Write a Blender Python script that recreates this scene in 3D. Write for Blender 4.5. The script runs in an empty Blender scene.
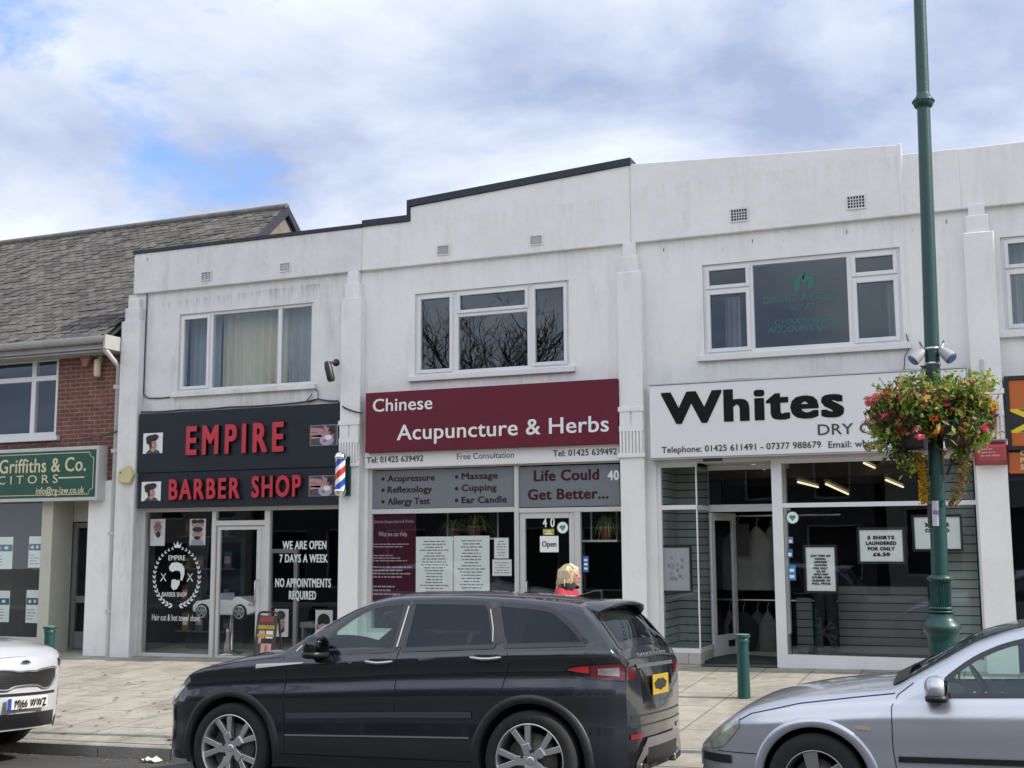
import bpy, bmesh, math, random
import numpy as np
from mathutils import Vector, Matrix
random.seed(7)
R = math.radians
scene = bpy.context.scene
COL = scene.collection

# ------------------------------------------------------------------ camera, world, sun, exposure
FPX, YAW, PITCH, ROLL = 1203.7, R(-22.306), R(7.532), R(-0.313)
CAMZ = 2.0
def cam_axes():
    c, s = math.cos, math.sin
    fw = Vector((s(YAW)*c(PITCH), c(YAW)*c(PITCH), s(PITCH)))
    r0 = Vector((c(YAW), -s(YAW), 0)); u0 = r0.cross(fw)
    return c(ROLL)*r0 + s(ROLL)*u0, -s(ROLL)*r0 + c(ROLL)*u0, fw
CR, CU, CF = cam_axes()
cd = bpy.data.cameras.new('camera'); cam = bpy.data.objects.new('camera', cd); COL.objects.link(cam)
cd.sensor_width = 36; cd.lens = FPX/1024*36; cd.clip_end = 5000; cd.clip_start = 0.1
cam.matrix_world = Matrix(((CR.x, CU.x, -CF.x, 0), (CR.y, CU.y, -CF.y, 0), (CR.z, CU.z, -CF.z, CAMZ), (0, 0, 0, 1)))
scene.camera = cam
SUN_EL, SUN_OFF = R(38), R(2.6)
sunv = Vector((math.cos(SUN_EL)*math.cos(SUN_OFF), math.cos(SUN_EL)*math.sin(SUN_OFF), math.sin(SUN_EL)))
sl = bpy.data.lights.new('sun', 'SUN'); sl.energy = 4.0; sl.angle = R(0.5); sl.color = (1.0, 0.93, 0.82)
sun = bpy.data.objects.new('sun', sl); COL.objects.link(sun); sun.rotation_euler = sunv.to_track_quat('Z', 'Y').to_euler()
world = bpy.data.worlds.new('World'); scene.world = world; world.use_nodes = True
def build_world():
    nt = world.node_tree; N = nt.nodes; L = nt.links
    bg = N['Background']; bg.inputs['Strength'].default_value = 0.13
    sky = N.new('ShaderNodeTexSky'); sky.sky_type = 'NISHITA'; sky.sun_disc = False
    sky.sun_elevation = SUN_EL; sky.sun_rotation = math.pi/2 - SUN_OFF; sky.air_density = 1.0; sky.dust_density = 0.6; sky.ozone_density = 2.0
    tc = N.new('ShaderNodeTexCoord'); sp = N.new('ShaderNodeSeparateXYZ'); L.new(tc.outputs['Generated'], sp.inputs[0])
    def m(op, a, b):
        n = N.new('ShaderNodeMath'); n.operation = op
        for i, v in enumerate((a, b)):
            if isinstance(v, (int, float)): n.inputs[i].default_value = v
            else: L.new(v, n.inputs[i])
        return n.outputs[0]
    den = m('ADD', m('MAXIMUM', sp.outputs[2], 0.0), 0.28)
    cx = m('DIVIDE', sp.outputs[0], den); cy = m('DIVIDE', sp.outputs[1], den)
    cb = N.new('ShaderNodeCombineXYZ'); L.new(cx, cb.inputs[0]); L.new(cy, cb.inputs[1])
    def noise(scale, detail, rough, off, dist=0.0):
        mp = N.new('ShaderNodeMapping'); L.new(cb.outputs[0], mp.inputs[0]); mp.inputs['Location'].default_value = off
        n = N.new('ShaderNodeTexNoise'); n.inputs['Scale'].default_value = scale; n.inputs['Detail'].default_value = detail
        n.inputs['Roughness'].default_value = rough; n.inputs['Distortion'].default_value = dist; L.new(mp.outputs[0], n.inputs[0]); return n.outputs[0]
    def ramp(v, pts):
        r = N.new('ShaderNodeValToRGB'); L.new(v, r.inputs[0]); e = r.color_ramp.elements
        while len(e) < len(pts): e.new(0.5)
        for q, (p, c) in zip(e, pts): q.position = p; q.color = (*c, 1) if len(c) == 3 else c
        return r.outputs[0]
    cover = ramp(noise(2.1, 12, 0.58, (14.5, 8.8, 0), 0.3), [(0.335, (0.12, .12, .12)), (0.435, (1, 1, 1))])
    shade = ramp(noise(1.2, 11, 0.57, (5.8, 11.4, 0), 0.25), [(0.38, (2.6, 3.1, 4.5)), (0.585, (5.8, 6.25, 7.0))])
    mix = N.new('ShaderNodeMix'); mix.data_type = 'RGBA'
    back = ramp(m('ADD', m('MULTIPLY', sp.outputs[1], -.5), .5), [(.45, (1, 1, 1)), (.85, (1.55, 1.5, 1.38))]); bm = N.new('ShaderNodeMix'); bm.data_type = 'RGBA'; bm.blend_type = 'MULTIPLY'; bm.inputs['Factor'].default_value = 1; L.new(shade, bm.inputs['A']); L.new(back, bm.inputs['B']); shade = bm.outputs['Result']  # clouds behind the camera made brighter, added to lift the light on the shopfronts
    L.new(cover, mix.inputs['Factor']); ad = N.new('ShaderNodeMix'); ad.data_type = 'RGBA'; ad.blend_type = 'ADD'; ad.inputs['Factor'].default_value = 1; L.new(sky.outputs[0], ad.inputs['A']); ad.inputs['B'].default_value = (.1, .6, 2.2, 1); L.new(ad.outputs['Result'], mix.inputs['A']); L.new(shade, mix.inputs['B'])
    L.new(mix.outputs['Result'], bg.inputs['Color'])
build_world()
scene.view_settings.view_transform = 'Standard'; scene.view_settings.look = 'None'
scene.view_settings.exposure = 0.38; scene.view_settings.gamma = 1.0
scene.render.engine = 'CYCLES'
scene.cycles.max_bounces = 8; scene.cycles.transparent_max_bounces = 16; scene.cycles.diffuse_bounces = 4
scene.cycles.caustics_reflective = False; scene.cycles.caustics_refractive = False

# ------------------------------------------------------------------ helpers
YF = 16.5                                   # the plane of the shop fronts
def at(px, py, Y=YF):
    d = (px-512)/FPX*CR - (py-384)/FPX*CU + CF
    k = Y/d.y
    return Vector((d.x*k, Y, CAMZ + d.z*k))
def X(px, py=400, Y=YF): return at(px, py, Y).x
def Z(px, py, Y=YF): return at(px, py, Y).z
def lerp(a, b, t): return a+(b-a)*t
KERB = 10.12
def road_z(x, y): return 0.02 + 0.022*(x+5.9) - 0.06*(max(y, 5.0)-8.4) if y <= 10.6 else 0
def kerb_z(x): return road_z(x, KERB) + 0.125
def shop_z(x): return 0.2 + 0.015*(x+12)
def pav_z(x, y):
    t = (y-KERB)/(YF-KERB); return lerp(kerb_z(x), shop_z(x), t)

class MB:
    def __init__(s): s.v = []; s.f = []; s.m = []; s.sm = []
    def add(s, vs, fs, m=0, smooth=False):
        o = len(s.v); s.v += [Vector(p) for p in vs]
        for f in fs: s.f.append([i+o for i in f]); s.m.append(m); s.sm.append(smooth)
    def box(s, x0, x1, y0, y1, z0, z1, m=0):
        vs = [(x, y, z) for x in (x0, x1) for y in (y0, y1) for z in (z0, z1)]
        s.add(vs, [(0, 1, 3, 2), (4, 6, 7, 5), (0, 4, 5, 1), (2, 3, 7, 6), (0, 2, 6, 4), (1, 5, 7, 3)], m)
    def obox(s, c, ax, ay, az, m=0):           # oriented box from half-axes
        c = Vector(c); ax, ay, az = Vector(ax), Vector(ay), Vector(az)
        vs = [c+i*ax+j*ay+k*az for i in (-1, 1) for j in (-1, 1) for k in (-1, 1)]
        s.add(vs, [(0, 1, 3, 2), (4, 6, 7, 5), (0, 4, 5, 1), (2, 3, 7, 6), (0, 2, 6, 4), (1, 5, 7, 3)], m)
    def prism(s, pts, y0, y1, m=0):            # polygon in x,z pushed along y
        n = len(pts)
        s.add([(p[0], y0, p[1]) for p in pts]+[(p[0], y1, p[1]) for p in pts],
              [list(range(n)), list(range(2*n-1, n-1, -1))]+[(i, i+n, (i+1) % n+n, (i+1) % n) for i in range(n)], m)
    def tube(s, pts, r, seg=8, m=0, cap=True, smooth=True):
        pts = [Vector(p) for p in pts]; n = len(pts); vs = []; up = None
        rs = r if isinstance(r, (list, tuple)) else [r]*n
        for i, p in enumerate(pts):
            t = (pts[min(i+1, n-1)]-pts[max(i-1, 0)]).normalized()
            a = t.cross(Vector((0, 0, 1)) if abs(t.z) < .95 else Vector((0, 1, 0))).normalized()
            if up is not None and a.dot(up) < 0: a = -a
            up = a
            b = t.cross(a)
            vs += [p+rs[i]*(math.cos(2*math.pi*k/seg)*a+math.sin(2*math.pi*k/seg)*b) for k in range(seg)]
        fs = [(i*seg+k, i*seg+(k+1) % seg, (i+1)*seg+(k+1) % seg, (i+1)*seg+k) for i in range(n-1) for k in range(seg)]
        s.add(vs, fs, m, smooth)
        if cap: s.add(vs[:seg], [list(range(seg))], m); s.add(vs[-seg:], [list(range(seg))], m)
    def lathe(s, prof, c=(0, 0, 0), seg=24, m=0, axis='z', smooth=True):
        c = Vector(c); vs = []
        for r, h in prof:
            for k in range(seg):
                a = 2*math.pi*k/seg
                p = (r*math.cos(a), r*math.sin(a), h)
                if axis == 'y': p = (p[0], h, p[1])
                if axis == 'x': p = (h, p[0], p[1])
                vs.append(c+Vector(p))
        fs = [(i*seg+k, i*seg+(k+1) % seg, (i+1)*seg+(k+1) % seg, (i+1)*seg+k) for i in range(len(prof)-1) for k in range(seg)]
        s.add(vs, fs, m, smooth)
    def ball(s, c, rad, seg=14, rings=9, e=1.0, m=0):   # super-ellipsoid
        c = Vector(c); rx, ry, rz = rad if isinstance(rad, (list, tuple)) else (rad,)*3
        g = lambda v: math.copysign(abs(v)**e, v); vs = []
        for i in range(rings+1):
            p = -math.pi/2+math.pi*i/rings
            for k in range(seg):
                a = 2*math.pi*k/seg
                vs.append(c+Vector((rx*g(math.cos(p))*g(math.cos(a)), ry*g(math.cos(p))*g(math.sin(a)), rz*g(math.sin(p)))))
        s.add(vs, [(i*seg+k, i*seg+(k+1) % seg, (i+1)*seg+(k+1) % seg, (i+1)*seg+k) for i in range(rings) for k in range(seg)], m, True)
    def grid(s, rows, m=0, smooth=True, flip=False):
        n = len(rows); w = len(rows[0])
        fs = [(i*w+k, i*w+k+1, (i+1)*w+k+1, (i+1)*w+k) for i in range(n-1) for k in range(w-1)]
        if flip: fs = [f[::-1] for f in fs]
        s.add([p for r in rows for p in r], fs, m, smooth)
    def xform(s, M):
        s.v = [M @ p for p in s.v]; return s
    def build(s, name, mats, parent=None, bevel=0, local=False, merge=False, sharp=None, recalc=True, ):
        me = bpy.data.meshes.new(name)
        vs = s.v
        if parent is not None and not local:
            Mi = WM[parent.name].inverted(); vs = [Mi @ p for p in vs]
        me.from_pydata([tuple(p) for p in vs], [], s.f)
        for i, p in enumerate(me.polygons): p.material_index = s.m[i]; p.use_smooth = s.sm[i]
        if merge or recalc:
            b = bmesh.new(); b.from_mesh(me)
            if merge: bmesh.ops.remove_doubles(b, verts=b.verts, dist=merge if isinstance(merge, float) else 1e-5)
            bmesh.ops.recalc_face_normals(b, faces=b.faces); b.to_mesh(me); b.free()
        if sharp: me.set_sharp_from_angle(angle=R(sharp))
        for mt in (mats if isinstance(mats, (list, tuple)) else [mats]): me.materials.append(mt)
        o = bpy.data.objects.new(name, me); COL.objects.link(o)
        if parent is not None: o.parent = parent; WM[o.name] = WM[parent.name]
        else: WM[o.name] = Matrix()
        if bevel:
            md = o.modifiers.new('bevel', 'BEVEL'); md.width = bevel; md.segments = 2; md.limit_method = 'ANGLE'; md.angle_limit = R(40)
        return o
WM = {}
def tag(o, label=None, cat=None, group=None, kind=None):
    if label: o['label'] = label
    if cat: o['category'] = cat
    if group: o['group'] = group
    if kind: o['kind'] = kind
    return o
def thing(name, label, cat, loc=(0, 0, 0), rot=(0, 0, 0), group=None):
    o = bpy.data.objects.new(name, None); COL.objects.link(o); o.location = loc; o.rotation_euler = rot; o.empty_display_size = .2
    from mathutils import Euler
    WM[o.name] = Matrix.Translation(loc) @ Euler(rot).to_matrix().to_4x4()
    return tag(o, label, cat, group)
def copy_thing(o, loc, label, parent=None):
    c = o.copy(); COL.objects.link(c); WM[c.name] = WM[o.name]
    if parent: c.parent = parent
    else: c.location = loc; c['label'] = label
    for ch in o.children: copy_thing(ch, None, None, c)
    return c

# ------------------------------------------------------------------ materials
def mat(name, col, rough=.5, metal=0., var=.0, scale=4., bump=0., bscale=30., coat=0., spec=.5, emit=None, stretch=(1, 1, 1), dirt=None, dirt_amt=.5, dirt_scale=(1.2, 1.2, .25)):
    M = bpy.data.materials.new(name); M.use_nodes = True; nt = M.node_tree; N = nt.nodes; L = nt.links
    b = N['Principled BSDF']; b.inputs['Roughness'].default_value = rough; b.inputs['Metallic'].default_value = metal
    b.inputs['Coat Weight'].default_value = coat; b.inputs['Coat Roughness'].default_value = .04; b.inputs['Specular IOR Level'].default_value = spec
    b.inputs['Base Color'].default_value = (*col, 1)
    tc = N.new('ShaderNodeTexCoord')
    src = None
    if var:
        mp = N.new('ShaderNodeMapping'); mp.inputs['Scale'].default_value = stretch; L.new(tc.outputs['Object'], mp.inputs[0])
        n = N.new('ShaderNodeTexNoise'); n.inputs['Scale'].default_value = scale; n.inputs['Detail'].default_value = 6; n.inputs['Roughness'].default_value = .65
        L.new(mp.outputs[0], n.inputs[0])
        r = N.new('ShaderNodeValToRGB'); L.new(n.outputs[0], r.inputs[0])
        r.color_ramp.elements[0].position = .3; r.color_ramp.elements[1].position = .7
        r.color_ramp.elements[0].color = (*[c*(1-var) for c in col], 1); r.color_ramp.elements[1].color = (*[min(1, c*(1+var)) for c in col], 1)
        src = r.outputs[0]
    if dirt:
        mp = N.new('ShaderNodeMapping'); mp.inputs['Scale'].default_value = dirt_scale; L.new(tc.outputs['Object'], mp.inputs[0])
        n = N.new('ShaderNodeTexNoise'); n.inputs['Scale'].default_value = 2.6; n.inputs['Detail'].default_value = 8; n.inputs['Roughness'].default_value = .7
        L.new(mp.outputs[0], n.inputs[0])
        r = N.new('ShaderNodeValToRGB'); L.new(n.outputs[0], r.inputs[0]); r.color_ramp.elements[0].position = .52; r.color_ramp.elements[1].position = .8
        r.color_ramp.elements[0].color = (0, 0, 0, 1); r.color_ramp.elements[1].color = (dirt_amt,)*3+(1,)
        mx = N.new('ShaderNodeMix'); mx.data_type = 'RGBA'; L.new(r.outputs[0], mx.inputs['Factor'])
        if src: L.new(src, mx.inputs['A'])
        else: mx.inputs['A'].default_value = (*col, 1)
        mx.inputs['B'].default_value = (*dirt, 1); src = mx.outputs['Result']
    if src: L.new(src, b.inputs['Base Color'])
    if bump:
        n = N.new('ShaderNodeTexNoise'); n.inputs['Scale'].default_value = bscale; n.inputs['Detail'].default_value = 5; L.new(tc.outputs['Object'], n.inputs[0])
        bp = N.new('ShaderNodeBump'); bp.inputs['Strength'].default_value = bump; bp.inputs['Distance'].default_value = .02
        L.new(n.outputs[0], bp.inputs['Height']); L.new(bp.outputs[0], b.inputs['Normal'])
    if emit: b.inputs['Emission Color'].default_value = (*col, 1); b.inputs['Emission Strength'].default_value = emit
    return M
def glass(name, tint=(.85, .9, .88), f0=.05, wob=.0):
    """clear pane: tinted transmission plus a mirror share that grows towards grazing angles (both faces alike)"""
    M = bpy.data.materials.new(name); M.use_nodes = True; nt = M.node_tree; N = nt.nodes; L = nt.links
    N.remove(N['Principled BSDF']); out = N['Material Output']
    tr = N.new('ShaderNodeBsdfTransparent'); tr.inputs[0].default_value = (*tint, 1)
    gl = N.new('ShaderNodeBsdfGlossy'); gl.inputs['Roughness'].default_value = .0; gl.inputs[0].default_value = (.78, .89, 1, 1)
    ge = N.new('ShaderNodeNewGeometry'); d = N.new('ShaderNodeVectorMath'); d.operation = 'DOT_PRODUCT'; L.new(ge.outputs['Normal'], d.inputs[0]); L.new(ge.outputs['Incoming'], d.inputs[1])
    def m(op, a, b=None):
        n = N.new('ShaderNodeMath'); n.operation = op
        for k, v in enumerate((a, b)):
            if v is None: continue
            if isinstance(v, (int, float)): n.inputs[k].default_value = v
            else: L.new(v, n.inputs[k])
        return n.outputs[0]
    c = m('ABSOLUTE', d.outputs['Value']); f = m('ADD', m('MULTIPLY', m('POWER', m('SUBTRACT', 1.0, c), 5.0), 1-f0), f0)
    mx = N.new('ShaderNodeMixShader'); L.new(f, mx.inputs[0]); L.new(tr.outputs[0], mx.inputs[1]); L.new(gl.outputs[0], mx.inputs[2])
    if wob:
        tc = N.new('ShaderNodeTexCoord'); n = N.new('ShaderNodeTexNoise'); n.inputs['Scale'].default_value = 1.3; L.new(tc.outputs['Object'], n.inputs[0])
        bp = N.new('ShaderNodeBump'); bp.inputs['Strength'].default_value = wob; bp.inputs['Distance'].default_value = .05; L.new(n.outputs[0], bp.inputs['Height'])
        L.new(bp.outputs[0], gl.inputs['Normal'])
    L.new(mx.outputs[0], out.inputs[0]); return M
def stain_mat(name, col):
    M = mat(name, col, .9, var=.2, scale=6); nt = M.node_tree; N = nt.nodes; L = nt.links; tc = [n for n in N if n.type == 'TEX_COORD'][0]
    n = N.new('ShaderNodeTexNoise'); n.inputs['Scale'].default_value = 5; n.inputs['Detail'].default_value = 8; n.inputs['Roughness'].default_value = .7; L.new(tc.outputs['Object'], n.inputs[0])
    r = N.new('ShaderNodeValToRGB'); L.new(n.outputs[0], r.inputs[0]); r.color_ramp.elements[0].position = .46; r.color_ramp.elements[1].position = .7; r.color_ramp.elements[1].color = (.5, .5, .5, 1); L.new(r.outputs[0], N['Principled BSDF'].inputs['Alpha']); return M
def streak_mat(name, col, amt):
    M = mat(name, col, .9, var=.2, scale=6); nt = M.node_tree; N = nt.nodes; L = nt.links; tc = [n for n in N if n.type == 'TEX_COORD'][0]
    mp = N.new('ShaderNodeMapping'); mp.inputs['Scale'].default_value = (7, 1, .55); L.new(tc.outputs['Object'], mp.inputs[0])
    n = N.new('ShaderNodeTexNoise'); n.inputs['Scale'].default_value = 1.6; n.inputs['Detail'].default_value = 7; n.inputs['Roughness'].default_value = .7; L.new(mp.outputs[0], n.inputs[0])
    sp = N.new('ShaderNodeSeparateXYZ'); L.new(tc.outputs['Generated'], sp.inputs[0])
    a = N.new('ShaderNodeMath'); a.operation = 'POWER'; L.new(sp.outputs[2], a.inputs[0]); a.inputs[1].default_value = 1.6
    r = N.new('ShaderNodeValToRGB'); L.new(n.outputs[0], r.inputs[0]); r.color_ramp.elements[0].position = .47; r.color_ramp.elements[1].position = .72
    m = N.new('ShaderNodeMath'); m.operation = 'MULTIPLY'; L.new(a.outputs[0], m.inputs[0]); L.new(r.outputs[0], m.inputs[1])
    m2 = N.new('ShaderNodeMath'); m2.operation = 'MULTIPLY'; L.new(m.outputs[0], m2.inputs[0]); m2.inputs[1].default_value = amt; L.new(m2.outputs[0], N['Principled BSDF'].inputs['Alpha']); return M
def leaf_mat(name, col, var=.25, tl=.45):
    M = mat(name, col, .55, var=var, scale=30); nt = M.node_tree; N = nt.nodes; L = nt.links; b = N['Principled BSDF']; out = N['Material Output']
    t = N.new('ShaderNodeBsdfTranslucent'); t.inputs[0].default_value = (*[min(1, c*1.6) for c in col], 1); mx = N.new('ShaderNodeMixShader'); mx.inputs[0].default_value = tl
    L.new(b.outputs[0], mx.inputs[1]); L.new(t.outputs[0], mx.inputs[2]); L.new(mx.outputs[0], out.inputs[0]); return M
M_ = {}
def setup_materials():
    M_['render'] = mat('white_render', (.80, .795, .785), .85, var=.05, scale=1.2, bump=.5, bscale=6, dirt=(.42, .40, .37), dirt_amt=.38)
    M_['render_old'] = mat('weathered_white_render', (.72, .715, .71), .85, var=.09, scale=1.6, bump=.35, bscale=9, dirt=(.30, .29, .28), dirt_amt=.6)
    M_['streak_dark'] = streak_mat('lintel_streaks', (.20, .195, .185), .5); M_['streak'] = streak_mat('rain_streaks', (.28, .27, .25), .13)
    M_['render_dirty'] = stain_mat('stained_render', (.30, .295, .29))
    M_['upvc'] = mat('white_upvc', (.72, .72, .73), .35, var=.04, scale=3)
    M_['frame_grey'] = mat('pale_aluminium_frame', (.55, .54, .53), .4, var=.05, scale=3)
    M_['cream'] = mat('cream_paint', (.50, .50, .42), .5, var=.06)
    M_['coping'] = mat('dark_coping', (.020, .024, .035), .6, var=.2)
    M_['black'] = mat('black_plastic', (.012, .012, .013), .45, var=.2)
    M_['rubber'] = mat('tyre_rubber', (.018, .018, .019), .85, var=.25, scale=20, bump=.1)
    M_['dark'] = mat('dark_void', (.02, .02, .02), .9, var=.2)
    M_['sign_black'] = mat('charcoal_sign_board', (.014, .019, .027), .5, spec=.3, var=.12, scale=2)
    M_['red_letter'] = mat('red_acrylic_letter', (.50, .035, .055), .35, var=.06)
    M_['maroon'] = mat('maroon_sign', (.125, .010, .028), .45, spec=.3, var=.06, scale=1.5)
    M_['maroon_text'] = mat('maroon_vinyl', (.055, .006, .018), .5, spec=.2, var=.05)
    M_['white_text'] = mat('white_vinyl', (.78, .78, .78), .4, var=.03)
    M_['sign_white'] = mat('white_sign_board', (.74, .74, .75), .4, var=.04, scale=1.0)
    M_['black_text'] = mat('black_vinyl', (.008, .008, .009), .5, var=.1, spec=.15)
    M_['grey_text'] = mat('dark_grey_vinyl', (.05, .05, .055), .4, var=.1)
    M_['frost'] = mat('grey_frosted_panel', (.17, .20, .215), .25, var=.05, scale=1)
    M_['sign_green'] = mat('dark_green_sign', (.008, .075, .05), .4, var=.08)
    M_['gold'] = mat('pale_gold_letter', (.62, .58, .36), .4, var=.05)
    M_['orange'] = mat('orange_sign', (.48, .115, .018), .45, var=.05)
    M_['navy'] = mat('navy_paint', (.012, .02, .055), .4, var=.1)
    M_['alu'] = mat('silver_trim', (.55, .55, .56), .3, metal=.9, var=.05)
    M_['chrome'] = mat('chrome', (.75, .75, .76), .12, metal=1, var=.02)
    M_['pvc'] = mat('white_pipe', (.52, .52, .52), .4, var=.06, dirt=(.35, .34, .32))
    M_['green_paint'] = mat('green_cast_iron', (.006, .056, .050), .42, var=.15, scale=5, bump=.08, bscale=25, coat=.15)
    M_['paper'] = mat('white_paper', (.80, .83, .81), .7, var=.03)
    M_['slate'] = None
    M_['glass'] = glass('window_glass', (.80, .86, .88), .085, .03)
    M_['shopglass'] = glass('shop_glass', (.90, .93, .92), .06, .015)
    M_['carglass'] = glass('car_glass_green', (.78, .92, .87), .06)
    M_['privacy'] = glass('privacy_glass', (.04, .045, .05), .045)
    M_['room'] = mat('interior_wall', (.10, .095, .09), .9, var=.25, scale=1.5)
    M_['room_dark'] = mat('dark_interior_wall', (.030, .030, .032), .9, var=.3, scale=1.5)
    M_['net'] = mat('curtain_fabric', (.62, .54, .38), .9, var=.08, scale=2)
    M_['net_white'] = mat('net_curtain_fabric', (.34, .34, .34), .9, var=.08, scale=2)
    M_['gutter'] = mat('weathered_gutter', (.36, .36, .355), .5, var=.1, dirt=(.16, .16, .13), dirt_amt=.6)
    M_['cable'] = mat('cable_sheath', (.05, .05, .055), .6, var=.15)
    M_['red_box'] = mat('faded_red_plastic', (.36, .045, .06), .5, var=.12)
    M_['yellow_box'] = mat('faded_yellow_plastic', (.58, .52, .27), .5, var=.08)
    M_['skin'] = mat('skin', (.50, .27, .19), .5, var=.06)
    M_['hairdark'] = mat('dark_hair_print', (.015, .012, .012), .6, var=.2)
    M_['lit_tube'] = mat('lit_tube', (1, .86, .55), .5, emit=.9)
setup_materials()
def stripe_mat(name, col, dark, period, duty=.12, rough=.55):
    M = mat(name, col, rough); nt = M.node_tree; N = nt.nodes; L = nt.links; b = N['Principled BSDF']
    tc = [n for n in N if n.type == 'TEX_COORD'][0]; sp = N.new('ShaderNodeSeparateXYZ'); L.new(tc.outputs['Object'], sp.inputs[0])
    a = N.new('ShaderNodeMath'); a.operation = 'DIVIDE'; L.new(sp.outputs[2], a.inputs[0]); a.inputs[1].default_value = period
    f = N.new('ShaderNodeMath'); f.operation = 'FRACT'; L.new(a.outputs[0], f.inputs[0])
    g = N.new('ShaderNodeMath'); g.operation = 'LESS_THAN'; L.new(f.outputs[0], g.inputs[0]); g.inputs[1].default_value = duty
    mx = N.new('ShaderNodeMix'); mx.data_type = 'RGBA'; L.new(g.outputs[0], mx.inputs['Factor']); mx.inputs['A'].default_value = (*col, 1); mx.inputs['B'].default_value = (*dark, 1)
    L.new(mx.outputs['Result'], b.inputs['Base Color']); return M
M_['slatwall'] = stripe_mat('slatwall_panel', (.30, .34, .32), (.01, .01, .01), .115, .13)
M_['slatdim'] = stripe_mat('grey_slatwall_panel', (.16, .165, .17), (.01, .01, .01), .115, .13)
def brick_mat(name, c1, c2, mortar, w, h, msize, offset=.5, axes='xz', bumpd=.6, rough=.85, var=.5, bias=0.):
    M = mat(name, c1, rough); nt = M.node_tree; N = nt.nodes; L = nt.links; b = N['Principled BSDF']
    tc = [n for n in N if n.type == 'TEX_COORD'][0]; sp = N.new('ShaderNodeSeparateXYZ'); L.new(tc.outputs['Object'], sp.inputs[0])
    cb = N.new('ShaderNodeCombineXYZ'); ix = {'x': 0, 'y': 1, 'z': 2}
    L.new(sp.outputs[ix[axes[0]]], cb.inputs[0]); L.new(sp.outputs[ix[axes[1]]], cb.inputs[1])
    t = N.new('ShaderNodeTexBrick'); L.new(cb.outputs[0], t.inputs['Vector']); t.offset = offset
    t.inputs['Color1'].default_value = (*c1, 1); t.inputs['Color2'].default_value = (*c2, 1); t.inputs['Mortar'].default_value = (*mortar, 1)
    t.inputs['Scale'].default_value = 1; t.inputs['Mortar Size'].default_value = msize; t.inputs['Mortar Smooth'].default_value = .2
    t.inputs['Brick Width'].default_value = w; t.inputs['Row Height'].default_value = h; t.inputs['Bias'].default_value = bias
    n = N.new('ShaderNodeTexNoise'); n.inputs['Scale'].default_value = 3.5; n.inputs['Detail'].default_value = 8; n.inputs['Roughness'].default_value = .7; L.new(tc.outputs['Object'], n.inputs[0])
    r = N.new('ShaderNodeValToRGB'); L.new(n.outputs[0], r.inputs[0]); r.color_ramp.elements[0].position = .3; r.color_ramp.elements[1].position = .72
    r.color_ramp.elements[0].color = (1-var, 1-var, 1-var, 1); r.color_ramp.elements[1].color = (1+var*.3,)*3+(1,)
    mx = N.new('ShaderNodeMix'); mx.data_type = 'RGBA'; mx.blend_type = 'MULTIPLY'; mx.inputs['Factor'].default_value = 1
    L.new(t.outputs['Color'], mx.inputs['A']); L.new(r.outputs[0], mx.inputs['B']); L.new(mx.outputs['Result'], b.inputs['Base Color'])
    bp = N.new('ShaderNodeBump'); bp.inputs['Strength'].default_value = bumpd; bp.inputs['Distance'].default_value = .008
    iv = N.new('ShaderNodeMath'); iv.operation = 'SUBTRACT'; iv.inputs[0].default_value = 1; L.new(t.outputs['Fac'], iv.inputs[1])
    L.new(iv.outputs[0], bp.inputs['Height']); L.new(bp.outputs[0], b.inputs['Normal']); return M
M_['brick'] = brick_mat('red_brick', (.19, .060, .038), (.255, .085, .054), (.26, .22, .19), .225, .075, .010)
M_['paving'] = brick_mat('concrete_paving', (.405, .38, .325), (.37, .345, .295), (.19, .178, .155), .92, .62, .010, axes='yx', bumpd=.7, var=.28)

def speckle(M, scale, size, dark):
    nt = M.node_tree; N = nt.nodes; L = nt.links; b = N['Principled BSDF']; src = b.inputs['Base Color'].links[0].from_socket
    tc = [n for n in N if n.type == 'TEX_COORD'][0]; v = N.new('ShaderNodeTexVoronoi'); v.inputs['Scale'].default_value = scale; L.new(tc.outputs['Object'], v.inputs['Vector'])
    r = N.new('ShaderNodeValToRGB'); L.new(v.outputs['Distance'], r.inputs[0]); r.color_ramp.elements[0].position = size*.7; r.color_ramp.elements[1].position = size; r.color_ramp.elements[0].color = (dark,)*3+(1,); r.color_ramp.elements[1].color = (1, 1, 1, 1)
    n = N.new('ShaderNodeTexNoise'); n.inputs['Scale'].default_value = .9; n.inputs['Detail'].default_value = 10; n.inputs['Roughness'].default_value = .75; L.new(tc.outputs['Object'], n.inputs[0])
    r2 = N.new('ShaderNodeValToRGB'); L.new(n.outputs[0], r2.inputs[0]); r2.color_ramp.elements[0].position = .36; r2.color_ramp.elements[1].position = .52; r2.color_ramp.elements[0].color = (.66, .64, .60, 1); r2.color_ramp.elements[1].color = (1, 1, 1, 1)
    for q in (r, r2):
        mx = N.new('ShaderNodeMix'); mx.data_type = 'RGBA'; mx.blend_type = 'MULTIPLY'; mx.inputs['Factor'].default_value = 1; L.new(src, mx.inputs['A']); L.new(q.outputs[0], mx.inputs['B']); src = mx.outputs['Result']
    L.new(src, b.inputs['Base Color'])
speckle(M_['paving'], 2.3, .075, .55)

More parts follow.
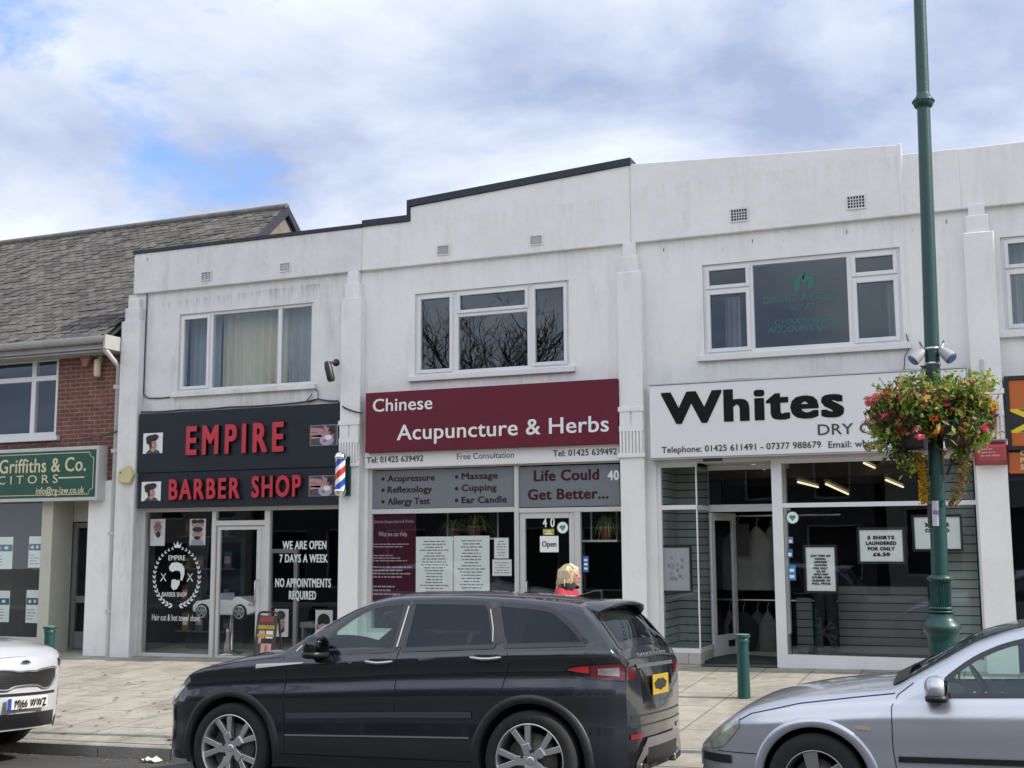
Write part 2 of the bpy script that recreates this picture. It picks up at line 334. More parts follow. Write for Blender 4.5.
def text(s, pL, pR, capL, Y, name, m, parent=None, depth=.004, bold=0., xr=None, sp=1.0):
    """lettering whose left/right edges are the pixels pL, pR = (px, py of the baseline) on the plane y=Y; capL = pixel y of cap top at the left."""
    A, B = at(*pL, Y), at(*pR, Y); h = at(pL[0], capL, Y).z - A.z
    return text_w(s, A.x, B.x, (A.z+B.z)/2 if xr is None else A.z, h, Y, name, m, parent, depth, bold, sp)
def text_mesh(s, bold, ext, align='LEFT', spacing=1.0, chsp=1.0):
    c = bpy.data.curves.new('lettering', 'FONT'); c.body = s; c.size = 1; c.offset = bold; c.extrude = ext; c.align_x = align; c.resolution_u = 3; c.space_line = spacing; c.space_character = chsp
    o = bpy.data.objects.new('lettering', c); COL.objects.link(o)
    dg = bpy.context.evaluated_depsgraph_get(); dg.update()
    me = bpy.data.meshes.new_from_object(o.evaluated_get(dg)); bpy.data.objects.remove(o); bpy.data.curves.remove(c); return me
CAPH = []
def text_w(s, x0, x1, zb, h, Y, name, m, parent=None, depth=.004, bold=0., sp=1.0):
    if not CAPH:
        mm = text_mesh('H', 0, 0); CAPH.extend((min(v.co.y for v in mm.vertices), max(v.co.y for v in mm.vertices)))
    b0, b1 = CAPH[0]-bold*.5, CAPH[1]+bold*.5
    src = text_mesh(s, 0, .5, 'LEFT', 1.0, sp*(1+bold*2.4))
    base = [v.co.copy() for v in src.vertices]; fs = [list(p.vertices) for p in src.polygons]
    xs = [v.x for v in base]; a, b = min(xs)-bold, max(xs)+bold; sx = (x1-x0)/(b-a); sz = h/(b1-b0)
    V, F = [], []                        # heavier weights: the same outline laid a little to each side
    offs = [(0, 0)]+([(bold*i, bold*.5*j) for i, j in ((-1, -1), (-1, 1), (1, -1), (1, 1), (0, -1), (0, 1), (-1, 0), (1, 0))] if bold else [])
    if bold > .04: offs += [(bold*i, bold*.5*j) for i in (-.75, -.5, -.25, .25, .5, .75) for j in (-1, 1)]
    for i, (ox, oz) in enumerate(offs):
        o = len(V); d = depth+.0004*i
        V += [(x0+(v.x+ox-a)*sx, Y-(v.z+.5)*d, zb+(v.y+oz-b0)*sz) for v in base]; F += [[k+o for k in f] for f in fs]
    me = bpy.data.meshes.new(name); me.from_pydata(V, [], F)
    if parent is not None: me.transform(WM[parent.name].inverted())
    me.materials.append(m); o = bpy.data.objects.new(name, me); COL.objects.link(o)
    if parent is not None: o.parent = parent; WM[o.name] = WM[parent.name]
    return o

def holed_wall(mb, x0, x1, z0, z1, holes, y0, y1, m=0):
    xs = sorted({x0, x1, *[min(max(v, x0), x1) for h in holes for v in h[:2]]}); zs = sorted({z0, z1, *[min(max(v, z0), z1) for h in holes for v in h[2:]]})
    def solid(i, k):
        if i < 0 or k < 0 or i >= len(xs)-1 or k >= len(zs)-1: return False
        cx, cz = (xs[i]+xs[i+1])/2, (zs[k]+zs[k+1])/2
        return not any(h[0] < cx < h[1] and h[2] < cz < h[3] for h in holes)
    for i in range(len(xs)-1):
        for k in range(len(zs)-1):
            if not solid(i, k): continue
            a, b, c, d = xs[i], xs[i+1], zs[k], zs[k+1]
            mb.add([(a, y0, c), (b, y0, c), (b, y0, d), (a, y0, d)], [(0, 1, 2, 3)], m)
            mb.add([(a, y1, c), (b, y1, c), (b, y1, d), (a, y1, d)], [(3, 2, 1, 0)], m)
            if not solid(i-1, k): mb.add([(a, y0, c), (a, y0, d), (a, y1, d), (a, y1, c)], [(0, 1, 2, 3)], m)
            if not solid(i+1, k): mb.add([(b, y0, c), (b, y0, d), (b, y1, d), (b, y1, c)], [(3, 2, 1, 0)], m)
            if not solid(i, k-1): mb.add([(a, y0, c), (b, y0, c), (b, y1, c), (a, y1, c)], [(3, 2, 1, 0)], m)
            if not solid(i, k+1): mb.add([(a, y0, d), (b, y0, d), (b, y1, d), (a, y1, d)], [(0, 1, 2, 3)], m)
def room(bld, x0, x1, y0, y1, z0, z1, m, name='room'):
    mb = MB(); t = .05      # a closed shell, open to the street
    mb.box(x0, x1, y1, y1+t, z0, z1); mb.box(x0-t, x0, y0, y1+t, z0-t, z1+t); mb.box(x1, x1+t, y0, y1+t, z0-t, z1+t)
    mb.box(x0, x1, y0, y1+t, z0-t, z0); mb.box(x0, x1, y0, y1+t, z1, z1+t)
    return mb.build(name, m, bld)
def pane(x0, x1, z0, z1, y, m, parent, name='pane'):
    mb = MB(); mb.add([(x0, y, z0), (x1, y, z0), (x1, y, z1), (x0, y, z1)], [(0, 1, 2, 3)]); return mb.build(name, m, parent, recalc=False)
def curtain(x0, x1, z0, z1, y, m, parent, folds=9, amp=.035, name='curtain'):
    n = folds*8; rows = []
    for k in range(5):
        z = lerp(z1, z0, k/4); rows.append([(lerp(x0, x1, i/n), y+amp*math.sin(i/n*folds*2*math.pi+.6*math.sin(i*.13))*(0.5+.5*k/4)+.01*math.sin(i*.9), z) for i in range(n+1)])
    mb = MB(); mb.grid(rows); return mb.build(name, m, parent)
def frame_ring(mb, x0, x1, z0, z1, w, y0, y1, m=0):
    mb.box(x0, x0+w, y0, y1, z0, z1, m); mb.box(x1-w, x1, y0, y1, z0, z1, m)
    mb.box(x0+w, x1-w, y0, y1, z0, z0+w, m); mb.box(x0+w, x1-w, y0, y1, z1-w, z1, m)
# ------------------------------------------------------------------ setting: ground, road, kerb, pavement
def build_ground():
    mb = MB(); g = lambda x, y: (x, y, .022*(x+5.9)-1.2)
    mb.add([g(-1200, -1200), g(1200, -1200), g(1200, 1200), g(-1200, 1200)], [(0, 1, 2, 3)])
    tag(mb.build('ground', mat('ground_earth', (.10, .10, .08), .95, var=.3, scale=.05)), kind='structure')
    rd = mat('asphalt', (.062, .061, .060), .9, var=.22, scale=1.3, bump=.5, bscale=160, dirt=(.10, .095, .085), dirt_amt=.6, dirt_scale=(.5, .9, 1))
    mb = MB(); ys = [-3.2, 0, 5, 7, 9, KERB]
    rows = [[(x, y, road_z(x, y)) for x in np.linspace(-80, 50, 60)] for y in ys]; mb.grid(rows)
    tag(mb.build('road', rd), kind='structure')
    kb = MB(); n = 0; x = -60.0
    while x < 30:
        a, b = x+.004, x+.906
        vs = []
        for xx in (a, b):
            z = kerb_z(xx); vs += [(xx, KERB, z-.4), (xx, KERB+.015, z-.012), (xx, KERB+.03, z), (xx, KERB+.15, z), (xx, KERB+.15, z-.4)]
        kb.add(vs, [(0, 1, 2, 3, 4), (9, 8, 7, 6, 5)]+[(i, i+5, i+6, i+1) for i in range(4)]); x += .915
    tag(kb.build('kerb', mat('kerb_stone', (.27, .26, .24), .85, var=.25, scale=2.2, bump=.4, bscale=40)), kind='structure')
    mb = MB(); ys = np.linspace(KERB+.152, YF+2.5, 14)
    mb.grid([[(x, y, pav_z(x, y)-.002) for x in np.linspace(-60, 30, 91)] for y in ys])
    tag(mb.build('pavement', M_['paving']), kind='structure')
    mb = MB(); mb.grid([[(x, y, .022*(x+5.9)+.15) for x in np.linspace(-80, 50, 40)] for y in (-9.0, -3.2)])
    mb.grid([[(x, -3.2, .022*(x+5.9)+dz) for x in np.linspace(-80, 50, 40)] for dz in (.15, -.3)])
    tag(mb.build('far_pavement', M_['paving']), kind='structure')
build_ground()

# ------------------------------------------------------------------ buildings of the parade
P1a, P1b, P2a, P2b, P3a, P3b, P4a, P4b = -13.97, -13.57, -9.625, -9.27, -5.06, -4.70, -0.36, 0.01
STR = 6.31                                  # underside of the parapet band
def base(name, label, x0, x1, shop_hole, win_hole, m, parapet):
    b = thing(name, label, 'building', ((x0+x1)/2, YF, shop_z((x0+x1)/2)))
    mb = MB(); holed_wall(mb, x0, x1, -.5, STR, [shop_hole, win_hole] if win_hole else [shop_hole], YF, YF+.25)
    mb.build('wall', m, b)
    mb = MB(); mb.prism(parapet, YF-.075, YF+.25); mb.build('parapet', m, b, bevel=.008); zs = [p[1] for p in parapet if p[1] > STR]; zt_ = min(zs); streaks(b, x0+.1, x1-.05, zt_-.55, zt_-.01, YF-.0785); streaks(b, x0+.35, x1-.05, STR-.5, STR-.002, YF-.003)
    return b
def pilaster(b, x0, x1, m, flutes=True, zt=None):
    mb = MB(); zc = zt or Z(632, 273.5)          # shaft, two stepped blocks, capital
    w = x1-x0; zs = 3.62; ha, hb = .235, STR-.002-zc-.235 if zt is None else .16
    mb.box(x0, x1, YF-.16, YF, -.5, zc)
    mb.box(x0+.04, x1-.05, YF-.13, YF, zc, zc+ha); mb.box(x0+.075, x1-.09, YF-.10, YF, zc+ha, zc+ha+hb)
    o = mb.build('pilaster', m, b, bevel=.012)
    if flutes:
        k = MB(); zb = 3.22
        k.box(x0-.015, x1+.02, YF-.20, YF-.14, zb-.03, zb+.03); k.box(x0-.01, x1+.015, YF-.195, YF-.14, zb+.62, zb+.69)
        for i in range(7):
            xx = lerp(x0+.02, x1-.04, i/6.0); k.box(xx-.012, xx+.02, YF-.192, YF-.14, zb+.03, zb+.34)
        k.box(x0+.001, x1-.001, YF-.188, YF-.14, zb+.34, zb+.42)
        for i in range(2): k.box(lerp(x0, x1, i*.52)+.01, lerp(x0, x1, i*.52+.46), YF-.183, YF-.14, zb+.42, zb+.62)
        k.build('corbel', m, o, bevel=.005)
    return o
def vent(b, px, py, w=.17, h=.12):
    c = at(px, py, YF-.08); y = YF-.078; mb = MB()
    frame_ring(mb, c.x-w/2-.02, c.x+w/2+.02, c.z-h/2-.02, c.z+h/2+.02, .02, y-.012, y)
    n = 6; 
    for i in range(1, n): mb.box(c.x-w/2+i*w/n-.006, c.x-w/2+i*w/n+.004, y-.006, y, c.z-h/2, c.z+h/2)
    for i in range(1, 4): mb.box(c.x-w/2, c.x+w/2, y-.007, y-.001, c.z-h/2+i*h/4-.005, c.z-h/2+i*h/4+.004)
    o = mb.build('air_vent', M_['render_old'], b); streaks(b, c.x-w/2, c.x+w/2, c.z-h/2-.42, c.z-h/2-.01, YF-.0785)
    k = MB(); k.box(c.x-w/2, c.x+w/2, y-.003, y-.0005, c.z-h/2, c.z+h/2); k.build('vent_recess', M_['black'], o)
def rectf(pl, pr, Y=YF):                      # world rectangle from its top-left and bottom-right pixels
    a, c = at(*pl, Y), at(*pr, Y); return a.x, c.x, c.z, a.z
def win_part(b, r, y0=None):
    """returns (mesh builder for bars, outer rect)"""
    return MB()
def streaks(b, x0, x1, z0, z1, y):
    mb = MB(); mb.add([(x0, y, z0), (x1, y, z0), (x1, y, z1), (x0, y, z1)], [(0, 1, 2, 3)]); mb.build('rain_streaks', M_['streak'], b, recalc=False)
def sill(win, x0, x1, z, m, parent):
    streaks(win, x0-.09, x1+.09, z-.60, z-.083, YF-.003); mb = MB(); mb.box(x0-.09, x1+.09, YF-.07, YF+.02, z-.085, z-.004); return mb.build('sill', m, parent, bevel=.006)
def casement(mb, x0, x1, z0, z1, w=.055, yo=YF+.015): frame_ring(mb, x0, x1, z0, z1, w, yo, yo+.06)
YW = YF+.035                                 # face of the window frames
YG = YF+.06                                  # glass

# --- the barber's: a two-storey bay
def barber_building():
    s = (X(138.5, 560), P2a, -.5, Z(238, 506)); x0, x1, z0, z1 = rectf((179.5, 315), (312, 382)); z1 = Z(250, 308); z0 = Z(240, 388.5)
    w = (x0, x1, z0, z1)
    b = base('shop_building', 'white rendered two-storey barber shop building with curtained upper window and stained wall', P1a, P2a, s, w, M_['render_old'],
             [(P1a+.16, STR), (-9.31, STR), (-9.31, 7.01), (P1a+.16, 7.01)])
    pilaster(b, P1a, P1b, M_['render_old'], False, Z(140, 322))
    # stained lintel above the window
    mb = MB(); mb.add([(x0-.25, YF-.004, z1+.02), (x1+.12, YF-.004, z1+.02), (x1+.12, YF-.004, z1+.30), (x0-.25, YF-.004, z1+.24)], [(0, 1, 2, 3)]); mb.build('stain_patch', M_['streak_dark'], b, recalc=False)
    mb = MB(); frame_ring(mb, x0, x1, z0, z1, .05, YW, YW+.07)
    a1, a2 = X(207.5, 345), X(211.5, 345); c1, c2 = X(276.5, 340), X(280.5, 340)
    mb.box(a1, a2, YW+.001, YW+.07, z0+.05, z1-.05); mb.box(c1, c2, YW+.001, YW+.07, z0+.05, z1-.05)
    casement(mb, x0+.045, a1+.02, z0+.045, z1-.045, .05); 
    wn = mb.build('window', M_['upvc'], b, bevel=.006)
    pane(x0+.04, x1-.04, z0+.04, z1-.04, YG, M_['glass'], wn)
    curtain(a2-.02, c1+.02, z0, z1, YF+.36, M_['net'], wn, 8, .04); curtain(x0, a1+.05, z0, z1, YF+.34, M_['net_white'], wn, 5, .03); curtain(c1, x1, z0, z1, YF+.35, M_['net_white'], wn, 4, .03)
    sill(wn, x0, x1, z0, M_['render_old'], wn)
    for p in ((206, 276), (285, 267)): vent(b, *p)
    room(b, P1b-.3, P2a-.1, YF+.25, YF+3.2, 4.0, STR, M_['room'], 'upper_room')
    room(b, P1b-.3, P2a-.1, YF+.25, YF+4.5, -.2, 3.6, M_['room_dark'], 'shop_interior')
    mb = MB(); mb.box(P1a+.14, -9.31, YF-.095, YF+.27, 7.012, 7.07); mb.build('coping', M_['coping'], b)
    # shopfront
    zt = s[3]; zb = Z(170, 656.5); xl, xr = s[0], s[1]
    m1a, m1b = X(209.5, 580), X(213.6, 580); m2a, m2b = X(262.5, 580), X(268, 580)
    mb = MB(); y0, y1 = YF+.03, YF+.10
    mb.box(xl, xl+.085, y0, y1, zb-.05, zt); mb.box(xr-.03, xr, y0, y1, zb-.05, zt)
    mb.box(xl+.085, xr-.03, y0, y1, zt-.075, zt)
    mb.box(m1a, m1b, y0-.01, y1, zb-.05, zt-.075); mb.box(m2a, m2b, y0-.01, y1, zb-.05, zt-.075)
    mb.box(xl+.085, m1a, y0, y1, zb-.03, zb+.045); mb.box(m2b, xr-.03, y0, y1, zb-.03, zb+.045)
    za, zc = Z(238, 525.5), Z(238, 521); mb.box(m1b, m2a, y0-.005, y1, za, zc+.01)
    sf = mb.build('shopfront', M_['frame_grey'], b, bevel=.006)
    mb = MB(); mb.box(xl, m1a, YF+.02, YF+.2, -.4, zb-.03); mb.box(m2b, xr, YF+.02, YF+.2, -.4, zb-.03); mb.box(m1a, m2b, YF+.05, YF+.2, -.4, zb-.07)
    mb.build('stall_riser', mat('dark_tile_riser', (.06, .055, .05), .6, var=.2), b)
    pane(xl+.08, m1a, zb+.04, zt-.07, YF+.07, M_['shopglass'], sf); pane(m2b, xr-.03, zb+.04, zt-.07, YF+.07, M_['shopglass'], sf); pane(m1b, m2a, zc, zt-.07, YF+.07, M_['shopglass'], sf)
    mb = MB(); frame_ring(mb, m1b+.012, m2a-.012, zb-.02, za-.008, .06, YF+.05, YF+.10); mb.box(m2a-.16, m2a-.075, YF+.05, YF+.10, zb+.04, za-.07)
    dr = mb.build('door', M_['frame_grey'], b, bevel=.005); pane(m1b+.07, m2a-.16, zb+.04, za-.07, YF+.075, M_['shopglass'], dr)
    mb = MB(); mb.tube([(m2a-.12, YF+.0, 1.1), (m2a-.12, YF-.03, 1.12), (m2a-.12, YF-.03, 1.42), (m2a-.12, YF+.05, 1.44)], .012); mb.build('door_handle', M_['alu'], dr)
    # inner glazed screen seen through the right-hand window
    mb = MB(); a, c = at(268, 549, YF+1.1), at(296, 640, YF+1.1); frame_ring(mb, a.x, c.x, 0.1, a.z, .07, YF+1.1, YF+1.16); mb.build('inner_screen', M_['frame_grey'], b)
    return b
def acupuncture_building():
    s = (X(367, 560), P3a, -.5, Z(490, 463)); x0, x1 = X(414.8, 330), X(569.3, 330); z0, z1 = Z(490, 371.5), Z(490, 287)
    b = base('shop_building', 'white rendered acupuncture shop building with three-part casement window and dark stepped coping', P2a, P3a, s, (x0, x1, z0, z1), M_['render'],
             [(-9.306, STR), (-4.864, STR), (-4.864, 7.475), (X(411, 208, YF-.05), 7.25), (X(411, 208, YF-.05), 7.02), (-9.306, 7.02)])
    pilaster(b, P2a, P2b, M_['render'])
    xs = X(411, 208, YF-.05); mb = MB(); y0, y1 = YF-.105, YF+.3
    mb.prism([(-9.30, 7.023), (xs-.002, 7.023), (xs-.002, 7.12), (-9.30, 7.12)], y0, y1); mb.prism([(xs-.05, 7.253), (-4.84, 7.478), (-4.84, 7.58), (xs-.05, 7.36)], y0, y1)
    mb.box(xs-.05, xs-.004, y0, y1, 7.12, 7.252)
    mb.build('coping', M_['coping'], b)
    mb = MB(); frame_ring(mb, x0, x1, z0, z1, .06, YW, YW+.07)
    a1, a2, c1, c2 = X(451, 330), X(457.5, 330), X(526.4, 330), X(532.5, 330)
    zt0, zt1 = Z(490, 314), Z(490, 309.3)
    mb.box(a1, a2, YW+.001, YW+.07, z0+.06, z1-.06); mb.box(c1, c2, YW+.001, YW+.07, z0+.06, z1-.06); mb.box(a2, c1, YW+.002, YW+.07, zt0, zt1)
    casement(mb, x0+.04, a1+.02, z0+.04, z1-.04); casement(mb, c2-.02, x1-.04, z0+.04, z1-.04); casement(mb, a2-.02, c1+.02, zt1-.02, z1-.04, .05)
    wn = mb.build('window', M_['upvc'], b, bevel=.006); pane(x0+.05, x1-.05, z0+.05, z1-.05, YG, M_['glass'], wn); sill(wn, x0, x1, z0, M_['upvc'], wn)
    for p in ((443, 250), (536, 240)): vent(b, *p)
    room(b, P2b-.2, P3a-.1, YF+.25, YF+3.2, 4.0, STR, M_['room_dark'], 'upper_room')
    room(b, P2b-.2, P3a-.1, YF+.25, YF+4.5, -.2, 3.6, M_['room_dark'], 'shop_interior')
    zt = s[3]; xl, xr = s[0], s[1]; zb = .72
    ma, mc = X(513.7, 540), X(518.2, 540); tr0, tr1 = Z(440, 513), Z(440, 508.2)
    mb = MB(); y0, y1 = YF+.03, YF+.10
    mb.box(xl, xl+.06, y0, y1, .1, zt); mb.box(xr-.02, xr, y0, y1, .1, zt); mb.box(xl+.06, xr-.02, y0, y1, zt-.05, zt)
    mb.box(ma, mc, y0-.01, y1, .1, zt-.05); mb.box(xl+.06, ma, y0-.004, y1, tr0, tr1); mb.box(mc, xr-.02, y0-.004, y1, Z(570, 512), Z(570, 507.3))
    mb.box(xl+.06, ma, y0, y1, zb-.06, zb)
    d0, d1 = X(519, 560), X(580, 560); mb.box(d1-.09, d1, y0, y1, .1, Z(570, 512)); mb.box(d1, xr-.02, y0, y1, zb-.06, zb)
    sf = mb.build('shopfront', M_['frame_grey'], b, bevel=.006)
    pane(xl+.05, ma, zb, tr0, YF+.07, M_['shopglass'], sf); pane(d1, xr-.01, zb, Z(570, 512), YF+.07, M_['shopglass'], sf)
    mb = MB(); mb.box(xl, ma, YF+.02, YF+.2, -.4, zb-.06); mb.box(d1, xr, YF+.02, YF+.2, -.4, zb-.06); mb.box(ma, d1, YF+.04, YF+.2, -.4, .28)
    mb.build('stall_riser', M_['render'], b)
    mb = MB(); frame_ring(mb, mc+.005, d1-.095, .29, Z(548, 512.3), .085, YF+.05, YF+.10); dr = mb.build('door', M_['frame_grey'], b, bevel=.005)
    pane(mc+.08, d1-.17, .36, Z(548, 517), YF+.075, M_['shopglass'], dr)
    mb = MB(); mb.tube([(mc+.12, YF+.05, 1.15), (mc+.12, YF+.01, 1.17), (mc+.12, YF+.01, 1.42), (mc+.12, YF+.05, 1.44)], .011); mb.build('door_handle', M_['alu'], dr)
    return b
XC = X(699, 600)                             # outer corner of the dry cleaner's display window
def cleaner_building():
    s = (P3b+.12, P4a, -.5, Z(800, 459)); x0, x1 = X(703.3, 310), X(902, 300); z0, z1 = Z(800, 349.5), Z(800, 256)
    xs = X(899, 150, YF-.05)
    b = base('shop_building', 'white rendered dry cleaner building with wide upper office window and recessed doorway', P3a, P4a, s, (x0, x1, z0, z1), M_['render'],
             [(-4.86, STR), (P4a, STR), (P4a, 7.13), (xs, 7.14), (xs, 7.28), (-4.86, 7.49)])
    pilaster(b, P3a, P3b, M_['render'])
    mb = MB(); mb.box(xs-.02, xs+.03, YF-.09, YF-.06, STR, 7.29); mb.box(xs+.006, xs+.022, YF-.01, YF, Z(902, 345), STR); mb.build('render_ridge', M_['render'], b, bevel=.01)
    mb = MB()
    for i in range(10): xx = lerp(P3b+.3, P4a-.2, i/9); mb = MB(); mb.box(xx, xx+.008, YF-.008, YF, STR-.16-.03*(i % 3), STR-.11-.03*(i % 3)); mb.build('wall_hook', M_['render_old'] if i % 3 else M_['cable'], b)
    mb = MB(); frame_ring(mb, x0, x1, z0, z1, .065, YW, YW+.07)
    a1, a2, c1, c2 = X(748.5, 310), X(753.5, 310), X(848, 310), X(854.5, 310); t = Z(726, 289)
    u = Z(877, 276)
    mb.box(a1, a2, YW+.001, YW+.07, z0+.06, z1-.06); mb.box(c1, c2, YW+.001, YW+.07, z0+.06, z1-.06)
    mb.box(x0+.06, a1, YW+.002, YW+.07, t-.04, t+.04); mb.box(c2, x1-.06, YW+.002, YW+.07, u-.04, u+.04)
    casement(mb, x0+.04, a1+.02, z0+.04, t-.01); casement(mb, x0+.04, a1+.02, t+.02, z1-.04, .05); casement(mb, c2-.02, x1-.04, z0+.04, u-.01, .06); casement(mb, c2-.02, x1-.04, u+.02, z1-.04, .055)
    wn = mb.build('window', M_['upvc'], b, bevel=.006); pane(x0+.05, x1-.05, z0+.05, z1-.05, YG, M_['glass'], wn); sill(wn, x0, x1, z0, M_['upvc'], wn)
    curtain(X(716, 320), X(732, 320), z0, t, YF+.6, M_['net_white'], wn, 3, .03); curtain(X(884, 320), X(897, 320), z0, u, YF+.6, M_['net_white'], wn, 3, .03)
    for p in ((739, 215), (856, 202)): vent(b, *p, w=.22, h=.16)
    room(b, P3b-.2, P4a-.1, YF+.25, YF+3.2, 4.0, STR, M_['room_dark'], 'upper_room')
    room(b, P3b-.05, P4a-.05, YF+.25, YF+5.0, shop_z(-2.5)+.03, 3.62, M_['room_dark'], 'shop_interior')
    # shopfront
    zt = s[3]; xl = s[0]; xr = s[1]; zb = Z(850, 660); zl = Z(675, 652); tr0, tr1 = Z(680, 509.5), Z(680, 505); yb = YF+.85
    dL, dR = at(711, 600, yb).x, X(775, 600); p1 = X(785.5, 600)
    y0, y1 = YF+.03, YF+.10; mb = MB()
    mb.box(xl, xl+.06, y0, y1, zl, zt); mb.box(xl+.06, XC, y0, y1, zt-.06, zt); mb.box(xl+.06, XC, y0, y1, tr0, tr1); mb.box(xl+.06, XC, y0, y1, zl-.01, zl+.05)
    mb.box(XC-.02, XC, y0+.01, y0+.03, zl+.05, zt-.06)
    mb.box(XC-.03, XC+.0, y1, yb, tr0, tr1); mb.box(XC-.03, XC, y1, yb, zl-.01, zl+.05)
    # back of the recess
    mb.box(XC-.03, dL, yb, yb+.07, shop_z(-3), zt); mb.box(dL, dR+.1, yb, yb+.07, tr0-.02, tr1+.02); mb.box(dL, dR+.1, yb, yb+.07, zt-.07, zt)
    # front window of the right side
    mb.box(dR, p1, y0-.01, y1, shop_z(-2.9), zt); mb.box(p1, xr, y0, y1, zt-.05, zt); mb.box(p1, xr, y0-.004, y1, Z(880, 506), Z(880, 501.5)); mb.box(p1, xr, y0-.01, y1, zb-.04, zb+.045); mb.box(xr-.03, xr, y0, y1, zb, zt-.05)
    mb.box(dR, dR+.07, y1, yb, shop_z(-2.9), shop_z(-2.9)+.4); mb.box(dR, dR+.07, yb-.1, yb, shop_z(-2.9), zt)
    mb.box(XC, dR, y0, yb, zt+.003, zt+.05)
    sf = mb.build('shopfront', M_['upvc'], b, bevel=.006)
    G = M_['shopglass']
    pane(xl+.05, XC, zl+.04, tr0, YF+.06, G, sf); pane(xl+.05, XC, tr1, zt-.05, YF+.06, G, sf); pane(p1, xr, zb+.04, Z(880, 506), YF+.07, G, sf); pane(p1, xr, Z(880, 502), zt-.05, YF+.07, G, sf); pane(dL, dR, tr1, zt-.06, yb+.03, G, sf)
    for za, zc in ((zl+.05, tr0), (tr1, zt-.06)):
        k = MB(); k.add([(XC-.012, y1, za), (XC-.012, yb, za), (XC-.012, yb, zc), (XC-.012, y1, zc)], [(0, 1, 2, 3)]); k.build('pane', G, sf)
        k = MB(); k.add([(dR+.03, y1, za), (dR+.03, yb, za), (dR+.03, yb, zc), (dR+.03, y1, zc)], [(0, 1, 2, 3)]); k.build('pane', G, sf)
    tile = brick_mat('pale_stone_riser', (.52, .50, .46), (.46, .44, .40), (.30, .28, .26), .42, .2, .008, var=.2)
    k = MB(); k.box(xl, XC-.002, YF+.025, yb, -.4, zl-.012); k.build('stall_riser', tile, b, bevel=.006)
    k = MB(); k.box(p1-.001, xr, YF+.015, YF+.2, -.4, zb-.042); k.build('stall_riser', M_['upvc'], b, bevel=.006)
    k = MB(); k.grid([[(x, y, shop_z(x)+.012) for x in (XC, dR)] for y in (YF-.02, yb+.3)]); k.build('door_step', mat('recess_floor', (.10, .095, .09), .8, var=.2), b)
    # the open door leaf, folded into the shop
    d = Vector((math.cos(R(76)), math.sin(R(76)), 0)); o = Vector((dL+.01, yb+.02, shop_z(-3.2)+.03)); n = Vector((-d.y, d.x, 0)); L = .80; H = tr0-.03-o.z
    k = MB()
    def leaf(a0, a1, h0, h1, t=.022): k.obox(o+d*((a0+a1)/2)+Vector((0, 0, (h0+h1)/2)), d*(a1-a0)/2, n*t, Vector((0, 0, (h1-h0)/2)))
    leaf(0, .11, 0, H); leaf(L-.11, L, 0, H); leaf(.11, L-.11, 0, .30); leaf(.11, L-.11, H-.11, H)
    dr = k.build('door', M_['upvc'], b, bevel=.004)
    k = MB(); a = o+d*.1; c = o+d*(L-.1); k.add([a+Vector((0, 0, .29)), c+Vector((0, 0, .29)), c+Vector((0, 0, H-.1)), a+Vector((0, 0, H-.1))], [(0, 1, 2, 3)]); k.build('pane', G, dr)
    k = MB(); k.obox(o+d*.55-n*.026+Vector((0, 0, .17)), d*.10, n*.006, Vector((0, 0, .045))); k.build('letter_box', M_['black'], dr)
    # slatwall panels inside
    k = MB(); k.box(xl+.01, dL-.02, yb+.12, yb+.15, .3, zt); k.build('slatwall', M_['slatwall'], b)
    k = MB(); k.box(xl+.02, xl+.04, YF+.26, yb+.11, .3, zt); k.build('slatwall', M_['slatwall'], b)
    k = MB(); k.box(X(948, 560, YF+.4), P4a-.06, YF+.4, YF+.43, .4, zt); k.build('slatwall', M_['slatwall'], b)
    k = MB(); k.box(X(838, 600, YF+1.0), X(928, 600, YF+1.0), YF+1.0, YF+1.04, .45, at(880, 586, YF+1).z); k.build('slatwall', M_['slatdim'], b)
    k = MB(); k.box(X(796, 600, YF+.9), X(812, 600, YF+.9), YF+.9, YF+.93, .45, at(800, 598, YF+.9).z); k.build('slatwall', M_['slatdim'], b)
    k = MB(); k.box(-4.5, -.5, YF+2.6, YF+2.9, 3.0, 3.25); k.box(-4.5, -.5, YF+4.2, YF+4.4, 2.95, 3.2); k.build('ceiling_beam', M_['room'], b)
    return b
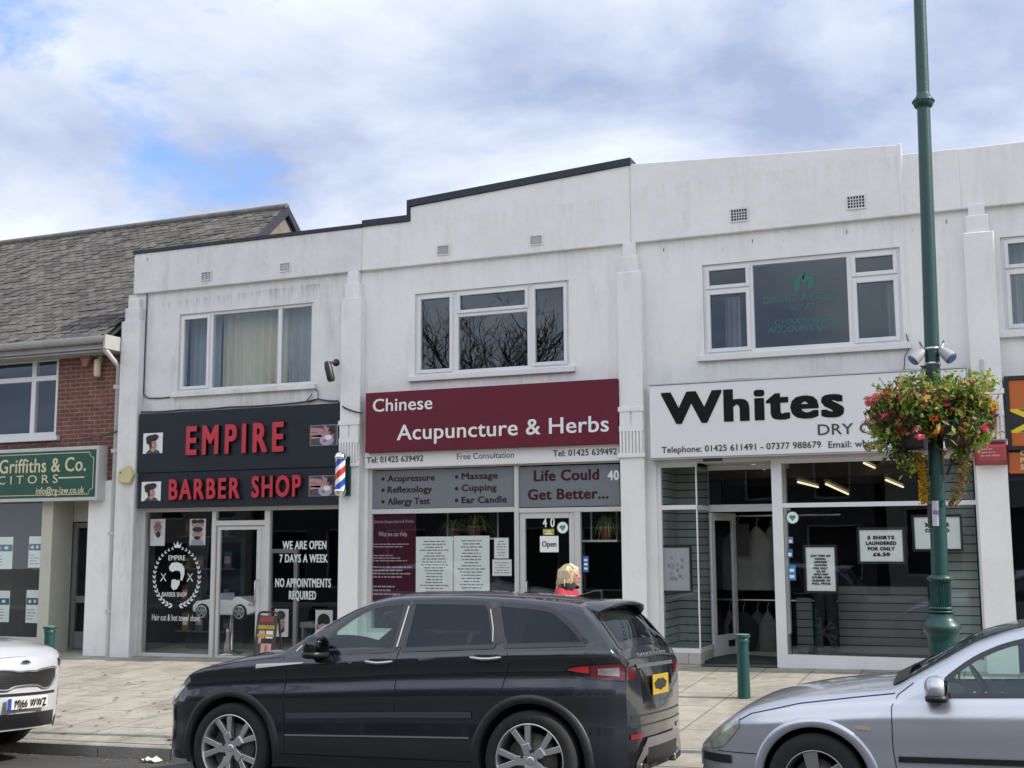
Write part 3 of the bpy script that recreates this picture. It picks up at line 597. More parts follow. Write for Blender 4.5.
def brick_building():
    xw1 = X(57, 400); z0, z1 = Z(30, 437), Z(30, 358); ze = 5.5
    b = thing('shop_building', 'red brick solicitors building with mossy slate roof and white gutter', 'building', (-18, YF, shop_z(-18)))
    wl = MB(); holed_wall(wl, -28, P1a-.004, 3.1, 5.5, [(-20.2, xw1, z0, z1), (-25, -21.5, z0, z1)], YF+.01, YF+.25); wall = wl.build('wall', M_['brick'], b)
    # slate roof: laid row by row
    XG = -12.95; ye, yr, zr = 16.08, 19.8, 8.62; ze0 = 5.50; up = Vector((0, yr-ye, zr-ze0)); Ls = up.length; up.normalize(); nrm = Vector((0, -up.z, up.y))
    mb = MB(); rowh, tw = .135, .205; nr = int(Ls/rowh)+1
    for j in range(nr):
        off = (j % 2)*tw/2; x = -30.0
        while x < XG-.02:
            a = x+off; bb = min(a+tw-.006, XG); 
            if a > P1a-.3 and ye+up.y*j*rowh < YF+.3:
                x += tw; continue
            if a < P1a-.02 < bb and ye+up.y*j*rowh < YF+.3: bb = P1a-.02
            if bb-a > .05:
                s0 = j*rowh+random.uniform(-.012, .012); s1 = min(s0+rowh*1.9, Ls+.02); lift = random.uniform(.014, .030); sk = random.uniform(-.006, .006)
                p = Vector((0, ye, ze0)); q = lambda xx, s, h: p+Vector((xx, 0, 0))+up*s+nrm*h
                ch = .035*random.random()
                top = [q(a+ch, s0+sk, lift), q(bb-ch, s0-sk, lift), q(bb, s0+.04, lift), q(bb, s1, .006), q(a, s1, .006), q(a, s0+.04, lift)]
                bot = [q(a+ch, s0+sk, lift-.014), q(bb-ch, s0-sk, lift-.014)]
                mb.add(top+bot, [(0, 1, 2, 3, 4, 5), (0, 6, 7, 1)])
            x += tw
    S = mat('weathered_slate', (.115, .108, .105), .85); nt = S.node_tree; N = nt.nodes; L = nt.links; bs = N['Principled BSDF']
    ge = N.new('ShaderNodeNewGeometry'); r = N.new('ShaderNodeValToRGB'); L.new(ge.outputs['Random Per Island'], r.inputs[0]); e = r.color_ramp.elements
    e[0].color = (.055, .050, .048, 1); e[1].color = (.135, .124, .115, 1); k = e.new(.5); k.color = (.088, .082, .079, 1)
    tc = [n for n in N if n.type == 'TEX_COORD'][0]; n = N.new('ShaderNodeTexNoise'); n.inputs['Scale'].default_value = 1.1; n.inputs['Detail'].default_value = 9; n.inputs['Roughness'].default_value = .72; L.new(tc.outputs['Object'], n.inputs[0])
    r2 = N.new('ShaderNodeValToRGB'); L.new(n.outputs[0], r2.inputs[0]); r2.color_ramp.elements[0].position = .48; r2.color_ramp.elements[1].position = .66; r2.color_ramp.elements[0].color = (0, 0, 0, 1); r2.color_ramp.elements[1].color = (.5, .5, .5, 1)
    n3 = N.new('ShaderNodeTexNoise'); n3.inputs['Scale'].default_value = 14; n3.inputs['Detail'].default_value = 4; L.new(tc.outputs['Object'], n3.inputs[0])
    r3 = N.new('ShaderNodeValToRGB'); L.new(n3.outputs[0], r3.inputs[0]); r3.color_ramp.elements[0].color = (.06, .06, .03, 1); r3.color_ramp.elements[1].color = (.27, .25, .20, 1)
    mx = N.new('ShaderNodeMix'); mx.data_type = 'RGBA'; L.new(r2.outputs[0], mx.inputs['Factor']); L.new(r.outputs[0], mx.inputs['A']); L.new(r3.outputs[0], mx.inputs['B']); L.new(mx.outputs['Result'], bs.inputs['Base Color'])
    bp = N.new('ShaderNodeBump'); bp.inputs['Strength'].default_value = .5; bp.inputs['Distance'].default_value = .02; L.new(n3.outputs[0], bp.inputs['Height']); L.new(bp.outputs[0], bs.inputs['Normal'])
    roof = mb.build('roof', S, b, recalc=False)
    k = MB(); k.prism([(-30, 0), (XG-.01, 0), (XG-.01, 1), (-30, 1)], 0, 1) if False else None
    yq = YF+.3; zq = lerp(ze0, zr, (yq-ye)/(yr-ye)); k.add([(-30, ye, ze0-.03), (P1a-.03, ye, ze0-.03), (P1a-.03, yq, zq-.03), (-30, yq, zq-.03)], [(0, 1, 2, 3)])
    k.add([(-30, yq, zq-.03), (XG-.01, yq, zq-.03), (XG-.01, yr, zr-.03), (-30, yr, zr-.03), (-30, 2*yr-ye, ze0-.03), (XG-.01, 2*yr-ye, ze0-.03)], [(0, 1, 2, 3), (3, 2, 5, 4)]); k.build('roof_deck', M_['coping'], roof)
    k = MB(); x = -30
    while x < XG: k.tube([(x, yr, zr+.02), (min(x+.43, XG+.03), yr, zr+.02)], .075, 10); x += .44
    k.build('ridge_tile', mat('ridge_tile', (.14, .13, .125), .85, var=.3), roof)
    k = MB(); k.add([(XG-.03, yq, zq-.06), (XG-.03, yr, zr-.06), (XG-.03, 2*yr-yq, zq-.06)], [(0, 1, 2)]); k.build('gable_wall', mat('brown_gable_render', (.20, .17, .15), .9, var=.25), b)
    k = MB()
    for s in (1, -1):
        y2 = yr-s*(yr-yq); z2 = zq-ze0; k.add([(XG-.02, y2, zq-.17), (XG+.06, y2, zq-.17), (XG+.06, yr, zr-.15), (XG-.02, yr, zr-.15), (XG-.02, y2, zq+.02), (XG+.06, y2, zq+.02), (XG+.06, yr, zr+.03), (XG-.02, yr, zr+.03)], [(0, 1, 2, 3), (4, 7, 6, 5), (1, 5, 6, 2), (0, 3, 7, 4), (2, 6, 7, 3), (0, 4, 5, 1)])
    k.build('barge_board', M_['coping'], roof)
    # gutter, fascia
    k = MB(); x1 = P1a-.02
    prof = [(-.06, .05), (-.07, 0), (-.045, -.05), (0, -.065), (.045, -.05), (.06, 0), (.06, .05)]
    k.grid([[(x, ye-.06+a, ze0-.02+c) for a, c in prof] for x in (-28, x1)]); k.box(-28, x1, ye+.01, ye+.05, ze0-.17, ze0+.03); k.box(-28, x1, ye+.05, YF+.2, ze0-.21, ze0-.18); k.box(x1, x1+.03, ye-.14, YF, ze0-.2, ze0+.04)
    g = k.build('gutter', M_['gutter'], b)
    # window
    k = MB(); xl = -20.2; frame_ring(k, xl, xw1, z0, z1, .075, YW, YW+.07)
    for px in (31.5, ): a = X(px-2.2, 400); c = X(px+2.2, 400); k.box(a, c, YW+.001, YW+.07, z0+.07, z1-.07)
    t = Z(30, 379); k.box(xl+.07, xw1-.07, YW+.003, YW+.07, t-.045, t+.045); k.box(-18.9, -18.75, YW+.001, YW+.07, z0+.07, z1-.07)
    wn = k.build('window', M_['upvc'], b, bevel=.006); pane(xl+.05, xw1-.05, z0+.05, z1-.05, YG, M_['glass'], wn); sill(wn, xl, xw1, z0, M_['upvc'], wn)
    k = MB(); frame_ring(k, -25, -21.5, z0, z1, .075, YW, YW+.07); k.box(-23.4, -23.3, YW, YW+.07, z0, z1); w2 = k.build('window', M_['upvc'], b); pane(-24.95, -21.55, z0, z1, YG, M_['glass'], w2)
    k = MB(); k.box(xl-.1, xw1+.02, YF-.02, YF+.02, z1, z1+.13); k.build('lintel', M_['upvc'], b)
    room(b, -26, P1a-.15, YF+.25, YF+3, 3.5, 5.3, M_['room_dark'], 'upper_room')
    # ground floor: cream shopfront, recessed door, white pier
    pa = X(85, 640); k = MB(); k.box(pa, P1a-.01, YF-.05, YF+.3, -.5, 3.1); k.build('pier', M_['render'], b, bevel=.01)
    k = MB(); c1, c2 = X(39, 580), X(50, 580); k.box(c1, c2, YF, YF+.5, -.4, 3.1); k.box(-27, -26.6, YF, YF+.3, -.4, 3.1)
    k.box(-26.6, c1, YF+.04, YF+.11, 3.0, 3.1); k.box(-26.6, c1, YF+.04, YF+.11, .18, .42); k.box(c2, pa, YF+.5, YF+.56, Z(70, 521), 3.1); k.box(-19.4, -19.25, YF+.03, YF+.1, .42, 3.0)
    sf = k.build('shopfront', M_['cream'], b, bevel=.006); pane(-26.6, c1, .4, 3.02, YF+.08, M_['shopglass'], sf)
    k = MB(); frame_ring(k, c2+.01, pa-.01, .12, Z(70, 523, YF+.5), .09, YF+.52, YF+.57); k.box(c2+.09, pa-.09, YF+.52, YF+.57, .2, .5); k.box(c2+.09, pa-.09, YF+.52, YF+.57, 1.0, 1.12)
    dr = k.build('door', mat('grey_door_frame', (.16, .16, .17), .4), b); pane(c2+.09, pa-.09, .5, Z(70, 530, YF+.5), YF+.54, M_['shopglass'], dr)
    room(b, -27, P1a-.2, YF+.57, YF+4.5, -.3, 3.1, M_['room'], 'shop_interior')
    k = MB(); k.box(-26.5, c1, YF+.9, YF+.95, .2, 3.0); k.build('blind_screen', mat('grey_display_back', (.085, .078, .075), .9, var=.15), b)
    # downpipe
    k = MB(); a = at(107.5, 336, YF-.3); pts = [(X(110, 340, YF-.38), ye-.06, ze0-.06), (X(110, 340, YF-.38), ye-.06, ze0-.22), (P1a-.08, YF-.09, ze0-.45), (P1a-.08, YF-.09, .16)]
    k.tube(pts, .045, 10)
    for z in (.9, 2.2, 3.6, 4.7): k.box(P1a-.14, P1a-.02, YF-.14, YF-.03, z-.03, z+.03)
    k.build('downpipe', M_['pvc'], b)
    return b
def right_building():
    xs = X(1003, 290); z0, z1 = Z(1015, 331), Z(1015, 236); sh = (X(1013, 560)-.12, 12, -.5, Z(1015, 472))
    b = base('shop_building', 'white rendered building with navy shopfront under orange signs', P4a, 14, sh, (xs, xs+2.6, z0, z1), M_['render'], [(P4a, STR), (14, STR), (14, 7.1), (P4a, 7.12)])
    pilaster(b, P4a, P4b, M_['render'], True, Z(985, 234))
    k = MB(); frame_ring(k, xs, xs+2.6, z0, z1, .06, YW, YW+.07); t = Z(1015, 269); k.box(xs+.06, xs+.9, YW+.002, YW+.07, t-.04, t+.04); k.box(xs+.9, xs+.97, YW, YW+.07, z0+.06, z1-.06)
    casement(k, xs+.04, xs+.92, z0+.04, t-.01); casement(k, xs+.04, xs+.92, t+.02, z1-.04, .05)
    wn = k.build('window', M_['upvc'], b, bevel=.006); pane(xs+.05, xs+2.55, z0+.05, z1-.05, YG, M_['glass'], wn); sill(wn, xs, xs+2.6, z0, M_['upvc'], wn)
    curtain(xs, xs+.3, z0, z1, YF+.4, M_['net_white'], wn, 3, .03)
    room(b, P4b, 13.9, YF+.25, YF+3.2, 4.0, STR, M_['room_dark'], 'upper_room'); room(b, P4b, 13.9, YF+.25, YF+4.5, -.2, 3.6, M_['room_dark'], 'shop_interior')
    k = MB(); k.box(sh[0], sh[0]+.12, YF+.02, YF+.1, -.2, sh[3]); k.box(sh[0]+.12, 12, YF+.02, YF+.1, -.2, .7); k.box(sh[0]+.12, 12, YF+.02, YF+.1, sh[3]-.1, sh[3])
    for q in (2.6, 4.5): k.box(q, q+.1, YF+.02, YF+.1, .7, sh[3]-.1)
    sf = k.build('shopfront', M_['navy'], b, bevel=.006); pane(sh[0]+.1, 12, .7, sh[3]-.1, YF+.06, M_['shopglass'], sf)
    return b
barber_building(); acupuncture_building(); cleaner_building(); brick_building(); right_building()
# flat roofs behind the parapets
for bn, x0, x1 in (('shop_building', -12.9, P2a-.01), ('shop_building.001', P2a, P3a-.01), ('shop_building.002', P3a, P4a-.01), ('shop_building.004', P4a, 14)):
    k = MB(); k.box(x0, x1, YF+.252, YF+9, 6.4, 6.5); k.box(x0, x1, YF+8.8, YF+9, -.5, 6.399); k.build('flat_roof', M_['coping'], bpy.data.objects[bn])

# --- the other side of the street (reflected in the glass)
def house_opposite(name, label, x0, x1, h, ridge, col, gable):
    y0, y1 = -9.1, -17
    b = thing(name, label, 'building', ((x0+x1)/2, y0, .2)); z = .022*((x0+x1)/2+5.9)
    k = MB(); holes = []; n = max(2, int((x1-x0)/2.6))
    for i in range(n):
        c = x0+(i+.5)*(x1-x0)/n; holes += [(c-.6, c+.6, z+3.7, z+5.2), (c-.9, c+.9, z+.5, z+2.8)]
    # wall facing the street (+y)
    holed_wall(k, x0, x1, z-.8, h, holes, y0-.25, y0); k.box(x0, x0+.2, y1, y0-.26, z-.8, h); k.box(x1-.2, x1, y1, y0-.26, z-.8, h); k.box(x0, x1, y1-.2, y1, z-.8, h); k.build('wall', mat(name+'_wall', col, .9, var=.12, bump=.2), b)
    k = MB()
    for hx in holes: frame_ring(k, *hx, .07, y0-.15, y0-.08)
    k.build('window_frames' if False else 'window', M_['upvc'], b)
    k = MB(); k.box(x0+.2, x1-.2, y0-.6, y0-.55, z-.5, h); k.build('room', M_['room_dark'], b)
    k = MB()
    if gable:
        xm = (x0+x1)/2; k.add([(x0-.2, y0+.25, h-.1), (xm, y0+.25, ridge), (x1+.2, y0+.25, h-.1), (x0-.2, y1, h-.1), (xm, y1, ridge), (x1+.2, y1, h-.1)], [(0, 1, 4, 3), (1, 2, 5, 4), (3, 4, 5)])
        w = MB(); w.prism([(x0, h), (x1, h), (xm, ridge-.2)], y0-.2, y0); w.build('gable', mat(name+'_gable', col, .9, var=.12), b)
    else:
        ym = (y0+y1)/2; k.add([(x0-.1, y0+.3, h-.1), (x1+.1, y0+.3, h-.1), (x1+.1, ym, ridge), (x0-.1, ym, ridge), (x0-.1, y1-.2, h-.1), (x1+.1, y1-.2, h-.1)], [(0, 1, 2, 3), (3, 2, 5, 4), (0, 3, 4), (1, 5, 2)])
    k.build('roof', mat(name+'_roof', (.12, .075, .06), .85, var=.25), b)
house_opposite('facing_house', 'gabled rendered house across the street, seen only in reflections', -40, -29, 5.6, 9.2, (.42, .36, .27), True)
house_opposite('facing_house', 'long brick terrace across the street, seen only in reflections', -28.6, -4.2, 5.4, 8.0, (.11, .095, .09), False)
house_opposite('facing_house', 'low cream shop row across the street, seen only in reflections', -3.8, 22, 4.6, 6.8, (.45, .42, .34), False)

def bare_tree(x, y, h):
    rnd = random.Random(21); z0 = .022*(x+5.9)+.15; t = thing('bare_tree', 'leafless tree across the street, seen only in reflections', 'tree', (x, y, z0))
    bark = mat('bark', (.06, .05, .04), .9, var=.3); k = MB(); k.tube([(x, y, z0-.1), (x+.05, y, z0+h*.2), (x-.03, y, z0+h*.38)], [.24, .18, .14], 10); k.build('trunk', bark, t)
    k = MB()
    def grow(p, d, L, r, n):
        q = p+d*L*.5+Vector((rnd.gauss(0, .04), rnd.gauss(0, .04), .02))*L; e = q+(d+Vector((rnd.gauss(0, .15), rnd.gauss(0, .15), .1))).normalized()*L*.5
        k.tube([p, q, e], [r, r*.85, r*.65], 5, cap=False)
        if n == 0: return
        for i in range(rnd.choice((2, 3, 3))): grow(p.lerp(e, rnd.uniform(.55, 1)), (d+Vector((rnd.gauss(0, .55), rnd.gauss(0, .55), rnd.gauss(.12, .3)))).normalized(), L*rnd.uniform(.6, .82), r*.6, n-1)
    for i in range(6): a = i*1.05; grow(Vector((x-.03, y, z0+h*(.30+.012*i))), Vector((math.cos(a)*.6, math.sin(a)*.6, .9)).normalized(), h*.22, .09, 5)
    k.build('branches', bark, t); return t
bare_tree(-16.6, -5.2, 11.5); bare_tree(-22.5, -5.6, 10.0)['label'] = 'shorter leafless tree across the street, further left in the reflections'
# ------------------------------------------------------------------ signs
def box4(pl, tl, tr, pr, bl, br, Y):        # x-left, top y at left/right, x-right, bottom y at left/right (pixels) -> world rectangle
    a, b, c, d = at(pl, tl, Y), at(pr, tr, Y), at(pl, bl, Y), at(pr, br, Y)
    return (a.x+c.x)/2, (b.x+d.x)/2, (c.z+d.z)/2, (a.z+b.z)/2
def board(name, label, cat, r, Y, th, m, group=None, bevel=.006, part='board'):
    t = thing(name, label, cat, ((r[0]+r[1])/2, Y+th, r[2]), group=group)
    k = MB(); k.box(r[0], r[1], Y, Y+th, r[2], r[3]); k.build(part, m, t, bevel=bevel); return t
def disc(mb, cx, cz, rx, rz, y, m=0, n=20, a0=0, a1=2*math.pi):
    vs = [(cx+rx*math.cos(lerp(a0, a1, i/n)), y, cz+rz*math.sin(lerp(a0, a1, i/n))) for i in range(n+1)]
    mb.add(vs+[(cx, y, cz)], [(i, i+1, n+1) for i in range(n)], m)
def polyf(mb, pts, y, m=0): mb.add([(p[0], y, p[1]) for p in pts], [list(range(len(pts)))], m)
PRINTS = [mat('print_pale', (.74, .72, .74), .5, var=.04), mat('print_skin', (.50, .30, .25), .5, var=.1), M_['hairdark'], mat('print_skin_shadow', (.30, .14, .12), .5, var=.1), mat('print_cloth', (.06, .06, .08), .6), mat('print_pink', (.42, .22, .22), .5, var=.3, scale=20), mat('print_lilac', (.38, .34, .46), .5, var=.2)]
def portrait(parent, r, y, style, name='printed_portrait'):
    x0, x1, z0, z1 = r; w, h = x1-x0, z1-z0; P = lambda u, v: (x0+u*w, z0+v*h); k = MB(); dy = .0015
    def D(u, v, ru, rv, m, lay): disc(k, x0+u*w, z0+v*h, ru*w, rv*h, y-dy*lay, m)
    if style == 'man':        # a head in profile-ish with a quiff
        polyf(k, [P(.15, 0), P(.9, 0), P(.8, .14), P(.6, .22), P(.3, .18)], y-dy, 4)
        D(.52, .30, .14, .22, 1, 2); D(.50, .46, .20, .26, 1, 3); D(.62, .40, .10, .2, 1, 4); D(.40, .40, .06, .22, 2, 5)
        D(.45, .74, .30, .16, 2, 5); D(.60, .80, .20, .13, 2, 6); D(.28, .62, .10, .18, 2, 6); D(.56, .30, .09, .035, 3, 6); D(.60, .52, .05, .018, 2, 7); D(.42, .52, .04, .018, 2, 7); D(.62, .42, .035, .03, 3, 7)
    elif style == 'beard':
        polyf(k, [P(.1, 0), P(.95, 0), P(.85, .16), P(.6, .25), P(.3, .2)], y-dy, 0)
        D(.5, .32, .2, .2, 3, 2); D(.52, .48, .25, .27, 1, 3); D(.52, .28, .22, .13, 2, 4); D(.52, .33, .12, .06, 1, 5); D(.46, .78, .33, .16, 2, 5); D(.25, .65, .09, .18, 2, 6)
        D(.42, .52, .05, .018, 2, 6); D(.64, .52, .05, .018, 2, 6); D(.54, .42, .04, .05, 3, 6); D(.54, .335, .07, .012, 3, 7)
    elif style == 'back':     # the back of a cropped head
        polyf(k, [P(.05, 0), P(.95, 0), P(.8, .16), P(.2, .16)], y-dy, 1); D(.5, .42, .33, .34, 1, 2); D(.5, .66, .36, .22, 2, 3); polyf(k, [P(.15, .5), P(.85, .5), P(.86, .68), P(.14, .68)], y-dy*4, 2)
        D(.5, .42, .27, .12, 1, 5); D(.13, .42, .05, .09, 3, 5); D(.87, .42, .05, .09, 3, 5)
    elif style == 'old':
        polyf(k, [P(.05, 0), P(.95, 0), P(.9, .3), P(.6, .42), P(.3, .4)], y-dy, 0); D(.5, .55, .24, .2, 1, 2); D(.5, .70, .28, .13, 3, 3); D(.56, .42, .16, .12, 2, 4); D(.42, .58, .04, .015, 2, 5); D(.62, .58, .04, .015, 2, 5); D(.5, .86, .25, .06, 5, 3)
    elif style == 'two':
        D(.32, .80, .2, .14, 1, 2); D(.70, .80, .2, .14, 1, 2); D(.32, .90, .22, .08, 2, 3); D(.70, .90, .22, .08, 2, 3)
        D(.5, .42, .32, .2, 1, 3); D(.5, .60, .33, .10, 2, 4); D(.5, .28, .20, .07, 2, 4); polyf(k, [P(.05, 0), P(.95, 0), P(.8, .22), P(.2, .22)], y-dy, 6); D(.4, .46, .05, .015, 2, 5); D(.6, .46, .05, .015, 2, 5)
    elif style == 'shave':    # hands shaving a customer lying back
        polyf(k, [P(.01, .01), P(.99, .01), P(.99, .99), P(.01, .99)], y-dy, 4)
        for u0, v0, u1, v1, rad, m in ((.0, .80, .45, .72, .11, 5), (.0, .55, .5, .50, .10, 5), (.5, .95, .62, .75, .12, 5), (.05, .42, .4, .45, .08, 1)):
            polyf(k, [P(u0, v0-rad), P(u1, v1-rad), P(u1+.06, v1), P(u1, v1+rad), P(u0, v0+rad)], y-dy*2, m)
        D(.68, .55, .2, .3, 5, 3); D(.62, .25, .26, .26, 6, 4); D(.80, .72, .12, .2, 2, 4); D(.68, .38, .13, .12, 0, 5); D(.72, .62, .06, .05, 3, 5); D(.55, .22, .07, .07, 3, 5)
    return k.build(name, PRINTS, parent, recalc=False)
def text_lines(parent, x0, x1, z0, z1, y, n, m, fill=.6, name='printed_text', centre=False, seed=1):
    rnd = random.Random(seed); k = MB(); pit = (z1-z0)/n
    for i in range(n):
        z = z1-(i+.7)*pit; W = (x1-x0)*rnd.uniform(.45, 1); a = x0+((x1-x0)-W)/2 if centre else x0; b = a+W
        while a < b-.01:
            c = min(b, a+rnd.uniform(.03, .11)); k.add([(a, y, z), (c, y, z), (c, y, z+pit*fill), (a, y, z+pit*fill)], [(0, 1, 2, 3)]); a = c+.014
    return k.build(name, m, parent, recalc=False)
def build_signs():
    # EMPIRE / BARBER SHOP boards
    Y = YF-.14
    r1 = box4(138.2, 414, 403, 340, 472.6, 467, Y); r2 = box4(137.2, 473.6, 468, 340, 509.5, 503.5, Y); gp = 'barber fascia boards'
    s1 = board('fascia_sign', 'upper charcoal fascia board with red raised letters reading EMPIRE', 'sign', r1, Y, .137, M_['sign_black'], gp)
    s2 = board('fascia_sign', 'lower charcoal fascia board with red raised letters reading BARBER SHOP', 'sign', (r2[0], r2[1], r2[2], r1[2]-.008), Y+.012, .125, M_['sign_black'], gp)
    def red(s, pL, pR, cap, par, b=.045, sp=1.28):
        o = text(s, pL, pR, cap, Y-.0, 'raised_letters', M_['red_letter'], par, depth=.045, bold=b, sp=sp)
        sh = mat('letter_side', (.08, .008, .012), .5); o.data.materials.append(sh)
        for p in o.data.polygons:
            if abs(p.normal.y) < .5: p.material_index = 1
        return o
    red('EMPIRE', (187.3, 455.3), (285.2, 451.8), 426.6, s1); red('BARBER', (170.2, 500), (241.2, 498.3), 479.8, s2, sp=1.15); red('SHOP', (252.8, 498), (302.5, 496), 477, s2, sp=1.12)
    def pic(lab, r, st, par_y, g='pictures fixed to the barber fascia'):
        t = thing('picture_panel', lab, 'picture', ((r[0]+r[1])/2, par_y, r[2]), group=g); k = MB(); k.box(r[0], r[1], par_y-.008, par_y-.001, r[2], r[3]); k.build('panel', PRINTS[0], t); portrait(t, r, par_y-.008, st); return t
    pic('square picture of quiffed man beside the word EMPIRE', box4(143.5, 433.3, 432.8, 162.8, 454, 453, Y), 'man', Y)
    pic('square picture of quiffed man beside the word BARBER', box4(141.8, 482, 481.5, 161, 501.4, 500.6, Y+.012), 'man', Y+.012)
    pic('oblong picture of wet shave at right of EMPIRE', box4(310.4, 426, 424, 337.6, 446.5, 444.5, Y), 'shave', Y)
    pic('oblong picture of wet shave behind the barber pole', box4(309.2, 476.8, 474.8, 336, 497, 495, Y+.012), 'shave', Y+.012)
    # Chinese Acupuncture & Herbs
    Y = YF-.20
    r = box4(365.3, 393, 378.5, 617.8, 452.6, 443.2, Y)
    s = board('fascia_sign', 'maroon fascia board reading Chinese Acupuncture & Herbs in white', 'sign', r, Y, .197, M_['maroon'])
    text('Chinese', (372.9, 412), (432.5, 409), 399.3, Y, 'lettering', M_['white_text'], s, bold=.012); text('Acupuncture & Herbs', (397, 439.9), (609, 431.8), 424.8, Y, 'lettering', M_['white_text'], s, bold=.012)
    Yt = YF-.09; r = box4(365.0, 453.2, 443.8, 619, 468.4, 460.6, Yt)
    s = board('strip_sign', 'narrow white strip sign with telephone numbers under the maroon board', 'sign', r, Yt, .087, M_['sign_white'])
    D = M_['grey_text']; text('Tel: 01425 639492', (366.8, 463.2), (423.3, 461), 457.4, Yt, 'lettering', D, s, bold=.01); text('Free Consultation', (457, 459.7), (514, 457.4), 453.8, Yt, 'lettering', D, s); text('Tel: 01425 639492', (553.2, 456.6), (617, 454.2), 450.6, Yt, 'lettering', D, s, bold=.01)
    # frosted transom panels
    Yp = YF+.045; r = box4(371.6, 470.4, 467.6, 513.6, 508.3, 507.8, Yp)
    s = board('transom_panel', 'grey transom panel listing Acupressure, Massage and other treatments', 'sign', r, Yp, .03, M_['frost'], bevel=0)
    V = M_['maroon_text']
    for wd, l, rr, b0, b1, cp in (('Acupressure', 387.7, 434.6, 481.6, 480.6, 475.4), ('Reflexology', 387.7, 432, 493, 492, 486.6), ('Allergy Test', 387.7, 429.9, 504.6, 504, 498.2), ('Massage', 461.8, 497.9, 479.4, 478.5, 473), ('Cupping', 461.8, 496.6, 491, 490.4, 484.6), ('Ear Candle', 461.8, 506.8, 503, 502.6, 496.6)):
        text(wd, (l, b0), (rr, b1), cp, Yp, 'lettering', V, s, bold=.018)
    for px, py in ((383, 479), (383, 490.3), (383, 501.8), (456.5, 476.8), (456.5, 488.6), (456.5, 500.4)): k = MB(); c = at(px, py, Yp-.004); disc(k, c.x, c.z, .028, .028, Yp-.004); k.build('bullet_point', V, s, recalc=False)
    r = box4(518.8, 467, 463.8, 619.5, 507.2, 505.8, Yp)
    s = board('transom_panel', 'grey transom panel reading Life Could Get Better above the door', 'sign', r, Yp, .03, M_['frost'], bevel=0)
    text('Life Could', (534, 481.6), (599.1, 479.3), 470.9, Yp, 'lettering', V, s, bold=.028); text('Get Better...', (528, 499.9), (608.6, 498.4), 489.4, Yp, 'lettering', V, s, bold=.028); text('40', (607.8, 480.3), (619.2, 480), 470.4, Yp, 'lettering', M_['white_text'], s, bold=.04)
    # Whites
    Y = YF-.22; r = box4(650, 386, 368, 968.5, 459.6, 447, Y)
    s = board('fascia_sign', 'large white fascia board reading Whites Dry Cleaners with telephone numbers', 'sign', r, Y, .217, M_['sign_white'])
    K = M_['black_text']; text('Whites', (661.6, 423.2), (844.5, 417.8), 391.8, Y, 'lettering', K, s, bold=.042)
    text('DRY CLEANERS', (818, 434.6), (951, 430.6), 424, Y, 'lettering', D, s, bold=.006)
    text('Telephone: 01425 611491 - 07377 988679', (661.8, 452.3), (821.2, 448.3), 446.2, Y, 'lettering', D, s, bold=.008); text('Email: whites', (828.6, 447.8), (882, 446.2), 441.3, Y, 'lettering', D, s, bold=.008)
    k = MB(); k.box(r[0]-.02, r[1]+.02, Y-.012, YF-.003, r[3]+.004, r[3]+.02); k.box(r[0]-.02, r[1]+.02, Y-.012, YF-.003, r[2]-.022, r[2]-.004); k.box(r[1]+.003, r[1]+.02, Y-.012, YF-.003, r[2], r[3]); k.build('edge_trim', M_['alu'], s)
    k = MB(); k.box(X(706, 457), X(724, 457), Y+.02, Y+.12, r[2]-.06, r[2]-.024); k.build('shutter_bracket', M_['black'], s)
    # Griffiths & Co.
    Y = YF-.24; a, c = at(-150, 462, Y), at(99, 447, Y); b0 = at(97.7, 500, Y).z
    r = (-20.9, c.x, b0, at(99, 445.5, Y).z)
    s = board('fascia_sign', 'dark green solicitors box sign with pale gold lettering and white frame', 'sign', r, Y, .235, M_['pvc'])
    k = MB(); k.box(r[0]+.04, r[1]-.05, Y-.006, Y+.01, r[2]+.06, r[3]-.06); k.build('face_panel', M_['sign_green'], s)
    k = MB(); i = .10; x0, x1, z0, z1 = r[0]+.1, r[1]-.09, r[2]+.10, r[3]-.10; t = .012; y0, y1 = Y-.010, Y-.005
    k.box(x0, x1-.1, y0, y1, z1-t, z1); k.box(x0, x1-.1, y0, y1, z0, z0+t); k.box(x1-t, x1, y0, y1, z0+.1, z1-.1)
    for sz, zz in ((1, z0), (-1, z1)):
        pts = [(x1-.1*math.cos(q), y0+.002, zz+sz*.1*math.sin(q)) for q in np.linspace(0, math.pi/2, 7)]; k.tube([Vector(p) for p in pts], .006, 5)
    k.build('border_line', M_['gold'], s)
    G = M_['gold']; Yl = Y-.006
    text('R Griffiths & Co.', (-13, 475.6), (86, 469.4), 462, Yl, 'lettering', G, s, bold=.016); text('S O L I C I T O R S', (-40, 486.6), (57.8, 482), 478.6, Yl, 'lettering', G, s, bold=.004); text('info@rg-law.co.uk', (36, 495.4), (84.4, 492.2), 488.6, Yl, 'lettering', G, s, bold=.02)
    k = MB(); a, c = at(58.6, 478.4, Yl), at(84.4, 476.6, Yl); k.box(a.x, c.x, Yl-.004, Yl, (a.z+c.z)/2-.012, (a.z+c.z)/2+.012); k.build('rule_line', G, s)
    # orange signs at the right edge
    Y = YF-.16; a, c = at(1012, 380, Y), at(1012, 446.5, Y); x0 = at(1010, 415, Y).x
    s = board('fascia_sign', 'orange sign with black, yellow and green chevron flag in dark frame', 'sign', (x0, x0+2.6, c.z, a.z), Y, .155, M_['orange'])
    k = MB(); frame_ring(k, x0-.05, x0+2.65, c.z-.05, a.z+.05, .05, Y-.02, YF-.005); k.build('frame', M_['black'], s)
    f0, f1 = at(1012, 433, Y).z, at(1012, 409, Y).z; fm = (f0+f1)/2; L = 1.9; cx = x0+.62; y = Y-.003
    yel = mat('flag_yellow', (.75, .55, .02), .5); grn = mat('flag_green', (.02, .20, .06), .5); k = MB()
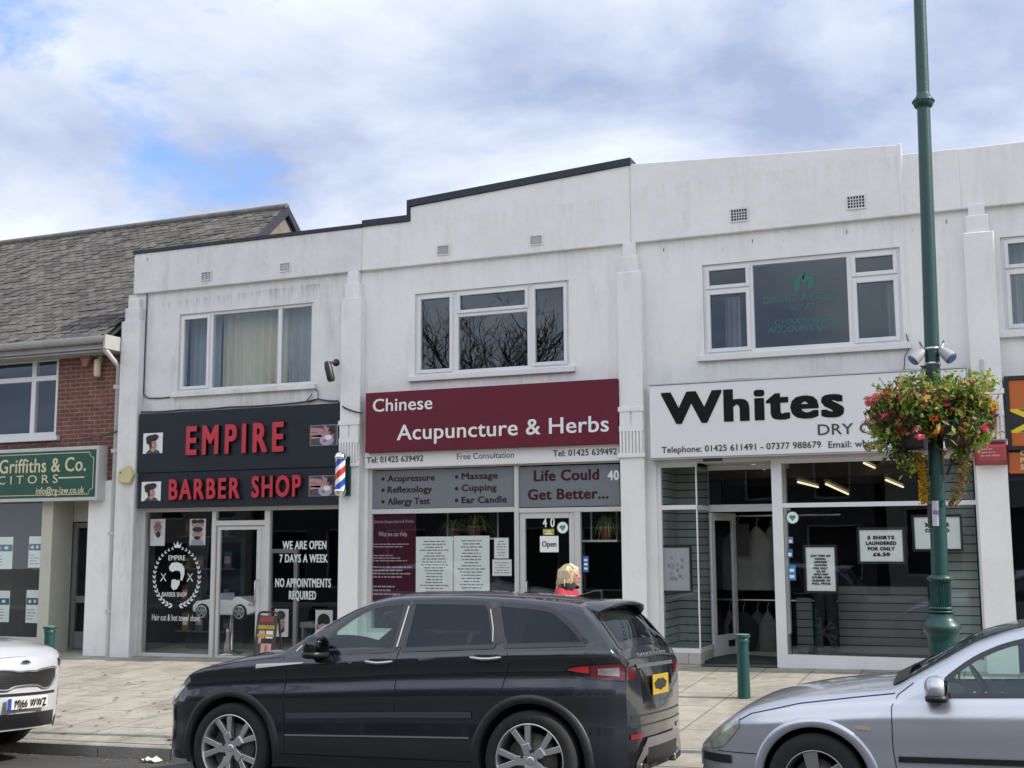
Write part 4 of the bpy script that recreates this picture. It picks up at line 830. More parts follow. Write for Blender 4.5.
    polyf(k, [(x0+.002, f0), (x0+L, f0), (x0+L, f1), (x0+.002, f1)], y, 0)
    polyf(k, [(x0+.003, f0+.03), (x0+.003, f1-.03), (x0+.24, fm)], y-.002, 2); polyf(k, [(x0+.09, f1-.004), (x0+L, f1-.004), (x0+.33, fm+.02)], y-.002, 1); polyf(k, [(x0+.09, f0+.004), (x0+L, f0+.004), (x0+.33, fm-.02)], y-.002, 1)
    k.build('flag_panel', [yel, grn, M_['black']], s, recalc=False)
    a, c = at(1012, 448.5, Y), at(1012, 473.5, Y); s = board('fascia_sign', 'lower orange strip sign with small cream lettering under the flag sign', 'sign', (at(1009, 460, Y).x, x0+2.6, c.z, a.z-.05), Y+.01, .145, M_['orange'])
    for ch, py in (('C', 455.5), ('P', 462.6), ('S', 469.6)): text_w(ch, X(1020.5, py, Y), X(1025, py, Y), Z(1020, py, Y), .062, Y+.01, 'lettering', M_['gold'], s, bold=.03)
    # vinyl lettering on the glass
    Yv = YF+.066
    t = thing('window_lettering', 'white vinyl words We are open 7 days a week on barber window', 'lettering', (X(303, 600), Yv, Z(303, 600)))
    wv = mat('pale_vinyl', (.66, .72, .70), .5)
    for wd, l, rr, b0, cp in (('WE ARE OPEN', 282.5, 326.5, 549.2, 541.3), ('7 DAYS A WEEK', 279.5, 327.7, 562.5, 554.7), ('NO APPOINTMENTS', 275.3, 331, 587.2, 578.9), ('REQUIRED', 288.9, 316, 599.5, 591.3)):
        text(wd, (l, b0+.3), (rr, b0-.3), cp, Yv, 'lettering', wv, t, depth=.001, bold=.035)
    # laurel wreath emblem
    c = at(176.6, 577, Yv); rx = X(201, 577, Yv)-c.x; t = thing('window_emblem', 'white laurel wreath emblem with bearded head on barber window', 'emblem', (c.x, Yv, c.z-rx)); k = MB(); rz = rx*1.0
    for sd in (1, -1):
        for i in range(17):
            q = lerp(R(-82), R(74), i/16); cxx, czz = c.x+sd*rx*.93*math.cos(q), c.z+rz*.98*math.sin(q); big = lerp(1.25, .7, i/16)
            for io in (.45, -.45):
                d = q+math.pi/2+io; L, W = .078*big, .030*big; ux, uz = sd*math.cos(d), math.sin(d)
                polyf(k, [(cxx, czz), (cxx+ux*L*.5-uz*W*.5, czz+uz*L*.5+ux*W*.5), (cxx+ux*L, czz+uz*L), (cxx+ux*L*.5+uz*W*.5, czz+uz*L*.5-ux*W*.5)], Yv)
    k.build('wreath', wv, t, recalc=False)
    k = MB(); u = rx
    polyf(k, [(c.x-.10*u*1.2, c.z+u*.98), (c.x+.12*u, c.z+u*.98), (c.x+.17*u, c.z+u*1.16), (c.x+.06*u, c.z+u*1.06), (c.x, c.z+u*1.22), (c.x-.06*u, c.z+u*1.06), (c.x-.17*u, c.z+u*1.16)], Yv)
    k.build('crown', wv, t, recalc=False)
    k = MB(); Q = lambda L: polyf(k, [(c.x+a*u, c.z+b*u) for a, b in L], Yv)
    Q([(-.30, .22), (-.33, .34), (-.22, .47), (.0, .50), (.20, .44), (.31, .30), (.32, .10), (.24, -.12), (.16, -.10), (.17, .08), (.12, .20), (-.05, .22), (-.18, .17)]); Q([(-.20, -.10), (-.08, -.07), (.05, -.12), (.13, -.08), (.13, -.24), (.02, -.40), (-.12, -.44), (-.22, -.33)])
    k.build('bearded_head', wv, t, recalc=False)
    k = MB()
    for sd in (-1, 1):
        for q in (R(52), R(128)):
            ux, uz = math.cos(q), math.sin(q); px, pz = c.x+sd*.55*u, c.z+.0*u; k.add([(px-ux*.18*u-uz*.011, Yv, pz-uz*.18*u+ux*.011), (px-ux*.18*u+uz*.011, Yv, pz-uz*.18*u-ux*.011), (px+ux*.16*u+uz*.006, Yv, pz+uz*.16*u-ux*.006), (px+ux*.16*u-uz*.006, Yv, pz+uz*.16*u+ux*.006)], [(0, 1, 2, 3)])
    k.build('crossed_tools', wv, t, recalc=False)
    text_w('EMPIRE', c.x-.36*u, c.x+.34*u, c.z+.56*u, .17*u, Yv, 'lettering', wv, t, depth=.001, bold=.01); text_w('BARBER SHOP', c.x-.58*u, c.x+.44*u, c.z-.66*u, .15*u, Yv, 'lettering', wv, t, depth=.001, bold=.01)
    text('Hair cut & hot towel shave', (152, 620.5), (200, 621), 614.3, Yv, 'lettering', wv, t, depth=.001, bold=.005)
    # accountants
    Yv = YF+.057; tl = mat('teal_vinyl', (.02, .155, .13), .5); t = thing('window_lettering', 'teal vinyl words Chartered Accountants with arrow emblem on office window', 'lettering', (X(800, 310), Yv, Z(800, 333)))
    text('DIXON WESSELL', (764, 304), (838.5, 297.6), 297.4, Yv, 'lettering', tl, t, depth=.002); text('& CO', (791, 310.2), (814, 308.6), 304.6, Yv, 'lettering', tl, t, depth=.002)
    text('CHARTERED', (775, 325), (830, 321.6), 319.6, Yv, 'lettering', tl, t, depth=.002); text('ACCOUNTANTS', (768, 333.6), (837, 328.6), 327.2, Yv, 'lettering', tl, t, depth=.002)
    c = at(803.5, 281, Yv); k = MB(); e = .105
    for pts in ([(-1.2, -1.2), (-.5, -1.2), (-.5, -.1), (.1, .4), (.2, 1.3), (-1.3, .1)], [(.1, -.3), (.6, .1), (.6, -1.1), (1.2, -1.1), (1.2, .2), (1.6, .9), (.7, .6), (.2, 1.2), (-.2, .3)]): polyf(k, [(c.x+a*e, c.z+b*e) for a, b in pts], Yv)
    k.build('emblem', tl, t, recalc=False)
build_signs()

# ------------------------------------------------------------------ posters and papers hung in the windows
YP = YF+.085
def poster(label, r, m, name='poster', cat='poster', group=None, Y=YP, frame=None):
    t = thing(name, label, cat, ((r[0]+r[1])/2, Y, r[2]), group=group); k = MB(); k.box(r[0], r[1], Y, Y+.004, r[2], r[3]); k.build('sheet', m, t)
    if frame: k = MB(); frame_ring(k, r[0]-.03, r[1]+.03, r[2]-.03, r[3]+.03, .032, Y-.012, Y+.012); k.build('frame', M_['black'], t)
    return t
def build_posters():
    W = M_['paper']; pinky = mat('photo_print', (.68, .62, .65), .5, var=.05)
    for lab, r, st in (('tall photo poster of older customer at upper left of barber window', box4(150.2, 519.2, 518.8, 165, 546, 545.6, YP), 'old'),
                       ('tall photo poster of several haircuts at upper right of emblem', box4(189.6, 519, 518.6, 205.6, 545.6, 545, YP), 'two'),
                       ('portrait poster of dark-bearded man low beside barber door', box4(274.5, 609.3, 608.7, 288.3, 637, 636.6, YP), 'beard'),
                       ('poster of cropped head from behind low in barber window', box4(315.3, 610.3, 609.8, 332.4, 640, 639, YP), 'back')):
        t = poster(lab, r, pinky, group='hair posters in the barber window'); portrait(t, r, YP-.001, st)
    # acupuncture window
    r = box4(370.6, 514, 513, 416, 601, 600, YP); t = poster('tall maroon poster with white script What we can Help', r, M_['maroon_text'])
    pw = mat('faded_print', (.42, .33, .36), .6)
    text('Chinese Acupuncture & Herbs', (373, 523.6), (413.5, 522.2), 520.6, YP, 'lettering', pw, t, depth=.001); text('What we can Help', (378.5, 537.2), (407, 535.4), 532.6, YP, 'lettering', pw, t, depth=.001, bold=.02)
    w, h = r[1]-r[0], r[3]-r[2]
    for i, (v0, v1, n) in enumerate(((.60, .66, 2), (.44, .53, 3), (.25, .40, 4), (.05, .18, 3))): text_lines(t, r[0]+.05*w, r[1]-.08*w, r[2]+v0*h, r[2]+v1*h, YP-.001, n, pw, .4, seed=i)
    lists = 'white treatment lists in the acupuncture window'
    for i, (lab, q) in enumerate((('left white treatment list beside the maroon poster', (415.8, 453)), ('right white treatment list in acupuncture window', (453.6, 489.5)))):
        r = box4(q[0], 537-.8*i, 536.2-.8*i, q[1], 600, 599.5, YP-.006*(1+i)); t = poster(lab, r, W, group=lists, Y=YP-.006*(1+i)); text_lines(t, r[0]+.06, r[1]-.06, r[2]+.06, r[3]-.05, YP-.006*(1+i)-.001, 19-i, mat('print_grey', (.16, .17, .18), .6), .36, centre=True, seed=11+i)
    for i, (lab, q) in enumerate((('upper small white notice beside the treatment lists', (494.2, 538, 508.6, 558.6)), ('lower small white notice with torn edge beside the treatment lists', (492.4, 559.6, 511.6, 576)))):
        r = box4(q[0], q[1], q[1]-.3, q[2], q[3], q[3]-.3, YP); t = poster(lab, r, W, 'notice', 'notice', 'small notices beside the lists'); text_lines(t, r[0]+.03, r[1]-.03, r[2]+.03, r[3]-.03, YP-.001, 6-i, mat('pencil_grey', (.22, .24, .24), .6), .3, centre=True, seed=21+i)
    # door of the acupuncture shop
    r = box4(540, 536.2, 535.8, 558.6, 552.4, 552, YF+.065); t = poster('white card reading Open in the acupuncture door', r, W, 'open_sign', 'sign', Y=YF+.062); text('Open', (542, 546.9), (556.4, 546.5), 541.4, YF+.062, 'lettering', M_['black_text'], t, depth=.001, bold=.02)
    k = MB(); a, b, c = at(541.2, 536.4, YF+.062), at(556.6, 536.2, YF+.062), at(548.8, 528.5, YF+.062); k.tube([a, c, b], .003, 5); k.build('hanging_string', M_['cable'], t)
    t = thing('door_number', 'white door number 40 above the Open card', 'number', (X(548, 527), YF+.07, Z(548, 527))); text('4', (542.9, 527.3), (547, 527.2), 517.8, YF+.07, 'digit', M_['white_text'], t, depth=.002, bold=.03); text('0', (550.4, 527.2), (554.8, 527), 517.5, YF+.07, 'digit', M_['white_text'], t, depth=.002, bold=.03)
    def sticker(lab, px, py, rad=.095):
        c = at(px, py, YF+.06); t = thing('round_sticker', lab, 'sticker', (c.x, c.y, c.z)); k = MB(); disc(k, c.x, c.z, rad, rad, YF+.062, 0, 24); disc(k, c.x, c.z, rad*.86, rad*.86, YF+.0605, 1, 24); k.build('backing', [M_['green_paint'], M_['paper']], t, recalc=False)
        k = MB(); e = rad*.5; disc(k, c.x-e*.45, c.z+e*.25, e*.52, e*.5, YF+.059); disc(k, c.x+e*.45, c.z+e*.25, e*.52, e*.5, YF+.059); polyf(k, [(c.x-e*.93, c.z+e*.1), (c.x, c.z-e*1.05), (c.x+e*.93, c.z+e*.1)], YF+.0592); k.build('green_heart', mat('sticker_green', (.06, .28, .18), .5), t, recalc=False)
    sticker('round white sticker with green heart on the acupuncture door', 562.6, 527.6); sticker('round white sticker with green heart on dry cleaner window', 792.5, 517.6, .09)
    def card(lab, q, col, Y=YF+.064, bars=2):
        r = box4(q[0], q[1], q[1], q[2], q[3], q[3], Y); t = poster(lab, r, mat('card', col, .5), 'sticker', 'sticker', Y=Y); k = MB(); w, h = r[1]-r[0], r[3]-r[2]
        for i in range(bars): k.box(r[0]+.2*w, r[1]-.2*w, Y-.001, Y, r[2]+h*(.15+.8*i/bars), r[2]+h*(.15+.8*i/bars+.4/bars))
        k.build('printed_mark', M_['paper'], t)
    card('small yellow and blue sticker above the Open card', (543, 529, 554, 535), (.45, .42, .06)); card('tall blue and white sticker right of the acupuncture door', (583, 556, 588.6, 572), (.03, .13, .38), bars=3)
    card('blue card sticker low at left of dry cleaner window', (788, 565, 795.8, 580.3), (.05, .22, .45), bars=2); card('square blue sticker in the middle of dry cleaner window edge', (787, 549, 792.6, 557.5), (.04, .16, .42), bars=1); card('small pale blue sticker under the heart sticker', (788, 537, 793, 543.5), (.12, .24, .40), bars=1)
    # dry cleaner
    def bold_poster(lab, q, words, size, g='framed offers in the dry cleaner window'):
        r = box4(*q, YP); t = poster(lab, r, W, group=g, frame=True); w, h = r[1]-r[0], r[3]-r[2]; n = len(words)
        for i, s in enumerate(words):
            z = r[3]-h*(.17+.70*(i+.75)/n); L = w*size*len(s); L = min(L, w*.74); cx = (r[0]+r[1])/2; text_w(s, cx-L/2, cx+L/2, z, h*.70/n*.62, YP-.001, 'lettering', M_['black_text'], t, depth=.001, bold=.05)
    bold_poster('framed offer on school items cleaned, lowest of the three frames', (806.2, 547.4, 546.6, 835.4, 591.6, 590.6), ['ANY ITEM OF', 'SCHOOL', 'UNIFORM', 'CLEANED', 'FOR ONLY', '£3.25', 'WITH ANY', 'OTHER ITEM', 'CLEANED AT', 'FULL PRICE'], .062)
    bold_poster('framed offer reading 5 shirts laundered for only', (859.6, 529.4, 530, 903, 560.6, 562.6), ['5 SHIRTS', 'LAUNDERED', 'FOR ONLY', '£6.50'], .078)
    bold_poster('framed offer partly hidden behind the lamp post', (914.4, 517.2, 516.4, 960.4, 548.6, 549.6), ['3 ITEMS', 'CLEANED', 'FOR', '£20'], .075)
    r = box4(661.4, 547.6, 547, 690, 591, 590.4, YP); t = poster('pale framed print hanging on slatwall in left display window', r, mat('pale_print', (.42, .43, .45), .5), 'framed_print', 'picture', frame=True)
    k = MB(); w, h = r[1]-r[0], r[3]-r[2]; rnd = random.Random(4)
    for i in range(26): u, v = rnd.uniform(.2, .72), rnd.uniform(.18, .75); k.box(r[0]+u*w, r[0]+(u+.1)*w, YP-.0015-.0001*i, YP-.0005, r[2]+v*h, r[2]+(v+.08)*h, i % 3)
    k.build('printed_image', [mat('tone_a', (.26, .26, .29), .6), mat('tone_b', (.33, .32, .35), .6), mat('tone_c', (.5, .47, .46), .6)], t)
    # solicitors' leaflets
    cols = ('upper left', 'upper right', 'lower left', 'lower right')
    for i, q in enumerate(((-8, 537, 12.6, 569), (28.6, 536.4, 41, 567.6), (-10, 590.6, 9.4, 622), (26, 590, 38.6, 623))):
        r = box4(q[0], q[1], q[1], q[2], q[3], q[3], YF+.12); t = poster('%s of the four white leaflets in the solicitors window' % cols[i], r, W, 'leaflet', 'leaflet', 'leaflets in the solicitors window', Y=YF+.12); w, h = r[1]-r[0], r[3]-r[2]
        k = MB(); k.box(r[0]+.01, r[1]-.01, YF+.117, YF+.12, r[2]+h*.55, r[2]+h*.76); k.build('blue_band', mat('leaflet_blue', (.03, .12, .2), .5), t)
        k = MB(); disc(k, r[0]+w*.3, r[2]+h*.65, w*.12, h*.05, YF+.116); disc(k, r[0]+w*.7, r[2]+h*.66, w*.10, h*.05, YF+.116); k.build('printed_mark', W, t, recalc=False)
        text_lines(t, r[0]+w*.12, r[1]-w*.12, r[2]+h*.08, r[2]+h*.45, YF+.119, 4, mat('text_grey', (.25, .28, .3), .6), .3, seed=31+i)
build_posters()
# ------------------------------------------------------------------ things on the walls
def build_wall_things():
    # barber pole
    Y = YF-.34; a, c = at(341, 451, Y), at(339.5, 497, Y); x, zt, zb = (a.x+c.x)/2, a.z, c.z; h = zt-zb
    t = thing('barber_pole', 'red, white and blue striped barber pole with chrome dome ends', 'barber pole', (x, YF-.14, zb)); r = .085
    S = mat('barber_stripes', (.75, .75, .75), .25, coat=.5); nt = S.node_tree; N = nt.nodes; L = nt.links; b = N['Principled BSDF']
    tc = [n for n in N if n.type == 'TEX_COORD'][0]; sp = N.new('ShaderNodeSeparateXYZ'); L.new(tc.outputs['Object'], sp.inputs[0])
    def m(op, *v):
        n = N.new('ShaderNodeMath'); n.operation = op
        for i, q in enumerate(v):
            if isinstance(q, (int, float)): n.inputs[i].default_value = q
            else: L.new(q, n.inputs[i])
        return n.outputs[0]
    yy = m('ADD', sp.outputs[1], YF-.14-Y); an = m('DIVIDE', m('ARCTAN2', yy, sp.outputs[0]), 2*math.pi)
    f = m('FRACT', m('SUBTRACT', m('DIVIDE', sp.outputs[2], .38), an)); rp = N.new('ShaderNodeValToRGB'); rp.color_ramp.interpolation = 'CONSTANT'; L.new(f, rp.inputs[0]); e = rp.color_ramp.elements
    e[0].color = (.5, .03, .03, 1); e[0].position = 0; e[1].position = .28; e[1].color = (.75, .75, .75, 1)
    q = e.new(.5); q.color = (.02, .07, .42, 1); q = e.new(.78); q.color = (.75, .75, .75, 1); L.new(rp.outputs[0], b.inputs['Base Color'])
    k = MB(); k.lathe([(r*.92, zb+h*.15), (r*.92, zt-h*.16)], (x, Y, 0)); k.build('striped_cylinder', S, t)
    k = MB(); k.lathe([(.001, zt), (r*.5, zt-.012), (r*.9, zt-.04), (r*1.12, zt-h*.11), (r*1.15, zt-h*.13), (r*1.15, zt-h*.17), (r*.93, zt-h*.18)], (x, Y, 0)); k.build('cap', M_['chrome'], t)
    k = MB(); k.lathe([(r*.93, zb+h*.17), (r*1.12, zb+h*.16), (r*1.12, zb+h*.11), (r*.95, zb+h*.08), (r*1.0, zb+h*.05), (r*.6, zb+.01), (.001, zb)], (x, Y, 0)); k.build('base_cap', M_['chrome'], t)
    k = MB(); k.box(x-.06, x+.09, YF-.205, YF-.165, zb+.02, zt-.08)
    for z in (zb+h*.13, zt-h*.15): k.box(x-.03, x+.05, Y+.06, YF-.20, z-.02, z+.02)
    k.build('wall_bracket', M_['green_paint'], t)
    # pentagonal alarm box
    Y = YF-.25; c = at(124.6, 474.5, Y); t = thing('alarm_box', 'faded yellow five-sided alarm box on white pilaster beside the barber', 'alarm box', (c.x, YF-.16, c.z-.15)); s = .165; k = MB()
    pts = [(c.x-s*.95, c.z-s*.75), (c.x+s*.55, c.z-s*.95), (c.x+s*1.05, c.z-s*.05), (c.x+s*.25, c.z+s*.95), (c.x-s*.85, c.z+s*.45)]
    k.prism(pts, Y, YF-.162); k.build('housing', M_['yellow_box'], t, bevel=.02); k = MB(); disc(k, c.x-s*.55, c.z+s*.2, .016, .016, Y-.002); k.build('indicator_hole', M_['black'], t, recalc=False)
    # faded red bell box and narrow red box on the right pilaster
    Y = YF-.32; a, cc = at(973, 441, Y), at(1007.5, 464, Y); x0, x1, z1, z0 = a.x, cc.x, a.z, cc.z
    t = thing('alarm_box', 'faded red alarm bell box with worn lettering on right-hand pilaster', 'alarm box', ((x0+x1)/2, YF-.1, z0)); k = MB(); i = .05
    k.add([(x0, YF-.162, z0), (x1, YF-.162, z0), (x1, YF-.162, z1), (x0, YF-.162, z1), (x0+i, Y, z0+.04), (x1-.015, Y, z0+.04), (x1-.015, Y, z1-.07), (x0+i, Y, z1-.07)], [(4, 5, 6, 7), (0, 1, 5, 4), (1, 2, 6, 5), (2, 3, 7, 6), (3, 0, 4, 7)]); k.build('housing', M_['red_box'], t, bevel=.008)
    text_lines(t, x0+i+.03, x1-.06, z0+.09, z1-.09, Y-.002, 3, mat('worn_text', (.48, .28, .28), .6), .45, seed=3)
    k = MB(); k.box(x0-.01, x1+.01, YF-.28, YF-.163, z1+.002, z1+.02); k.build('dusty_top', mat('dusty_top', (.42, .33, .26), .8, var=.3, scale=20), t)
    Y = YF-.28; a, cc = at(982.5, 401, Y), at(997, 428, Y); t = thing('alarm_box', 'narrow dark red box mounted on the fluted corbel', 'alarm box', (a.x, YF-.12, cc.z)); k = MB(); k.box(a.x, cc.x, Y, YF-.202, cc.z, a.z); k.build('housing', mat('dark_red_plastic', (.26, .02, .04), .45, var=.1), t, bevel=.01)
    k = MB(); m0 = (a.x+cc.x)/2; k.lathe([(.03, 0), (.03, -.012), (.001, -.014)], (m0, Y, a.z-.08), 14, axis='y'); k.build('sounder', M_['red_box'], t)
    p = at(981.5, 360, YF-.12); q = at(982.5, 397, YF-.12); k = MB(); k.tube([(p.x, YF-.178, p.z), (q.x, YF-.178, q.z)], .02, 8); tag(k.build('conduit', M_['pvc'], None), 'short white vertical conduit above the narrow red box', 'conduit')
    # security lamp on its arm
    p0, p1, p2 = at(341, 364, YF-.02), at(327.5, 363, YF-.42), at(331.5, 381, YF-.42); t = thing('wall_lamp', 'black spotlight on bent arm above the barber sign', 'wall lamp', (p0.x, YF, p0.z))
    k = MB(); k.tube([(p0.x, YF-.16, p0.z), (p1.x+.1, YF-.36, p1.z+.02), (p1.x, YF-.42, p1.z)], .02, 8); k.lathe([(.06, 0), (.06, -.02), (.001, -.021)], (p0.x, YF-.16, p0.z), 12, axis='y'); k.build('arm', M_['black'], t)
    k = MB(); p1 = Vector(p1); p2 = Vector(p2); d = (p2-p1).normalized(); k.tube([p1-d*.02, p1+d*.06, p2-d*.03, p2], [.045, .062, .062, .05], 12); k.build('lamp_head', M_['black'], t)
    # detector and sounder on the brick
    c = at(84.5, 357, YF-.08); t = thing('alarm_box', 'weathered pink triangular alarm box on red brick wall', 'alarm box', (c.x, YF, c.z-.1)); k = MB(); k.prism([(c.x-.17, c.z+.14), (c.x-.03, c.z-.17), (c.x+.05, c.z-.17), (c.x+.17, c.z+.14)], YF-.09, YF+.008); k.build('housing', mat('faded_pink_plastic', (.34, .17, .15), .6, var=.25), t, bevel=.015)
    k = MB(); k.box(c.x-.13, c.x+.13, YF-.096, YF-.088, c.z+.06, c.z+.12); k.build('label_strip', mat('faded_label', (.45, .38, .33), .6), t)
    c = at(97.5, 368, YF-.08); t = thing('wall_lamp', 'small cream cylinder lamp on red brick wall', 'wall lamp', (c.x, YF, c.z-.1)); k = MB(); k.lathe([(.001, -.15), (.05, -.15), (.062, -.12), (.062, .12), (.05, .15), (.001, .15)], (c.x, YF-.08, c.z), 12); k.build('diffuser', mat('cream_diffuser', (.62, .58, .40), .5), t)
    k = MB(); k.tube([(c.x+.02, YF-.04, c.z+.15), (c.x+.02, YF-.04, c.z+.36)], .016, 6); k.box(c.x-.03, c.x+.03, YF-.05, YF+.01, c.z+.1, c.z+.2); k.build('mount', M_['pvc'], t)
    # cables along the front
    def cable(label, pts, r=.012, m=None):
        P = [at(px, py, YF-d) for px, py, d in pts]; out = []
        for i in range(len(P)-1):
            for s in range(6): out.append(P[i].lerp(P[i+1], s/6)+Vector((0, 0, -.012*math.sin(math.pi*s/6))))
        out.append(P[-1]); k = MB(); k.tube(out, r, 6); tag(k.build('cable', m or M_['cable']), label, 'cable')
    cable('dark vertical cable down the left corner of barber wall', [(147.5, 258, .07), (147, 300, .02), (145, 350, .02), (143.5, 394, .02), (148, 398, .02), (170, 397, .02)], .011)
    cable('black cable sagging along the top of the barber sign', [(100, 437, .16), (130, 426, .13), (142, 412, .04), (180, 410, .04), (230, 407, .04), (290, 403.5, .04), (318, 399, .04), (338, 401, .04), (345, 408, .20), (362, 413, .21)], .015)
    cable('thin grey cable looping beside barber window sill', [(312, 384, .03), (318, 391, .03), (318, 399, .03), (305, 402, .03), (312, 394, .04)], .008)
    cable('thin cable along solicitors sign top to downpipe', [(0, 450, .2), (50, 443, .12), (95, 437, .12), (112, 432, .12)], .010)
    cable('grey wire running above the dry cleaner board', [(650, 385, .12), (740, 379, .12), (840, 374.5, .12), (905, 369.5, .12), (968, 366.5, .12)], .010, mat('grey_wire', (.30, .29, .28), .7))
    cable('twisted old wire hooked beside the office window', [(906, 334, .02), (910, 345, .05), (905, 356, .05), (904, 369, .08)], .007)
build_wall_things()

# ------------------------------------------------------------------ things seen through the shop windows
def build_insides():
    # child's barber chair shaped like an open sports car
    Y = YF+.30; a, c = at(192, 613, Y), at(258, 613, Y); x0 = a.x; L = 1.25; zc = at(225, 612, Y).z
    white = mat('white_gloss_plastic', (.82, .82, .83), .3, coat=.4)
    t = thing('kids_barber_chair', "child's barber chair shaped like a white open sports car", 'barber chair', (x0+L*.5, Y, shop_z(-12)))
    def pt(u, v): return (x0+u*L, zc+v)
    k = MB(); k.prism([pt(0, .0), pt(.0, .10), pt(.06, .17), pt(.30, .21), pt(.36, .30), pt(.40, .30), pt(.40, .2), pt(.62, .19), pt(.66, .25), pt(.74, .25), pt(.86, .19), pt(.97, .13), pt(1.0, .05), pt(.98, 0), pt(.84, -.05), pt(.15, -.05)], Y, Y+.5); k.build('body', white, t, bevel=.03)
    k = MB(); k.prism([pt(.88, .12), pt(.97, .10), pt(.96, .13), pt(.9, .15)], Y-.008, Y+.01); k.build('headlight', M_['alu'], t)
    for u in (.17, .76):
        w = MB(); w.lathe([(.07, -.03), (.12, -.035), (.132, -.01), (.132, .09), (.001, .09)], (x0+u*L, Y, zc), 20, axis='y'); wo = w.build('wheel', M_['rubber'], t)
        w = MB(); w.lathe([(.001, -.03), (.03, -.032), (.032, -.02)], (x0+u*L, Y, zc), 12, axis='y')
        for i in range(5): q = i*2*math.pi/5+.3; w.obox((x0+u*L+.055*math.cos(q), Y-.025, zc+.055*math.sin(q)), (.05*math.cos(q), 0, .05*math.sin(q)), (0, .008, 0), (-.014*math.sin(q), 0, .014*math.cos(q)))
        w.lathe([(.085, -.034), (.1, -.036), (.105, -.03)], (x0+u*L, Y, zc), 20, axis='y'); w.build('rim', M_['alu'], wo)
    k = MB(); z0 = shop_z(-12); k.lathe([(.25, z0), (.25, z0+.02), (.06, z0+.05), (.04, z0+.1), (.04, zc-.05)], (x0+L*.5, Y+.25, 0), 20); k.build('pedestal', M_['chrome'], t)
    # small stand by the door
    c = at(228, 640, YF+.5); t = thing('product_bottle', 'tall pale bottle standing inside the barber door', 'bottle', (c.x, c.y, shop_z(-12)-.15)); k = MB(); zz = shop_z(-12)-.14; k.lathe([(.001, zz), (.07, zz), (.075, zz+.1), (.06, zz+.3), (.03, zz+.42), (.035, zz+.5), (.001, zz+.52)], (c.x, c.y, 0), 14); k.build('body', mat('bottle_pale', (.5, .38, .33), .4, var=.3, scale=8), t)
    k = MB(); k.lathe([(.038, zz+.5), (.038, zz+.56), (.001, zz+.57)], (c.x, c.y, 0), 12); k.build('cap', M_['alu'], t)
    # boxes added in place of coloured blurs reflected in the left barber window
    rnd = random.Random(5); cols = [(.16, .09, .03), (.03, .07, .12), (.10, .03, .03), (.03, .09, .085), (.16, .14, .05), (.09, .09, .10)]
    shelf = thing('display_shelf', 'dark display shelves behind the left barber window', 'shelf', (-13.0, YF+.7, .2)); xs0, xs1 = X(147, 600)+.03, X(207, 600)
    k = MB(); k.box(xs0, xs1, YF+1.02, YF+1.05, .0, 3.1); k.build('back_panel', mat('shelf_back', (.035, .05, .06), .7), shelf)
    zsh = [.55, 1.05, 1.6, 2.15]
    for z in zsh: k = MB(); k.box(xs0, xs1, YF+.72, YF+1.0, z-.02, z); k.build('shelf_board', mat('shelf_board', (.08, .09, .10), .6), shelf)
    names = ('amber', 'blue', 'red', 'teal', 'yellow', 'grey'); where = ('bottom', 'second', 'third', 'top')
    for zi, z in enumerate(zsh):
        for i in range(4):
            ci = (i+zi*2) % 6; w = rnd.uniform(.10, .16); x = lerp(xs0+.08, xs1-.2, i/3.2)+rnd.uniform(-.02, .02); hh = rnd.uniform(.18, .34)
            tt = thing('reflection_box', '%s product box on the %s shelf in barber window' % (names[ci], where[zi]), 'box', (x+w/2, YF+.86, z), group='boxes on the barber display shelves')
            k = MB(); k.box(x, x+w, YF+.78, YF+.92, z, z+hh); k.build('carton', mat('carton', cols[ci], .5, var=.2), tt, bevel=.004); k = MB(); k.box(x+.02, x+w-.02, YF+.777, YF+.78, z+hh*.3, z+hh*.7); k.build('carton_label', PRINTS[(i+zi) % 7], tt)
    # reception desk seen at right
    t = thing('reception_desk', 'pale reception desk with drawers inside the barber shop', 'desk', (X(312, 620, YF+1.6), YF+1.6, .2)); a, c = at(300, 622, YF+1.6), at(316, 628, YF+1.6)
    k = MB(); k.box(a.x, a.x+1.1, YF+1.6, YF+2.1, c.z, a.z); k.build('desk_top', M_['frame_grey'], t); k = MB(); k.box(a.x+.02, a.x+.06, YF+1.62, YF+2.1, .2, c.z); k.box(a.x+.9, a.x+.95, YF+1.62, YF+2.1, .2, c.z); k.build('desk_leg', M_['frame_grey'], t)
    # spider plants
    def plant(label, px, py, sc=1.0, Y=YF+.4, seed=1):
        c = at(px, py, Y); rnd = random.Random(seed); t = thing('spider_plant', label, 'plant', (c.x, Y, c.z-.16*sc), group='spider plants in the acupuncture shop')
        k = MB(); k.lathe([(.001, -.16*sc), (.075*sc, -.16*sc), (.105*sc, .02*sc), (.115*sc, .02*sc), (.115*sc, .05*sc), (.09*sc, .05*sc), (.085*sc, .03*sc), (.001, .03*sc)], (c.x, Y, c.z), 16); k.build('pot', mat('terracotta', (.24, .085, .05), .8, var=.2), t)
        k = MB()
        for i in range(46):
            q = rnd.uniform(0, 2*math.pi); L = rnd.uniform(.22, .42)*sc; up = rnd.uniform(.12, .30)*sc; pts = []
            for s in range(6): u = s/5; pts.append(Vector((c.x+math.cos(q)*L*u, Y+math.sin(q)*L*u*.7, c.z+.04*sc+up*math.sin(u*2.2)-.28*sc*u*u)))
            sd = Vector((-math.sin(q), math.cos(q), .3)); k.grid([[p-sd*(.011*sc*(1-.85*i2/5)), p+sd*(.011*sc*(1-.85*i2/5))] for i2, p in enumerate(pts)], m=rnd.randrange(2))
        k.build('leaves', [mat('spider_leaf', (.12, .20, .05), .6), mat('spider_leaf_pale', (.28, .32, .14), .6)], t, recalc=False)
